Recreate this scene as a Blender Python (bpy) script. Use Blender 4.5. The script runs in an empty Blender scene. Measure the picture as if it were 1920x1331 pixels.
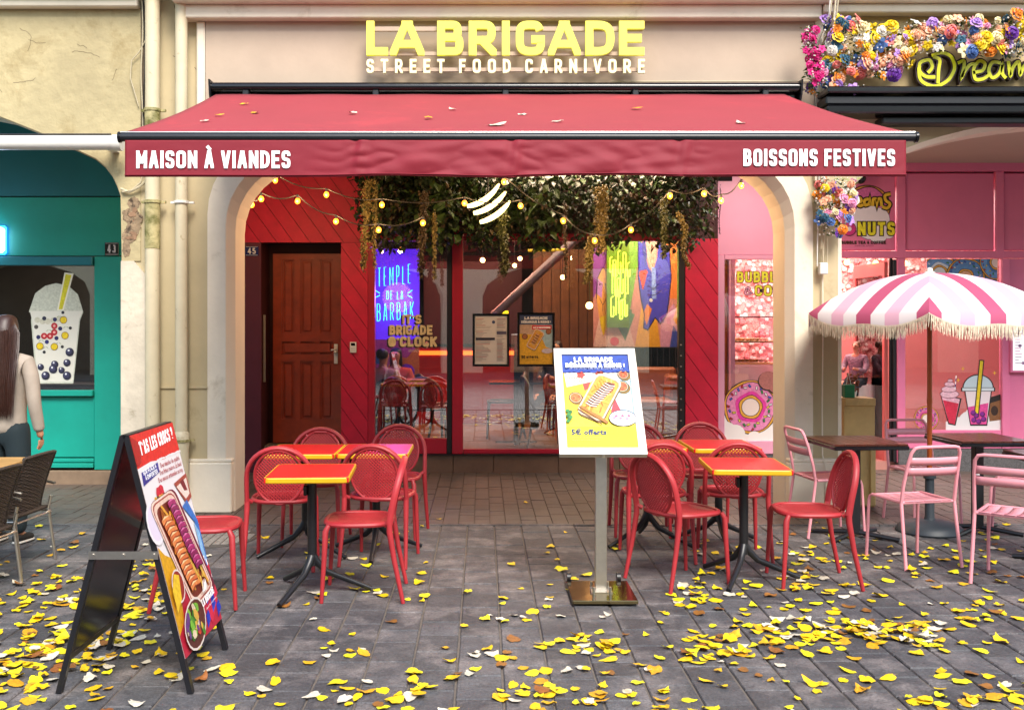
import bpy, math, random
from mathutils import Vector, Matrix, noise
from mathutils.geometry import tessellate_polygon
random.seed(7)
SC = bpy.context.scene
COL = SC.collection
# ------------------------------------------------------------------ camera, world, sun
FP, EYE, CX, CY = 1900.0, 1.65, 905.0, 607.0
cam = bpy.data.cameras.new('camera'); camo = bpy.data.objects.new('camera', cam); COL.objects.link(camo)
camo.location = (0, 0, EYE); camo.rotation_euler = (math.radians(90), 0, 0)
cam.sensor_width = 36; cam.lens = 36*FP/1920; cam.shift_x = 55/1920; cam.shift_y = -58.5/1920
cam.clip_end = 500; cam.clip_start = .05
SC.camera = camo
w = bpy.data.worlds.new('World'); SC.world = w; w.use_nodes = True
nt = w.node_tree; sky = nt.nodes.new('ShaderNodeTexSky'); sky.sky_type = 'NISHITA'; sky.sun_disc = False
SUN_EL, SUN_AZ = math.radians(47), math.radians(163)   # azimuth measured clockwise from +Y
sky.sun_elevation = SUN_EL; sky.sun_rotation = SUN_AZ; sky.air_density = 1.6; sky.dust_density = 1.2; sky.ozone_density = .6
nt.links.new(sky.outputs[0], nt.nodes['Background'].inputs[0]); nt.nodes['Background'].inputs[1].default_value = .15
sun = bpy.data.lights.new('sun', 'SUN'); suno = bpy.data.objects.new('sun', sun); COL.objects.link(suno)
sun.energy = 2.7; sun.angle = math.radians(26); sun.color = (1, .94, .85)
d = Vector((math.sin(SUN_AZ)*math.cos(SUN_EL), math.cos(SUN_AZ)*math.cos(SUN_EL), math.sin(SUN_EL)))
suno.rotation_euler = d.to_track_quat('Z', 'Y').to_euler()
SC.view_settings.view_transform = 'Standard'; SC.view_settings.look = 'None'; SC.view_settings.gamma = 1
SC.view_settings.exposure = 1.12; SC.view_settings.use_curve_mapping = False
SC.cycles.use_denoising = True
SC.cycles.max_bounces = 7; SC.cycles.transparent_max_bounces = 12; SC.cycles.sample_clamp_indirect = 6
# ------------------------------------------------------------------ helpers
def GX(px, Y): return (px-CX)*Y/FP
def GZ(py, Y): return EYE-(py-CY)*Y/FP
def GP(px, py):                       # pixel on the ground
    Y = FP*EYE/(py-CY); return GX(px, Y), Y
def S(h, k=1.0):
    h = h.lstrip('#'); o = []
    for i in (0, 2, 4):
        c = int(h[i:i+2], 16)/255; c = c/12.92 if c <= .04045 else ((c+.055)/1.055)**2.4
        o.append(c*k)
    return (*o, 1)
MATS = {}
def M(name, col='#808080', k=1.0, rough=.6, var=.12, vs=3., bump=.15, bs=60., metal=0., emis=0., ecol=None, rnd=0., hue=0., world=False, stain=None, spec=.5, coat=0., dist=.004):
    if name in MATS: return MATS[name]
    m = bpy.data.materials.new(name); m.use_nodes = True; t = m.node_tree; n = t.nodes; L = t.links.new
    b = n['Principled BSDF']; c = S(col, k) if isinstance(col, str) else col
    b.inputs['Roughness'].default_value = rough; b.inputs['Metallic'].default_value = metal
    b.inputs['Specular IOR Level'].default_value = spec
    if coat: b.inputs['Coat Weight'].default_value = coat; b.inputs['Coat Roughness'].default_value = .08
    tc = n.new('ShaderNodeTexCoord'); src = tc.outputs['Object']
    if world:
        g = n.new('ShaderNodeNewGeometry'); src = g.outputs['Position']
    cur = None
    if var or rnd or stain:
        nz = n.new('ShaderNodeTexNoise'); nz.inputs['Scale'].default_value = vs; nz.inputs['Detail'].default_value = 7; nz.inputs['Roughness'].default_value = .62
        L(src, nz.inputs['Vector'])
        mr = n.new('ShaderNodeMapRange'); mr.inputs['From Min'].default_value = .3; mr.inputs['From Max'].default_value = .7
        mr.inputs['To Min'].default_value = 1-var; mr.inputs['To Max'].default_value = 1+var
        L(nz.outputs['Fac'], mr.inputs['Value'])
        hs = n.new('ShaderNodeHueSaturation'); hs.inputs['Color'].default_value = c
        L(mr.outputs[0], hs.inputs['Value']); cur = hs.outputs[0]
        if rnd or hue:
            oi = n.new('ShaderNodeObjectInfo'); m2 = n.new('ShaderNodeMapRange')
            m2.inputs['To Min'].default_value = 1-rnd; m2.inputs['To Max'].default_value = 1+rnd
            L(oi.outputs['Random'], m2.inputs['Value'])
            h2 = n.new('ShaderNodeHueSaturation'); L(cur, h2.inputs['Color']); L(m2.outputs[0], h2.inputs['Value'])
            if hue:
                m3 = n.new('ShaderNodeMath'); m3.operation = 'MULTIPLY'; m3.inputs[1].default_value = 7.13; L(oi.outputs['Random'], m3.inputs[0])
                m4 = n.new('ShaderNodeMath'); m4.operation = 'FRACT'; L(m3.outputs[0], m4.inputs[0])
                m5 = n.new('ShaderNodeMapRange'); m5.inputs['To Min'].default_value = .5-hue; m5.inputs['To Max'].default_value = .5+hue
                L(m4.outputs[0], m5.inputs['Value']); L(m5.outputs[0], h2.inputs['Hue'])
            cur = h2.outputs[0]
        if stain:
            sc, lo, hi, scol = stain
            n2 = n.new('ShaderNodeTexNoise'); n2.inputs['Scale'].default_value = sc; n2.inputs['Detail'].default_value = 9; n2.inputs['Roughness'].default_value = .7
            n2.inputs['Distortion'].default_value = .4
            L(src, n2.inputs['Vector'])
            r = n.new('ShaderNodeMapRange'); r.inputs['From Min'].default_value = lo; r.inputs['From Max'].default_value = hi; L(n2.outputs['Fac'], r.inputs['Value'])
            mx = n.new('ShaderNodeMix'); mx.data_type = 'RGBA'; L(r.outputs[0], mx.inputs['Factor']); L(cur, mx.inputs['A']); mx.inputs['B'].default_value = S(scol)
            cur = mx.outputs['Result']
        L(cur, b.inputs['Base Color'])
    else: b.inputs['Base Color'].default_value = c
    if bump:
        nb = n.new('ShaderNodeTexNoise'); nb.inputs['Scale'].default_value = bs; nb.inputs['Detail'].default_value = 5; L(src, nb.inputs['Vector'])
        bp = n.new('ShaderNodeBump'); bp.inputs['Strength'].default_value = bump; bp.inputs['Distance'].default_value = dist
        L(nb.outputs['Fac'], bp.inputs['Height']); L(bp.outputs[0], b.inputs['Normal'])
    if emis:
        b.inputs['Emission Color'].default_value = S(ecol) if ecol else c; b.inputs['Emission Strength'].default_value = emis
    MATS[name] = m; return m
def flat(col, k=.8, rough=.5):
    h = col.strip('#'); light = min(int(h[0:2], 16), int(h[2:4], 16), int(h[4:6], 16)) > 205
    return M('print_'+h, col, k, rough, 0 if light else .22, 42, bump=0, world=True)
def glow(col, e): return M('glow_%s_%g' % (col.strip('#'), e), col, .5, .4, 0, bump=0, emis=e, ecol=col)
def glass(name='shop_glass', refl=.16, tint=(1, 1, 1, 1), rough=0.0):
    if name in MATS: return MATS[name]
    m = bpy.data.materials.new(name); m.use_nodes = True; t = m.node_tree; n = t.nodes; L = t.links.new
    n.remove(n['Principled BSDF']); out = n['Material Output']
    tr = n.new('ShaderNodeBsdfTransparent'); tr.inputs[0].default_value = tint
    gl = n.new('ShaderNodeBsdfGlossy'); gl.inputs['Roughness'].default_value = rough
    fr = n.new('ShaderNodeFresnel'); fr.inputs[0].default_value = 1.45
    mr = n.new('ShaderNodeMapRange'); mr.inputs['To Min'].default_value = refl; mr.inputs['To Max'].default_value = 1; L(fr.outputs[0], mr.inputs['Value'])
    nz = n.new('ShaderNodeTexNoise'); nz.inputs['Scale'].default_value = 1.3; bp = n.new('ShaderNodeBump'); bp.inputs['Strength'].default_value = .04; bp.inputs['Distance'].default_value = .02
    L(nz.outputs['Fac'], bp.inputs['Height']); L(bp.outputs[0], gl.inputs['Normal'])
    mx = n.new('ShaderNodeMixShader'); L(mr.outputs[0], mx.inputs[0]); L(tr.outputs[0], mx.inputs[1]); L(gl.outputs[0], mx.inputs[2]); L(mx.outputs[0], out.inputs[0])
    MATS[name] = m; return m
OFF = {}
def tag(o, label=None, cat=None, group=None, kind=None):
    if label: o['label'] = label
    if cat: o['category'] = cat
    if group: o['group'] = group
    if kind: o['kind'] = kind
    return o
def thing(name, label, cat, loc=(0, 0, 0), rz=0., group=None, local=False, kind=None):
    o = bpy.data.objects.new(name, None); COL.objects.link(o); o.location = loc; o.rotation_euler = (0, 0, rz); o.empty_display_size = .1
    if kind == 'structure': tag(o, label, None, group, kind)
    else: tag(o, label, cat, group, kind)
    OFF[o.name] = Vector((0, 0, 0)) if local else Vector(loc)
    return o
class MB:
    def __init__(s): s.v = []; s.f = []; s.mi = []; s.uv = None
    def add(s, vs, fs, m=0):
        b = len(s.v); s.v += [tuple(v) for v in vs]; s.f += [tuple(b+i for i in f) for f in fs]; s.mi += [m]*len(fs); return s
    def box(s, x0, x1, y0, y1, z0, z1, m=0, bev=0.):
        if bev:
            b = bev; vs = []; 
            for z, e in ((z0, b), (z0+b, 0), (z1-b, 0), (z1, b)):
                vs += [(x0+b+e*0, y0+e, z), (x1-b, y0+e, z), (x1-e, y0+b, z), (x1-e, y1-b, z), (x1-b, y1-e, z), (x0+b, y1-e, z), (x0+e, y1-b, z), (x0+e, y0+b, z)]
            fs = [tuple(range(7, -1, -1)), tuple(range(24, 32))]
            for r in range(3):
                for i in range(8): j = (i+1) % 8; fs.append((r*8+i, r*8+j, r*8+8+j, r*8+8+i))
            return s.add(vs, fs, m)
        return s.add([(x0, y0, z0), (x1, y0, z0), (x1, y1, z0), (x0, y1, z0), (x0, y0, z1), (x1, y0, z1), (x1, y1, z1), (x0, y1, z1)],
                     [(0, 3, 2, 1), (4, 5, 6, 7), (0, 1, 5, 4), (1, 2, 6, 5), (2, 3, 7, 6), (3, 0, 4, 7)], m)
    def quad(s, a, b, c, d, m=0): return s.add([a, b, c, d], [(0, 1, 2, 3)], m)
    def tube(s, pts, r, n=8, m=0, closed=False, caps=True, flat=1.0):
        pts = [Vector(p) for p in pts]; N = len(pts); rr = r if isinstance(r, (list, tuple)) else [r]*N
        prev = None; vs = []
        for i, p in enumerate(pts):
            if closed: t = pts[(i+1) % N]-pts[i-1]
            else: t = pts[min(i+1, N-1)]-pts[max(i-1, 0)]
            if t.length < 1e-9: t = Vector((0, 0, 1))
            t.normalize()
            if prev is None:
                a = Vector((0, 0, 1)) if abs(t.z) < .9 else Vector((0, 1, 0)); u = t.cross(a).normalized()
            else:
                u = prev-t*prev.dot(t); u = u.normalized() if u.length > 1e-6 else t.orthogonal().normalized()
            prev = u; w_ = t.cross(u)
            for k in range(n):
                a = 2*math.pi*k/n; vs.append(p+u*math.cos(a)*rr[i]+w_*math.sin(a)*rr[i]*flat)
        fs = []
        for i in range(N if closed else N-1):
            a, b = i*n, ((i+1) % N)*n
            for k in range(n): k2 = (k+1) % n; fs.append((a+k, a+k2, b+k2, b+k))
        if caps and not closed: fs += [tuple(range(n-1, -1, -1)), tuple((N-1)*n+k for k in range(n))]
        return s.add(vs, fs, m)
    def cyl(s, x, y, z0, z1, r0, r1=None, n=16, m=0): return s.tube([(x, y, z0), (x, y, z1)], [r0, r0 if r1 is None else r1], n, m)
    def lathe(s, x, y, prof, n=24, m=0, sq=1.0):
        vs = []; fs = []
        for r, z in prof:
            for k in range(n): a = 2*math.pi*k/n; vs.append((x+r*math.cos(a), y+r*sq*math.sin(a), z))
        for i in range(len(prof)-1):
            for k in range(n): k2 = (k+1) % n; fs.append((i*n+k, i*n+k2, i*n+n+k2, i*n+n+k))
        return s.add(vs, fs, m)
    def sphere(s, c, r, n=10, m=0, sz=None):
        sz = sz or (1, 1, 1); vs = []; fs = []; h = n//2+1
        for i in range(h+1):
            th = math.pi*i/h
            for k in range(n):
                a = 2*math.pi*k/n; vs.append((c[0]+r*sz[0]*math.sin(th)*math.cos(a), c[1]+r*sz[1]*math.sin(th)*math.sin(a), c[2]+r*sz[2]*math.cos(th)))
        for i in range(h):
            for k in range(n): k2 = (k+1) % n; fs.append((i*n+k, i*n+n+k, i*n+n+k2, i*n+k2))
        return s.add(vs, fs, m)
    def prism(s, pts, o, ux, uy, un, d, m=0, back=True):      # 2-D outline (CCW) at origin o with axes ux,uy, extruded d along un
        o, ux, uy, un = map(Vector, (o, ux, uy, un)); n = len(pts)
        A = [o+ux*p[0]+uy*p[1]+un*d for p in pts]
        tris = tessellate_polygon([[Vector((p[0], p[1], 0)) for p in pts]])
        if not d: return s.add(A, tris, m)
        B = [o+ux*p[0]+uy*p[1] for p in pts]
        fs = [tuple(t) for t in tris]
        if back: fs += [tuple(n+i for i in reversed(t)) for t in tris]
        fs += [(i, i+n, (i+1) % n+n, (i+1) % n) for i in range(n)]
        return s.add(A+B, fs, m)
    def grid(s, fn, nu, nv, m=0):
        vs = [fn(i/nu, j/nv) for j in range(nv+1) for i in range(nu+1)]
        return s.add(vs, [(j*(nu+1)+i, j*(nu+1)+i+1, (j+1)*(nu+1)+i+1, (j+1)*(nu+1)+i) for j in range(nv) for i in range(nu)], m)
    def build(s, name, mats, parent=None, smooth=False, off=None, fixn=True):
        me = bpy.data.meshes.new(name); o_ = Vector((0, 0, 0))
        if parent is not None: o_ = OFF.get(parent.name, o_)
        if off is not None: o_ = Vector(off)
        me.from_pydata([(v[0]-o_.x, v[1]-o_.y, v[2]-o_.z) for v in s.v], [], s.f)
        if not isinstance(mats, (list, tuple)): mats = [mats]
        for mm in mats: me.materials.append(mm)
        if len(mats) > 1: me.polygons.foreach_set('material_index', s.mi)
        if fixn:
            import bmesh
            b = bmesh.new(); b.from_mesh(me); bmesh.ops.recalc_face_normals(b, faces=b.faces); b.to_mesh(me); b.free()
        if smooth:
            me.polygons.foreach_set('use_smooth', [True]*len(me.polygons))
            if smooth != 'all':
                try: me.set_sharp_from_angle(angle=math.radians(40))
                except Exception: pass
        me.update()
        ob = bpy.data.objects.new(name, me); COL.objects.link(ob)
        if parent is not None:
            ob.parent = parent; OFF[ob.name] = o_
        elif off is not None: ob.location = off; OFF[ob.name] = Vector(off)
        return ob
def copy_tree(o, parent=None):
    c = o.copy(); COL.objects.link(c); c.parent = parent
    OFF[c.name] = OFF.get(o.name, Vector((0, 0, 0)))
    for ch in list(o.children): copy_tree(ch, c)
    return c
def clone(o, loc, rz, label, mats=None):
    c = copy_tree(o); c.location = loc; c.rotation_euler = (0, 0, rz); c['label'] = label; return c
def piece(name, mesh_ob, loc, parent, rot=None, sc=None):
    c = bpy.data.objects.new(name, mesh_ob.data if hasattr(mesh_ob, 'data') else mesh_ob); COL.objects.link(c); c.parent = parent
    c.location = Vector(loc)-(OFF.get(parent.name, Vector((0, 0, 0))) if parent else Vector((0, 0, 0)))
    if rot: c.rotation_euler = rot
    if sc: c.scale = sc
    return c
def arc(cx, cz, rx, rz, a0, a1, n): return [(cx+rx*math.cos(a0+(a1-a0)*i/n), cz+rz*math.sin(a0+(a1-a0)*i/n)) for i in range(n+1)]
# ------------------------------------------------------------------ stroke lettering
c1 = 1
GL = {
'A': (1, [[(0, 0), (.43, 1), (.57, 1), (1, 0)], [(.16, .28), (.84, .28)]]), 'B': (.95, [[(0, 0), (0, 1)], [(0, 1), (.9, 1, .9), (.9, .53, .9), (0, .53)], [(0, .53), (1, .53, .9), (1, 0, .9), (0, 0)]]),
'C': (.95, [[(1, .7), (1, 1, 1), (0, 1, 1), (0, 0, 1), (1, 0, 1), (1, .3)]]), 'D': (1, [[(0, 0), (0, 1)], [(0, 1), (1, 1, 1), (1, 0, 1), (0, 0)]]),
'E': (.8, [[(1, 1), (0, 1), (0, 0), (1, 0)], [(0, .5), (.85, .5)]]), 'F': (.78, [[(1, 1), (0, 1), (0, 0)], [(0, .5), (.85, .5)]]),
'G': (1, [[(.95, .8), (.85, 1, .8), (0, 1, 1), (0, 0, 1), (1, 0, .8), (1, .45), (.55, .45)]]), 'H': (1, [[(0, 0), (0, 1)], [(1, 0), (1, 1)], [(0, .5), (1, .5)]]),
'I': (0, [[(.5, 0), (.5, 1)]]), 'J': (.7, [[(1, 1), (1, 0, 1), (0, 0, 1), (0, .3)]]), 'K': (.95, [[(0, 0), (0, 1)], [(1, 1), (0, .4)], [(.3, .58), (1, 0)]]),
'L': (.75, [[(0, 1), (0, 0)], [(0, 0), (1, 0)]]), 'M': (1.25, [[(0, 0), (0, 1), (.5, .3), (1, 1), (1, 0)]]), 'N': (1, [[(0, 0), (0, 1), (1, 0), (1, 1)]]),
'O': (1.05, [[(.5, 1), (0, 1, 1), (0, 0, 1), (1, 0, 1), (1, 1, 1), (.5, 1)]]), 'P': (.92, [[(0, 0), (0, 1)], [(0, 1), (1, 1, 1), (1, .42, 1), (0, .42)]]),
'Q': (1.05, [[(.5, 1), (0, 1, 1), (0, 0, 1), (1, 0, 1), (1, 1, 1), (.5, 1)], [(.6, .25), (1.05, -.05)]]),
'R': (.97, [[(0, 0), (0, 1)], [(0, 1), (.95, 1, 1), (.95, .42, 1), (0, .42)], [(.45, .42), (1, 0)]]), 'S': (.9, [[(1, .74), (1, 1, 1), (0, 1, 1), (0, .52, 1), (1, .48, 1), (1, 0, 1), (0, 0, 1), (0, .26)]]),
'T': (.9, [[(0, 1), (1, 1)], [(.5, 1), (.5, 0)]]), 'U': (.98, [[(0, 1), (0, 0, 1), (1, 0, 1), (1, 1)]]), 'V': (1, [[(0, 1), (.45, 0), (.55, 0), (1, 1)]]),
'W': (1.5, [[(0, 1), (.25, 0), (.5, .8), (.75, 0), (1, 1)]]), 'X': (1, [[(0, 0), (1, 1)], [(0, 1), (1, 0)]]), 'Y': (1, [[(0, 1), (.5, .45), (1, 1)], [(.5, .45), (.5, 0)]]), 'Z': (.9, [[(0, 1), (1, 1), (0, 0), (1, 0)]]),
'0': (.95, [[(.5, 1), (0, 1, 1), (0, 0, 1), (1, 0, 1), (1, 1, 1), (.5, 1)]]), '1': (.3, [[(0, .8), (1, 1), (1, 0)]]), '2': (.9, [[(0, .75), (0, 1, 1), (1, 1, 1), (1, .55, 1), (0, 0), (1, 0)]]),
'3': (.9, [[(0, 1), (1, 1, .9), (1, .53, .9), (.3, .53)], [(.3, .53), (1, .53, .9), (1, 0, .9), (0, 0, .5), (0, .2)]]), '4': (1, [[(1, .27), (0, .27), (.65, 1), (.72, 0)]]),
'5': (.9, [[(.95, 1), (.08, 1), (.04, .56), (1, .6, 1), (1, 0, 1), (0, 0, .8), (0, .2)]]),
'!': (0, [[(.5, 1), (.5, .3)], [(.5, .1), (.5, -.02)]]), '?': (.8, [[(0, .72), (0, 1, 1), (1, 1, 1), (1, .55, 1), (.5, .5, .6), (.5, .28)], [(.5, .1), (.5, -.02)]]), "'": (0, [[(.5, 1), (.5, .72)]]),
'*': (.7, [[(.5, .95), (.5, .35)], [(.1, .8), (.9, .5)], [(.1, .5), (.9, .8)]]), '&': (1, [[(1, .05), (.15, .75, .6), (.4, 1, .9), (.75, .8, .6), (0, .35, .9), (.2, 0, .9), (.7, 0, .8), (1, .45)]]),
'€': (.95, [[(1, .75), (.9, 1, 1), (.1, 1, 1), (.1, 0, 1), (.9, 0, 1), (1, .25)], [(-.25, .62), (.7, .62)], [(-.25, .38), (.65, .38)]]), '-': (.5, [[(0, .5), (1, .5)]]), '.': (0, [[(.5, .1), (.5, 0)]]), ',': (0, [[(.5, .1), (.3, -.1)]]), ':': (0, [[(.5, .1), (.5, 0)], [(.5, .7), (.5, .6)]]),
'o': (.85, [[(.5, .68), (0, .68, 1), (0, 0, 1), (1, 0, 1), (1, .68, 1), (.5, .68)]]), 'f': (.62, [[(1, 1), (.45, 1, 1), (.45, 0)], [(0, .66), (1, .66)]]), 'e': (.8, [[(0, .35), (1, .35), (1, .68, 1), (0, .68, 1), (0, 0, 1), (.95, 0, .6)]]),
'r': (.6, [[(0, 0), (0, .68)], [(0, .45), (.3, .68, .8), (1, .68)]]), 't': (.62, [[(.4, .95), (.4, 0, 1), (1, 0)], [(0, .68), (1, .68)]]), 's': (.7, [[(1, .68), (0, .68, 1), (0, .35, 1), (1, .35, 1), (1, 0, 1), (0, 0)]]),
}
GL['À'] = (1, GL['A'][1]+[[(.25, 1.38), (.6, 1.2)]]); GL['É'] = (.8, GL['E'][1]+[[(.35, 1.2), (.7, 1.38)]])
def fillet(P, seg=5):
    out = []; n = len(P)
    for i, p in enumerate(P):
        q = Vector(p[:2]); r = p[2] if len(p) > 2 else 0
        if r and 0 < i < n-1:
            a, b = Vector(P[i-1][:2]), Vector(P[i+1][:2]); la, lb = (a-q).length, (b-q).length
            if i-1 > 0 and len(P[i-1]) > 2: la /= 2
            if i+1 < n-1 and len(P[i+1]) > 2: lb /= 2
            R = r*min(la, lb); p0 = q+(a-q).normalized()*R; p1 = q+(b-q).normalized()*R
            for k in range(seg+1):
                t = k/seg; e = (1-t)**2*p0+2*t*(1-t)*q+t*t*p1
                # push towards circular
                c = q+(((p0+p1)/2-q)*1.0); s_ = math.sin(math.pi*t)*.14
                out.append(e+(q-e)*s_)
        else: out.append(q)
    o2 = [out[0]]
    for p in out[1:]:
        if (p-o2[-1]).length > 1e-5: o2.append(p)
    return o2
def ribbon(pts, t):
    L_, R_ = [], []; n = len(pts); closed = (pts[0]-pts[-1]).length < 1e-4 and n > 3
    for i, p in enumerate(pts):
        if closed and i in (0, n-1): a, b = (p-pts[-2]).normalized(), (pts[1]-p).normalized()
        elif i == 0: a = b = (pts[1]-p).normalized()
        elif i == n-1: a = b = (p-pts[-2]).normalized()
        else: a, b = (p-pts[i-1]).normalized(), (pts[i+1]-p).normalized()
        nm = Vector((-(a.y+b.y), a.x+b.x)); nm = nm.normalized() if nm.length > 1e-6 else Vector((-a.y, a.x))
        c = max(.42, nm.dot(Vector((-a.y, a.x)))); nm = nm*(t/2/c)
        L_.append(p+nm); R_.append(p-nm)
    return L_, R_
def layout(text, h, W, t, gap=.12, space=.5):
    """-> list of (char, x0, [centre lines in metres])"""
    ws = [GL[c][0] if c in GL else None for c in text]
    tot_gl = sum(w_ for w_ in ws if w_ is not None); n_let = sum(1 for w_ in ws if w_ is not None); n_sp = len(ws)-n_let
    g = gap*h; sp = space*h
    fixed = n_let*t+g*(n_let-1)+sp*n_sp
    s = (W-fixed)/max(tot_gl, .01)
    if s < .1*h: sh = (W-.25*h*tot_gl)/fixed; g *= sh; sp *= sh; t = t*sh; s = (W-(n_let*t+g*(n_let-1)+sp*n_sp))/max(tot_gl, .01)
    x = 0; out = []
    for c, w_ in zip(text, ws):
        if w_ is None: x += sp; continue
        gw = w_*s; hh = h-t; ls = []
        for path in GL[c][1]:
            P = [((x+t/2+p[0]*gw, t/2+p[1]*hh)+((p[2],) if len(p) > 2 else ())) for p in path]
            ls.append(P)
        out.append((c, x, ls)); x += gw+t+g
    lay_s[0] = s
    return out, t
lay_s = [1.]
ESTEP = [.0002]
def sharp_split(P):
    """cut a lettering path where straight strokes meet at a point; returns (pieces)"""
    out = [[P[0]]]
    for i in range(1, len(P)-1):
        out[-1].append(P[i])
        if len(P[i]) == 2:
            a = Vector(P[i][:2])-Vector(P[i-1][:2]); c = Vector(P[i+1][:2])-Vector(P[i][:2])
            diag = any(abs(v.x) > 1e-5 and abs(v.y) > 1e-5 for v in (a, c))
            if diag and a.length > 1e-6 and c.length > 1e-6: out.append([P[i]])
    out[-1].append(P[-1]); return out
def clip_y(poly, y0, y1):
    for s_, lim in ((-1, -y0), (1, y1)):   # keep y0 <= y <= y1
        o = []
        for i in range(len(poly)):
            p, q = poly[i], poly[(i+1) % len(poly)]; dp, dq = s_*p.y-lim, s_*q.y-lim
            if dp <= 0: o.append(p)
            if dp*dq < 0: o.append(p.lerp(q, dp/(dp-dq)))
        poly = o
        if len(poly) < 3: return []
    return poly
def letters(mb, text, h, W, t, o, ux, uy, un, d, m=0, gap=.12, space=.5, seg=4, per=None, grow=0):
    lay, t = layout(text, h, W, t, gap, space); tg = t+grow; o, ux, uy, un = map(Vector, (o, ux, uy, un)); k = 0
    res = []
    for c, x, ls in lay:
        mm = MB() if per else mb
        for P0 in ls:
            for P in sharp_split(P0):
                e = un*(ESTEP[0]*(k % 4)); k += 1
                if len(P) == 2 or all(len(p) == 2 for p in P) and len(P) == 2:
                    a_, b_ = Vector(P[0][:2]), Vector(P[1][:2]); dv = (b_-a_)
                    if abs(dv.x) > 1e-5 and abs(dv.y) > 1e-5:
                        dv.normalize(); acc = a_.y > h or b_.y > h
                        ea = t if (a_.y < t*.7 or a_.y > h-t*.7) and not acc else t*.3; eb = t if (b_.y < t*.7 or b_.y > h-t*.7) and not acc else t*.3
                        a_ = a_-dv*ea; b_ = b_+dv*eb; nn = Vector((-dv.y, dv.x))*tg/2; a_ = a_-dv*grow/2; b_ = b_+dv*grow/2
                        poly = [a_-nn, b_-nn, b_+nn, a_+nn]
                        if not acc:
                            poly = clip_y(poly, -grow/2, h+grow/2)
                            if len(poly) > 2: poly = [Vector((p.y, p.x)) for p in clip_y([Vector((p.y, p.x)) for p in poly], x-grow/2, x+max(GL[c][0]*lay_s[0], 0)+t+grow/2)]
                        if len(poly) > 2: mm.prism([(p.x, p.y) for p in poly], o+e, ux, uy, un, d if d > .003 else d, m, back=False)
                        continue
                    # square off straight strokes
                pts = fillet(P, seg); L_, R_ = ribbon(pts, tg); n = len(L_)
                def fixe(i, j):
                    dv = (pts[i]-pts[j]).normalized()*tg/2
                    L_[i] = L_[i]+dv; R_[i] = R_[i]+dv
                if (pts[0]-pts[-1]).length > 1e-4 and grow and c in 'SCG23567890?J':
                    fixe(0, 1); fixe(-1, -2)
                if (pts[0]-pts[-1]).length > 1e-4:
                    if c in 'STCGHIEFLUJKMNPRBDAVÀÉTYXWZ1234567890?': 
                        if c not in 'SCG23567890?JU' : fixe(0, 1); fixe(-1, -2) if not (len(P[-2]) > 2 and False) else None
                        elif c in 'UJ': fixe(0, 1); fixe(-1, -2)
                    if c in 'TIHUVLEFNM' : pass
                A = [o+ux*p.x+uy*p.y+un*d+e for p in L_]+[o+ux*p.x+uy*p.y+un*d+e for p in R_]
                fs = [(i, n+i, n+i+1, i+1) for i in range(n-1)]
                if d > .003:
                    A += [o+ux*p.x+uy*p.y-e for p in L_]+[o+ux*p.x+uy*p.y-e for p in R_]
                    fs += [(i, i+1, 2*n+i+1, 2*n+i) for i in range(n-1)]+[(n+i+1, n+i, 3*n+i, 3*n+i+1) for i in range(n-1)]
                    fs += [(n, 0, 2*n, 3*n), (n-1, 2*n-1, 4*n-1, 3*n-1)]+[(2*n+i, 2*n+i+1, 3*n+i+1, 3*n+i) for i in range(n-1)]
                mm.add(A, fs, m)
        if per: res.append((c, mm))
    return res
def font_text(mb, s, h, W, o, ux, uy, un, m=0, off=0.0):    # small print, built-in lettering
    cu = bpy.data.curves.new('t', 'FONT'); cu.body = s; cu.offset = off; cu.resolution_u = 1
    ob = bpy.data.objects.new('t', cu); me = bpy.data.meshes.new_from_object(ob)
    xs = [v.co.x for v in me.vertices]; x0, x1 = min(xs), max(xs); sc = W/(x1-x0); o, ux, uy, un = map(Vector, (o, ux, uy, un))
    mb.add([o+ux*(v.co.x-x0)*sc+uy*v.co.y*h/.7 for v in me.vertices], [tuple(p.vertices) for p in me.polygons], m)
    bpy.data.objects.remove(ob); bpy.data.curves.remove(cu); bpy.data.meshes.remove(me)
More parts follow.
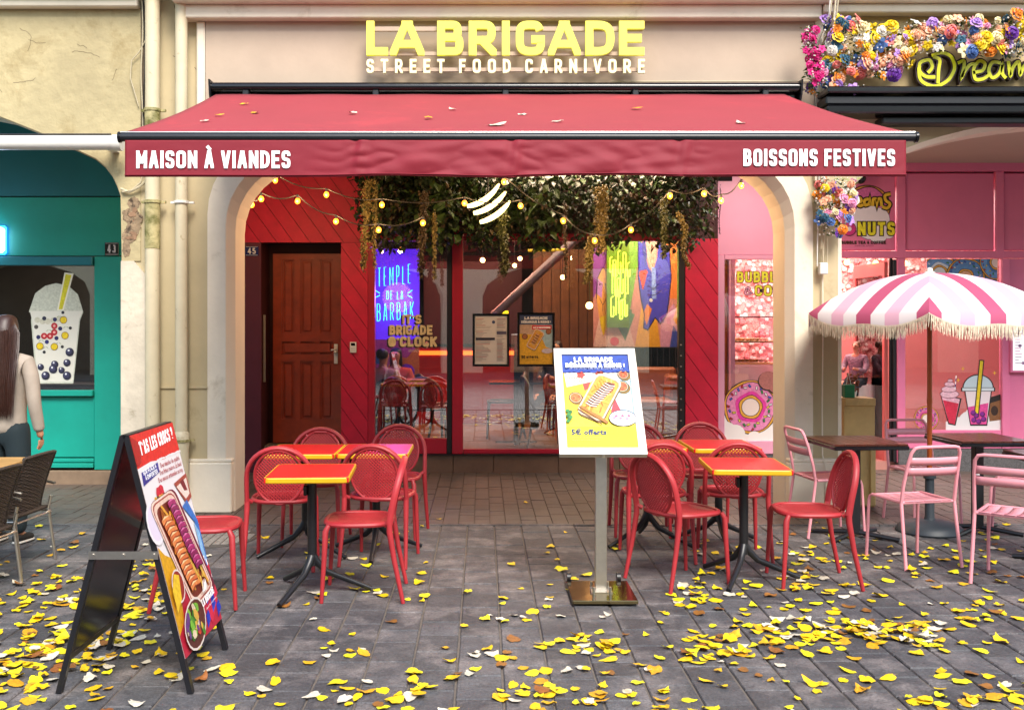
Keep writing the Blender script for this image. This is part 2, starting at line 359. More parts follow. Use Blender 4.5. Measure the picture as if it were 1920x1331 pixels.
class Art:      # flat printed layers on a panel; coordinates 0..1 in both directions, y up
    def __init__(s, o, ux, uy, un, W, Hh, step=.0001):
        step = min(step, .0001)
        s.o, s.ux, s.uy, s.un = map(Vector, (o, ux, uy, un)); s.W, s.H = W, Hh; s.mb = MB(); s.m = []; s.k = 0; s.step = step; s.clip = False
    def mat(s, m):
        if isinstance(m, str): m = flat(m)
        if m not in s.m: s.m.append(m)
        return s.m.index(m)
    def poly(s, pts, m):
        if s.clip:
            for A_, B_, C_ in ((1, 0, 1), (-1, 0, 0), (0, 1, 1), (0, -1, 0)): pts = clip(pts, A_, B_, C_)
            if len(pts) < 3: return s
        s.k += 1; s.mb.prism([(p[0]*s.W, p[1]*s.H) for p in pts], s.o+s.un*s.step*s.k, s.ux, s.uy, s.un, 0, s.mat(m)); return s
    def rect(s, x0, y0, x1, y1, m): return s.poly([(x0, y0), (x1, y0), (x1, y1), (x0, y1)], m)
    def ell(s, x, y, r, m, ry=None, rot=0, n=18, a0=0, a1=2*math.pi, wob=0):
        ry = ry or r; ry *= s.W/s.H if ry == r else 1; P = []
        for k in range(n):
            a = a0+(a1-a0)*k/(n if a1-a0 > 6.2 else n-1); q = 1+wob*math.sin(5*a+x*30)
            u, v = r*q*s.W*math.cos(a), ry*q*s.H*math.sin(a); P.append((x+(u*math.cos(rot)-v*math.sin(rot))/s.W, y+(u*math.sin(rot)+v*math.cos(rot))/s.H))
        return s.poly(P, m)
    def line(s, pts, t, m, seg=5):
        if s.clip and any(not (.02 < p[0] < .98 and .03 < p[1] < .97) for p in pts): return s
        s.k += 1; P = fillet([((p[0]*s.W, p[1]*s.H)+tuple(p[2:])) for p in pts], seg); L_, R_ = ribbon(P, t)
        o = s.o+s.un*s.step*s.k; n = len(L_)
        s.mb.add([o+s.ux*p.x+s.uy*p.y for p in L_+R_], [(i, n+i, n+i+1, i+1) for i in range(n-1)], s.mat(m)); return s
    def txt(s, text, x, y, w_, h, m, t=.2, gap=.12, space=.45, rot=0, slant=0, grow=0):
        s.k += 1; ux, uy = s.ux, s.uy
        if rot: ux, uy = s.ux*math.cos(rot)+s.uy*math.sin(rot), s.uy*math.cos(rot)-s.ux*math.sin(rot)
        if slant: uy = uy+ux*slant
        ESTEP[0] = s.step*.9
        letters(s.mb, text, h*s.H, w_*s.W, t*h*s.H, s.o+s.ux*x*s.W+s.uy*y*s.H+s.un*s.step*s.k, ux, uy, s.un, 0, s.mat(m), gap, space, 3, None, grow*h*s.H); ESTEP[0] = .0002; s.k += 3; return s
    def small(s, text, x, y, w_, h, m, rot=0, off=0.0):
        s.k += 1; ux, uy = s.ux, s.uy
        if rot: ux, uy = s.ux*math.cos(rot)+s.uy*math.sin(rot), s.uy*math.cos(rot)-s.ux*math.sin(rot)
        font_text(s.mb, text, h*s.H, w_*s.W, s.o+s.ux*x*s.W+s.uy*y*s.H+s.un*s.step*s.k, ux, uy, s.un, s.mat(m), off); return s
    def build(s, name, parent): return s.mb.build(name, s.m, parent, fixn=False)
def skin(name, V, Ed, mat, parent, sub=1, root=0, off=None):
    me = bpy.data.meshes.new(name); me.from_pydata([v[0] for v in V], Ed, []); ob = bpy.data.objects.new(name, me); COL.objects.link(ob)
    md = ob.modifiers.new('s', 'SKIN'); md.use_smooth_shade = True
    for i, v in enumerate(V):
        r = v[1] if isinstance(v[1], tuple) else (v[1], v[1]); me.skin_vertices[0].data[i].radius = r; me.skin_vertices[0].data[i].use_root = (i == root)
    ss = ob.modifiers.new('u', 'SUBSURF'); ss.levels = sub; ss.render_levels = sub
    dg = bpy.context.evaluated_depsgraph_get(); dg.update()
    m2 = bpy.data.meshes.new_from_object(ob.evaluated_get(dg)); COL.objects.unlink(ob); bpy.data.objects.remove(ob)
    m2.name = name; m2.materials.clear(); m2.materials.append(mat)
    m2.polygons.foreach_set('use_smooth', [True]*len(m2.polygons))
    o2 = bpy.data.objects.new(name, m2); COL.objects.link(o2); o2.parent = parent; OFF[o2.name] = Vector((0, 0, 0))
    return o2
XU, YU, ZU = (1, 0, 0), (0, 1, 0), (0, 0, 1)
FR = (0, -1, 0)     # towards the camera
# ------------------------------------------------------------------ materials
m_cream = M('cream_render', '#d6c49c', .72, .85, .10, 1.6, .35, 22, world=True, stain=(2.2, .60, .82, '#8f7d5c'))
m_creamY = M('aged_cream_render', '#cab98e', .72, .88, .17, 1.3, .8, 11, world=True, stain=(2.6, .52, .78, '#8a7850'), dist=.016)
m_white = M('white_render', '#efe2cc', .86, .8, .09, 2.2, .45, 24, world=True, stain=(2.6, .58, .84, '#a08c6c'))
m_fascia = M('fascia_paint', '#cbb49e', .70, .7, .09, 1.4, .3, 18, world=True)
m_fasciaR = M('yellow_lit_fascia', '#d8bd88', .75, .7, .06, .8, .08, 40, world=True)  # yellow light on the right-hand fascia is put into this colour
m_stone = M('worn_jamb_stone', '#d9cdb9', .82, .9, .13, 5, .6, 16, world=True, stain=(6, .6, .78, '#8f836c'), dist=.01)
m_brick = M('rubble_stone', '#a0886c', .75, .95, .3, 14, .9, 20, world=True, dist=.02, stain=(16, .5, .6, '#4a3c30'))
m_pipe = M('cream_pipe_paint', '#ddcfae', .8, .5, .08, 5, .15, 30, world=True, stain=(9, .62, .74, '#8d7a52'))
m_moss = M('mossy_pipe_paint', '#cbbd88', .75, .6, .15, 6, .3, 30, world=True, stain=(7, .42, .62, '#5c5a22'))
m_slab = M('granite_paving', '#6b6a6d', .50, .62, .30, 9., .9, 150, world=True, rnd=.30, hue=.015, stain=(1.1, .42, .66, '#3a383c'), dist=.006)
def worn(m, scale, lo, hi, col, sc2, amt, bs, bd):
    t = m.node_tree; n = t.nodes; L = t.links.new; b = n['Principled BSDF']; src = [x for x in n if x.type == 'NEW_GEOMETRY'][0].outputs['Position']
    base = b.inputs['Base Color'].links[0].from_socket
    nz = n.new('ShaderNodeTexNoise'); nz.inputs['Scale'].default_value = scale; nz.inputs['Detail'].default_value = 8; nz.inputs['Roughness'].default_value = .7; L(src, nz.inputs['Vector'])
    mr = n.new('ShaderNodeMapRange'); mr.inputs['From Min'].default_value = lo; mr.inputs['From Max'].default_value = hi; L(nz.outputs['Fac'], mr.inputs['Value'])
    mx = n.new('ShaderNodeMix'); mx.data_type = 'RGBA'; L(mr.outputs[0], mx.inputs['Factor']); L(base, mx.inputs['A']); mx.inputs['B'].default_value = S(col)
    fl = n.new('ShaderNodeTexNoise'); fl.inputs['Scale'].default_value = sc2; fl.inputs['Detail'].default_value = 3; fl.inputs['Roughness'].default_value = .8; L(src, fl.inputs['Vector'])
    m2 = n.new('ShaderNodeMapRange'); m2.inputs['From Min'].default_value = .35; m2.inputs['From Max'].default_value = .65; m2.inputs['To Min'].default_value = 1-amt; m2.inputs['To Max'].default_value = 1+amt; L(fl.outputs['Fac'], m2.inputs['Value'])
    hs = n.new('ShaderNodeHueSaturation'); L(mx.outputs['Result'], hs.inputs['Color']); L(m2.outputs[0], hs.inputs['Value']); L(hs.outputs[0], b.inputs['Base Color'])
    b2 = n.new('ShaderNodeBump'); b2.inputs['Strength'].default_value = .8; b2.inputs['Distance'].default_value = bd; b3 = n.new('ShaderNodeTexNoise'); b3.inputs['Scale'].default_value = bs; b3.inputs['Detail'].default_value = 6; L(src, b3.inputs['Vector'])
    L(b3.outputs['Fac'], b2.inputs['Height']); old = b.inputs['Normal'].links[0].from_socket; L(old, b2.inputs['Normal']); L(b2.outputs[0], b.inputs['Normal'])
worn(m_slab, 3.2, .48, .70, '#7c7472', 75, .34, 26, .012)
m_slabw = M('arcade_paving', '#6f645e', .55, .55, .25, 5, .4, 160, world=True, rnd=.2, stain=(2.2, .4, .75, '#5a4a40'), dist=.003)
m_mortar = M('mortar', '#7d7268', .6, .95, .2, 20, .5, 160, world=True)
m_ceil = M('arcade_ceiling_paint', '#c8b5a2', .8, .8, .05, 1, .1, 20, world=True)
m_red = M('red_wood_paint', '#cc0a3a', .85, .55, .14, 7, .3, 60, world=True, rnd=.06, stain=(8, .62, .8, '#7b0d18'))
m_redf = M('red_frame_paint', '#b80a30', .75, .4, .08, 6, .1, 60, world=True)
m_plum = M('plum_paint', '#5c1830', .8, .6, .1, 5, .2, 40, world=True, stain=(30, .74, .76, '#d8c8c0'))
m_door = M('varnished_door_wood', '#a2391a', .8, .42, .25, 9, .25, 70, world=True, coat=.25)
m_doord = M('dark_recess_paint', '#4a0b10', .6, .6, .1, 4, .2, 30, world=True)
m_black = M('black_powder_coat', '#15151a', 1, .4, .1, 6, .08, 90)
m_blackg = M('black_gloss', '#0c0c10', 1, .18, .1, 6, .03, 30)
m_teal = M('teal_paint', '#009c8a', .85, .5, .07, 3, .1, 40, world=True)
m_teald = M('dark_teal_paint', '#007a88', .75, .5, .08, 2, .1, 40, world=True)
m_pinkw = M('pink_joinery_paint', '#dd749c', .95, .45, .05, 3, .08, 40, world=True)
m_pinkl = M('light_pink_joinery', '#eba3c0', .85, .45, .04, 3, .08, 40, world=True)
m_plinth = M('brown_plinth_stone', '#6e5240', .75, .7, .2, 5, .3, 60, world=True, rnd=.1)
m_granite = M('speckled_granite', '#6d6a6c', .6, .5, .5, 60, .1, 100, world=True)
m_awn = M('awning_canvas', '#a83440', .72, .75, .05, 2.2, .18, 900, stain=(1.2, .55, .95, '#c43a42'), dist=.002)
m_awnv = M('awning_valance_canvas', '#900f28', .72, .7, .06, 3, .15, 900, dist=.002)
m_silver = M('brushed_metal', '#cfcac2', .9, .32, .08, 20, .05, 200, metal=1)
m_whitep = M('white_lacquer', '#e8e4dc', .9, .3, .03, 4, .03, 40)
m_cable = M('pale_cable', '#cdbf9f', .8, .7, .1, 8, .1, 40)
m_cabled = M('dark_cable', '#17130f', 1, .7, .1, 8, .1, 40)
GLASS = glass('shop_glass', .27)
GLASS2 = glass('shop_glass_clear', .08)
# ------------------------------------------------------------------ ground
g = MB(); g.box(-40, 40, -30, 60, -.4, -.011); tag(g.build('ground', m_mortar), kind='structure')
def slab_mesh(k, small=False):
    b = .022; j = [random.uniform(-.006, .006) for _ in range(8)]
    vs = [(-.5+j[0], -.5+j[1], -.8), (.5+j[2], -.5+j[3], -.8), (.5+j[4], .5+j[5], -.8), (-.5+j[6], .5+j[7], -.8)]
    vs += [(v[0], v[1], -.12) for v in vs[:4]]
    vs += [(v[0]*(1-2*b), v[1]*(1-2*b), 0) for v in vs[:4]]
    m = MB(); m.add(vs, [(0, 1, 5, 4), (1, 2, 6, 5), (2, 3, 7, 6), (3, 0, 4, 7), (4, 5, 9, 8), (5, 6, 10, 9), (6, 7, 11, 10), (7, 4, 8, 11), (8, 9, 10, 11)])
    return m
pv = thing('pavement', None, None, (0, 0, 0), kind='structure')
protos = []
for k in range(5):
    me = bpy.data.meshes.new('paving_stone'); q = slab_mesh(k); me.from_pydata(q.v, [], q.f); me.materials.append(m_slab); me.update(); protos.append(me)
slabs = []
x = -.34-.217*34
random.seed(3)
while x < 7.5:
    y = 3.2+random.uniform(0, .25)
    while y < 8.28:
        L_ = random.choice((.2, .24, .27, .3, .34)); L_ = min(L_, 8.3-y)
        if L_ > .06: slabs.append((x+.1085, y+L_/2, .217-.011, L_-.005))
        y += L_
    x += .217
def inview(s): return -20 < CX+s[0]*FP/s[1] < 1940 and s[1] > 4.15
near = sorted([s for s in slabs if inview(s)], key=lambda s: s[1])[:296]; ns = set(near)
for s in near:
    o = piece('paving_stone', random.choice(protos), (s[0], s[1], random.uniform(-.003, .002)), pv, (random.uniform(-.008, .008), random.uniform(-.008, .008), random.choice((0, math.pi))), (s[2], s[3], .05))
rest = MB()
for s in slabs:
    if s in ns: continue
    z = random.uniform(-.003, .002); q = slab_mesh(0); rest.add([(s[0]+v[0]*s[2], s[1]+v[1]*s[3], z+v[2]*.05) for v in q.v], q.f)
tag(rest.build('paving_stones', m_slab, pv), kind='stuff')
# outer street stones behind the camera and beside, coarse
q = MB(); 
for i in range(-12, 12):
    for j in range(14):
        q.box(i*1.0+.01, i*1.0+.99, 3.1-j*1.0-1+.01, 3.1-j*1.0-.01, -.03, -.0015)
tag(q.build('street_paving', m_slab, pv), kind='stuff')
random.seed(5)
arc_ = MB(); x = -8
while x < 9:
    y = 8.36
    while y < 11.6:
        L_ = random.choice((.14, .17, .2, .24)); arc_.box(x+.003, x+.127, y+.002, y+L_-.003, -.04, random.uniform(-.002, .003)); y += L_
    x += .13
tag(arc_.build('arcade_floor_tiles', m_slabw, pv), kind='stuff')
for k in range(14):
    b = MB(); b.box(-8+k*1.25+.004, -6.75+k*1.25-.004, 8.30, 8.355, -.04, .004); b.build('edge_stone', m_slab, pv)
mh = thing('manhole_cover', 'round cobbled manhole cover in the paving behind the sandwich board', 'manhole cover', (*GP(392, 1008), 0))
b = MB(); ox, oy = GP(392, 1008); b.lathe(ox, oy, [(0, .008), (.36, .008), (.37, .004), (.37, -.02)], 28); b.build('frame', M('cast_iron', '#4a4644', .8, .6, .2, 20, .4, 60), mh)
b = MB()
for i in range(-5, 6):
    for j in range(-5, 6):
        if math.hypot(i, j) < 5.2: b.box(ox+i*.062-.026, ox+i*.062+.026, oy+j*.062-.026, oy+j*.062+.026, .008, .013)
tag(b.build('cobbles', M('cobble_granite', '#8a847e', .7, .8, .3, 30, .4, 80, world=True), mh), kind='stuff')
# ------------------------------------------------------------------ arcade front wall
YF = 8.9
bl = thing('building_front', 'cream rendered arcade front with piers and cornice behind the red awning', 'building', (0, YF, 0))
def opening(off=0.0, top=3.07, r=.6):
    x0, x1 = -2.183-off, 2.665+off; t = top+off; r = r+off*.4
    P = [(x0, 0), (x0, t-r)]+arc(x0+r, t-r, r, r, math.pi, math.pi/2, 8)[1:]+arc(x1-r, t-r, r, r, math.pi/2, 0, 8)+[(x1, 0)]
    return P
left_arch = [(-9, 3.95), (-5.6, 3.74), (-4.24, 3.458), (-3.916, 3.33), (-3.588, 3.177), (-3.40, 3.09), (-3.312, 3.02), (-3.25, 2.94), (-3.209, 2.854), (-3.18, 2.77), (-3.171, 2.67), (-3.171, 0)]
def rarch(off=0.0):
    a, b, cx, z0 = 2.45+off, .8+off, 5.62, 2.64
    return [(cx-a, 0), (cx-a, z0)]+[(cx-a*math.cos(t), z0+b*math.sin(t)) for t in [math.pi*i/32 for i in range(1, 32)]]+[(cx+a, z0), (cx+a, 0)]
out = [(-9, 7.6)]+left_arch+opening(.06)+rarch(.05)+[(9, 0), (9, 7.6)]
b = MB(); b.prism(out[::-1], (0, YF+.35, 0), XU, ZU, FR, .35); b.build('wall', m_cream, bl)
# aged render skin left of the pipes, above the left arch (separate coat)
b = MB(); b.prism(([(-5.9, 4.42)]+[(-5.6, 3.76)]+[(p[0]+.004, p[1]+.01) for p in left_arch[2:10]]+[(-3.165, 2.2), (-3.0, 2.2), (-3.0, 4.42)])[::-1], (0, YF, 0), XU, ZU, FR, .012); b.build('aged_render_coat', m_creamY, bl)
b = MB(); P = [(-3.171, 0), (-3.171, 2.2), (-3.06, 2.2), (-2.93, 2.05), (-2.92, 0)]; b.prism(P[::-1], (0, YF, 0), XU, ZU, FR, .02); b.build('worn_stone_jamb', m_stone, bl)
random.seed(11)
def blob(cx, cz, rx, rz, n=16, j=.22, seed=0):
    rr = random.Random(seed); return [(cx+rx*math.cos(2*math.pi*i/n)*(1+rr.uniform(-j, j)), cz+rz*math.sin(2*math.pi*i/n)*(1+rr.uniform(-j, j))) for i in range(n)]
rr0 = random.Random(5); b = MB()
for i, (cx, cz, rx, rz) in enumerate([(-3.06, 2.70, .055, .06), (-3.085, 2.60, .075, .07), (-3.06, 2.50, .06, .09), (-3.10, 2.42, .06, .07), (-3.125, 2.31, .035, .07), (-3.03, 2.57, .05, .05)]): b.prism(blob(cx, cz, rx, rz, 22, .13, i+20), (0, YF-.012, 0), XU, ZU, FR, .0015+.0006*i)
b.build('exposed_rubble', m_brick, bl)
for k_ in range(7):
    b = MB(); b.prism(blob(-3.08+rr0.uniform(-.03, .03), 2.40+rr0.uniform(0, .28), rr0.uniform(.018, .034), rr0.uniform(.012, .024), 9, .3, k_), (0, YF-.0145, 0), XU, ZU, FR, .003+.003*rr0.random()); b.build('brick', M('old_brick', '#97765c', .8, .95, .25, 18, .8, 40, world=True, rnd=.2), bl)
# arch surround, chamfer and reveal
o3, o2, o1, o0 = opening(.225), opening(.065), opening(.0), opening(.0)
b = MB(); b.prism((o3+o2[::-1])[::-1], (0, YF, 0), XU, ZU, FR, .035); b.build('arch_surround', m_white, bl)
b = MB(); n = len(o2)
b.add([(p[0], YF-.035, p[1]) for p in o2]+[(p[0], YF+.045, p[1]) for p in o1]+[(p[0], YF+.4, p[1]) for p in o1], [(i, i+1, n+i+1, n+i) for i in range(n-1)]+[(n+i, n+i+1, 2*n+i+1, 2*n+i) for i in range(n-1)])
b.build('arch_reveal', M('warm_reveal_paint', '#ebdcc6', .85, .8, .05, 2, .15, 30, world=True), bl)
ra, rb = rarch(.05), rarch(0); n = len(ra); b = MB()
b.add([(p[0], YF-.002, p[1]) for p in ra]+[(p[0], YF+.05, p[1]) for p in rb]+[(p[0], YF+.4, p[1]) for p in rb], [(i, i+1, n+i+1, n+i) for i in range(n-1)]+[(n+i, n+i+1, 2*n+i+1, 2*n+i) for i in range(n-1)])
b.build('arch_reveal', m_white, bl)
# plinths
for nm, x0, x1 in (('plinth', -2.60, -2.19), ('plinth', 2.672, 3.165)):
    b = MB(); b.box(x0, x1, YF-.075, YF+.395, 0, .44, bev=.012); b.box(x0-.0, x1+.0, YF-.058, YF+.385, .44, .47, bev=.008); b.build(nm, m_white, bl)
b = MB(); b.box(-2.92, -2.405, YF-.03, YF-.001, 0, 1.085); b.box(-2.92, -2.405, YF-.045, YF-.001, 1.085, 1.10); b.build('dado', m_cream, bl)
# cornice and fascia
b = MB()
b.box(-2.70, 9, 8.58, YF-.001, 4.445, 4.62, bev=.01); b.box(-2.66, 9, 8.66, YF-.001, 4.405, 4.444, bev=.01); b.box(-2.6, 2.93, 8.745, YF-.001, 4.29, 4.404, bev=.008); b.box(2.94, 9, 8.72, YF-.001, 4.33, 4.404, bev=.01)
b.box(-9, -3.0, 8.80, YF-.013, 4.405, 4.47, bev=.01); b.box(-9, -3.02, 8.76, YF-.013, 4.471, 4.56, bev=.01)
b.build('cornice', m_white, bl)
b = MB(); b.box(-2.42, 2.90, 8.855, YF-.002, 3.5, 4.288); b.build('fascia_panel', m_fascia, bl)
b = MB(); b.box(-2.50, -2.425, 8.84, YF-.002, 3.3, 4.288, bev=.012); b.build('fascia_frame', m_white, bl)
b = MB(); b.box(3.0, 9, 8.855, YF-.002, 3.69, 4.328); b.build('fascia_panel', m_fasciaR, bl)
b = MB(); b.box(2.905, 2.995, 8.85, YF-.001, 2.9, 4.328); b.build('fascia_frame', m_white, bl)
# cracks in plaster
b = MB()
for pts in ([(-2.72, 4.0), (-2.68, 3.985), (-2.655, 3.96), (-2.63, 3.955)], [(-2.53, 3.9), (-2.5, 3.86), (-2.47, 3.86), (-2.42, 3.85)], [(-2.71, 4.45), (-2.70, 4.41)]):
    L_, R_ = ribbon([Vector(p) for p in pts], .004); n = len(L_); b.add([(p.x, YF-.0015, p.y) for p in L_+R_], [(i, n+i, n+i+1, i+1) for i in range(n-1)])
b.build('crack', m_cabled, bl)
b = MB(); b.box(-2.7, 9, YF+.351, 12.2, 3.45, 3.7); tag(b.build('arcade_ceiling', m_ceil), kind='structure')
b = MB(); b.box(-9, -2.7, YF+.351, 12.2, 4.05, 4.3); b.box(-2.72, -2.64, YF+.351, 12.2, 3.701, 4.3); tag(b.build('arcade_ceiling', m_ceil), kind='structure')
b = MB(); b.box(-9, 9, 8.59, YF-.001, 4.621, 4.9); b.box(-9, 9, 12.21, 19, 3.5, 7.6); tag(b.build('upper_wall', m_cream), kind='structure')
rr0 = random.Random(31)
for k_ in range(9):
    x_, z_ = rr0.uniform(-4.5, -3.2), rr0.uniform(3.65, 4.3); P = [Vector((x_, z_))]
    an = rr0.uniform(0, 6.28)
    for j_ in range(rr0.randint(4, 9)): an += rr0.uniform(-.7, .7); P.append(P[-1]+Vector((math.cos(an), math.sin(an)))*rr0.uniform(.015, .04))
    L_, R_ = ribbon(P, .0028); n = len(L_); b = MB(); b.add([(p.x, YF-.0135, p.y) for p in L_+R_], [(i, n+i, n+i+1, i+1) for i in range(n-1)]); b.build('crack', M('crack_shadow_filler', '#6d5c44', .7, .9, .1, 5, 0), bl)
# windows of the storey above (just out of frame, seen from other positions)
for i in range(5):
    b = MB(); b.box(-6.2+i*2.6, -5.0+i*2.6, YF-.02, YF-.001, 5.3, 7.2); f = b.build('window_frame', m_whitep, bl)
    b = MB(); b.box(-6.12+i*2.6, -5.64+i*2.6, YF-.03, YF-.021, 5.38, 7.12); b.box(-5.56+i*2.6, -5.08+i*2.6, YF-.03, YF-.021, 5.38, 7.12); b.build('pane', m_blackg, f)
# pipes and cables
def pipe(label, px, r, Y, z0, mat, sleeve=None, cat='downpipe'):
    X_ = GX(px, Y); t = thing('downpipe', label, cat, (X_, Y, 0)); b = MB(); b.cyl(X_, Y, z0, 7.5, r, n=18); b.build('pipe', mat[0], t, True)
    return t, X_
t, xx = pipe('yellowish cream downpipe with mossy joints, left one of the pair', 286, .062, 8.78, 0.0, (m_pipe,))
for z0, z1, r in ((3.28, 3.50, .066), (2.30, 2.72, .0655)): b = MB(); b.cyl(xx, 8.78, z0, z1, r, n=18); b.build('mossy_sleeve', m_moss, t, True)
for z in (2.705, 3.5): b = MB(); b.cyl(xx, 8.78, z-.012, z+.012, .073, n=18); b.box(xx-.105, xx+.105, 8.80, 8.83, z-.01, z+.012); b.build('clamp', m_moss, t)
t, xx = pipe('pale cream downpipe with a wide socket, right one of the pair', 340, .052, 8.77, .62, (m_pipe,))
b = MB(); b.lathe(xx, 8.77, [(.052, .72), (.068, .70), (.068, .6), (.062, .56), (.062, 0)], 18); b.build('socket', m_pipe, t, True)
for z in (2.70, .64): b = MB(); b.cyl(xx, 8.77, z-.01, z+.012, .065 if z > 1 else .078, n=18); b.box(xx-.1, xx+.1, 8.79, 8.82, z-.008, z+.01); b.build('clamp', m_whitep if z > 1 else m_moss, t)
t = thing('cable_duct', 'dark timber strip standing in for a shaded gap, with cables, beside the left downpipe', 'cable duct', (-2.94, 8.85, 3))
b = MB(); b.box(-2.985, -2.92, 8.86, YF-.013, 3.2, 4.7); b.build('gap_board', M('gap_shade_wood', '#5f5140', .8, .9, .35, 12, .6, 40, world=True), t)  # board in place of a dark gap, the gap's shade put into its colour
for k, (x0, mm) in enumerate(((-2.975, m_cable), (-2.955, m_cabled), (-2.935, m_cable))):
    b = MB(); b.tube([(x0+.008*math.sin(i*.9+k*2), 8.85, 3.2+i*.12) for i in range(13)], .006, 6, ); b.build('cable', mm, t, True)
b = MB(); b.tube([(-2.96, 8.85, 4.5), (-2.93, 8.84, 4.35), (-2.925, 8.84, 4.15), (-3.0, 8.85, 4.02), (-3.07, 8.86, 3.95), (-3.08, 8.86, 3.8), (-3.04, 8.86, 3.66), (-3.01, 8.87, 3.55)], .005, 6); b.build('cable', m_cable, t, True)
b = MB(); b.tube([(-3.165, 8.86, 2.83), (-3.09, 8.86, 2.80), (-3.0, 8.84, 2.84), (-2.93, 8.84, 2.9), (-2.9, 8.84, 3.0)], .012, 6); b.tube([(-3.15, 8.855, 2.80), (-3.06, 8.85, 2.815), (-2.98, 8.83, 2.88), (-2.94, 8.83, 3.0)], .008, 6); b.build('looped_cable', m_cable, t, True)
t = thing('cable_bundle', 'bundle of pale cables running down the pier by the pink flowers', 'cable bundle', (2.95, 8.8, 3))
for k in range(6):
    x0 = 2.925+.012*k; zb = (2.15, 2.3, 2.12, 2.4, 2.2, 2.16)[k]; b = MB()
    b.tube([(x0+.012*math.sin(z*2.3+k*1.7)+(.09*max(0, z-4.1)), 8.825-.008*(k % 3)-(.24 if z > 4.22 else 0), z) for z in [zb+i*.14 for i in range(int((4.7-zb)/.14)+1)]], .0055, 6); b.build('cable', m_cable if k % 3 else m_whitep, t, True)
b = MB(); b.box(2.93, 3.0, 8.80, 8.868, 2.08, 2.18, bev=.006); b.build('junction_box', m_whitep, t)
b = MB(); b.tube([(2.975, 8.87, 2.08), (2.978, 8.87, 1.5), (2.972, 8.87, .9), (2.975, 8.87, .5), (2.98, 8.81, .43), (2.985, 8.81, .1)], .006, 6); b.build('cable', m_white, t, True)
# ------------------------------------------------------------------ red shop front inside the arcade
YI = 11.28
def clip(poly, a, b_, c_):   # keep a*x+b*z<=c
    o = []
    for i in range(len(poly)):
        p, q = poly[i], poly[(i+1) % len(poly)]; dp, dq = a*p[0]+b_*p[1]-c_, a*q[0]+b_*q[1]-c_
        if dp <= 0: o.append(p)
        if dp*dq < 0: t = dp/(dp-dq); o.append((p[0]+t*(q[0]-p[0]), p[1]+t*(q[1]-p[1])))
    return o
def diag_planks(x0, x1, z0, z1, Y, ang, wd, mat, parent, d=.022, gap=.006):
    nx, nz = math.sin(ang), math.cos(ang); lo, hi = 1e9, -1e9     # planks run down to the right
    for p in ((x0, z0), (x1, z0), (x1, z1), (x0, z1)): v = p[0]*nx+p[1]*nz; lo = min(lo, v); hi = max(hi, v)
    b = MB(); b.box(x0, x1, Y+.004, Y+.03, z0, z1); b.build('backing', m_doord, parent)
    s = lo
    while s < hi:
        P = [(x0, z0), (x1, z0), (x1, z1), (x0, z1)]; P = clip(P, -nx, -nz, -(s+gap)); P = clip(P, nx, nz, s+wd) if len(P) > 2 else P
        if len(P) > 2:
            b = MB(); b.prism(P, (0, Y+random.uniform(0, .003), 0), XU, ZU, FR, d); b.build('plank', m_red, parent)
        s += wd
sf = thing('restaurant_facade', 'red timber restaurant front with brown door and two tall windows', 'shop front', (0, YI, 0))
xd0, xd1, xd2, xw = GX(457, YI), GX(490, YI), GX(640, YI), GX(690, YI)
zt = GZ(455, YI); zb = GZ(850, YI)
diag_planks(xd0, xw, zt, 3.449, YI, math.radians(54), .15, m_red, sf)
diag_planks(xd2, xw, zb, zt-.003, YI, math.radians(54), .15, m_red, sf)
b = MB(); b.box(xd0-.3, xd1, YI-.02, YI+.03, .0, zt-.003); b.build('plum_side_panel', m_plum, sf)
b = MB(); b.box(xd0-.9, xd0, YI+.0, YI+.03, 0, 3.449); b.build('side_wall', m_white, sf)
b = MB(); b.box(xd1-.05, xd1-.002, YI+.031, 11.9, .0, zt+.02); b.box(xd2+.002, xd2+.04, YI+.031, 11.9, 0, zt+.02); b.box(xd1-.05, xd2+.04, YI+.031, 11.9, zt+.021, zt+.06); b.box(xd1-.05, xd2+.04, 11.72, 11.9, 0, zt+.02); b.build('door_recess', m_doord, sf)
b = MB(); b.box(xd1-.0, xd2, YI+.0, 11.7, 0, .16, bev=.006); b.box(xd1+.001, xd2-.001, YI+.12, 11.7, .161, .28, bev=.006); b.build('step', M('grey_step_stone', '#7a746c', .7, .7, .2, 8, .2, 60, world=True), sf)
YD = 11.6
dr = MB(); dx0, dx1, dz0, dz1 = GX(512, YD), GX(640, YD)-.0, .29, GZ(476, YD)
dr.box(dx0, dx1, YD+.03, YD+.06, dz0, dz1); dr = dr.build('door', m_door, sf)
cols = [(GX(528, YD), GX(553, YD)), (GX(563, YD), GX(589, YD)), (GX(600, YD), GX(625, YD))]
rows = [(GZ(626, YD), GZ(486, YD)), (GZ(786, YD), GZ(677, YD))]; mid = (GZ(664, YD), GZ(640, YD))
b = MB(); xs = [dx0]+[v for c in cols for v in c]+[dx1]
for i in (0, 2, 4, 6): b.box(xs[i], xs[i+1], YD, YD+.029, dz0, dz1)
for a, c in ((dz0, rows[1][0]), (rows[1][1], mid[0]), (mid[1], rows[0][0]), (rows[0][1], dz1)):
    b.box(dx0, dx1, YD-.001-.0005, YD+.028, a, c)
for i in (2, 4): b.box(xs[i-1]+.0, xs[i-1]+.001, YD+.001, YD+.002, mid[0], mid[1])
b.build('stiles_and_rails', m_door, dr)
def pan(x0, x1, z0, z1):
    b = MB(); 
    b.box(x0, x1, YD+.010, YD+.031, z0, z0+.014); b.box(x0, x1, YD+.010, YD+.031, z1-.014, z1); b.box(x0, x0+.014, YD+.0105, YD+.031, z0+.014, z1-.014); b.box(x1-.014, x1, YD+.0105, YD+.031, z0+.014, z1-.014)
    b.box(x0+.035, x1-.035, YD+.008, YD+.031, z0+.035, z1-.035, bev=.006); b.build('panel', m_door, dr)
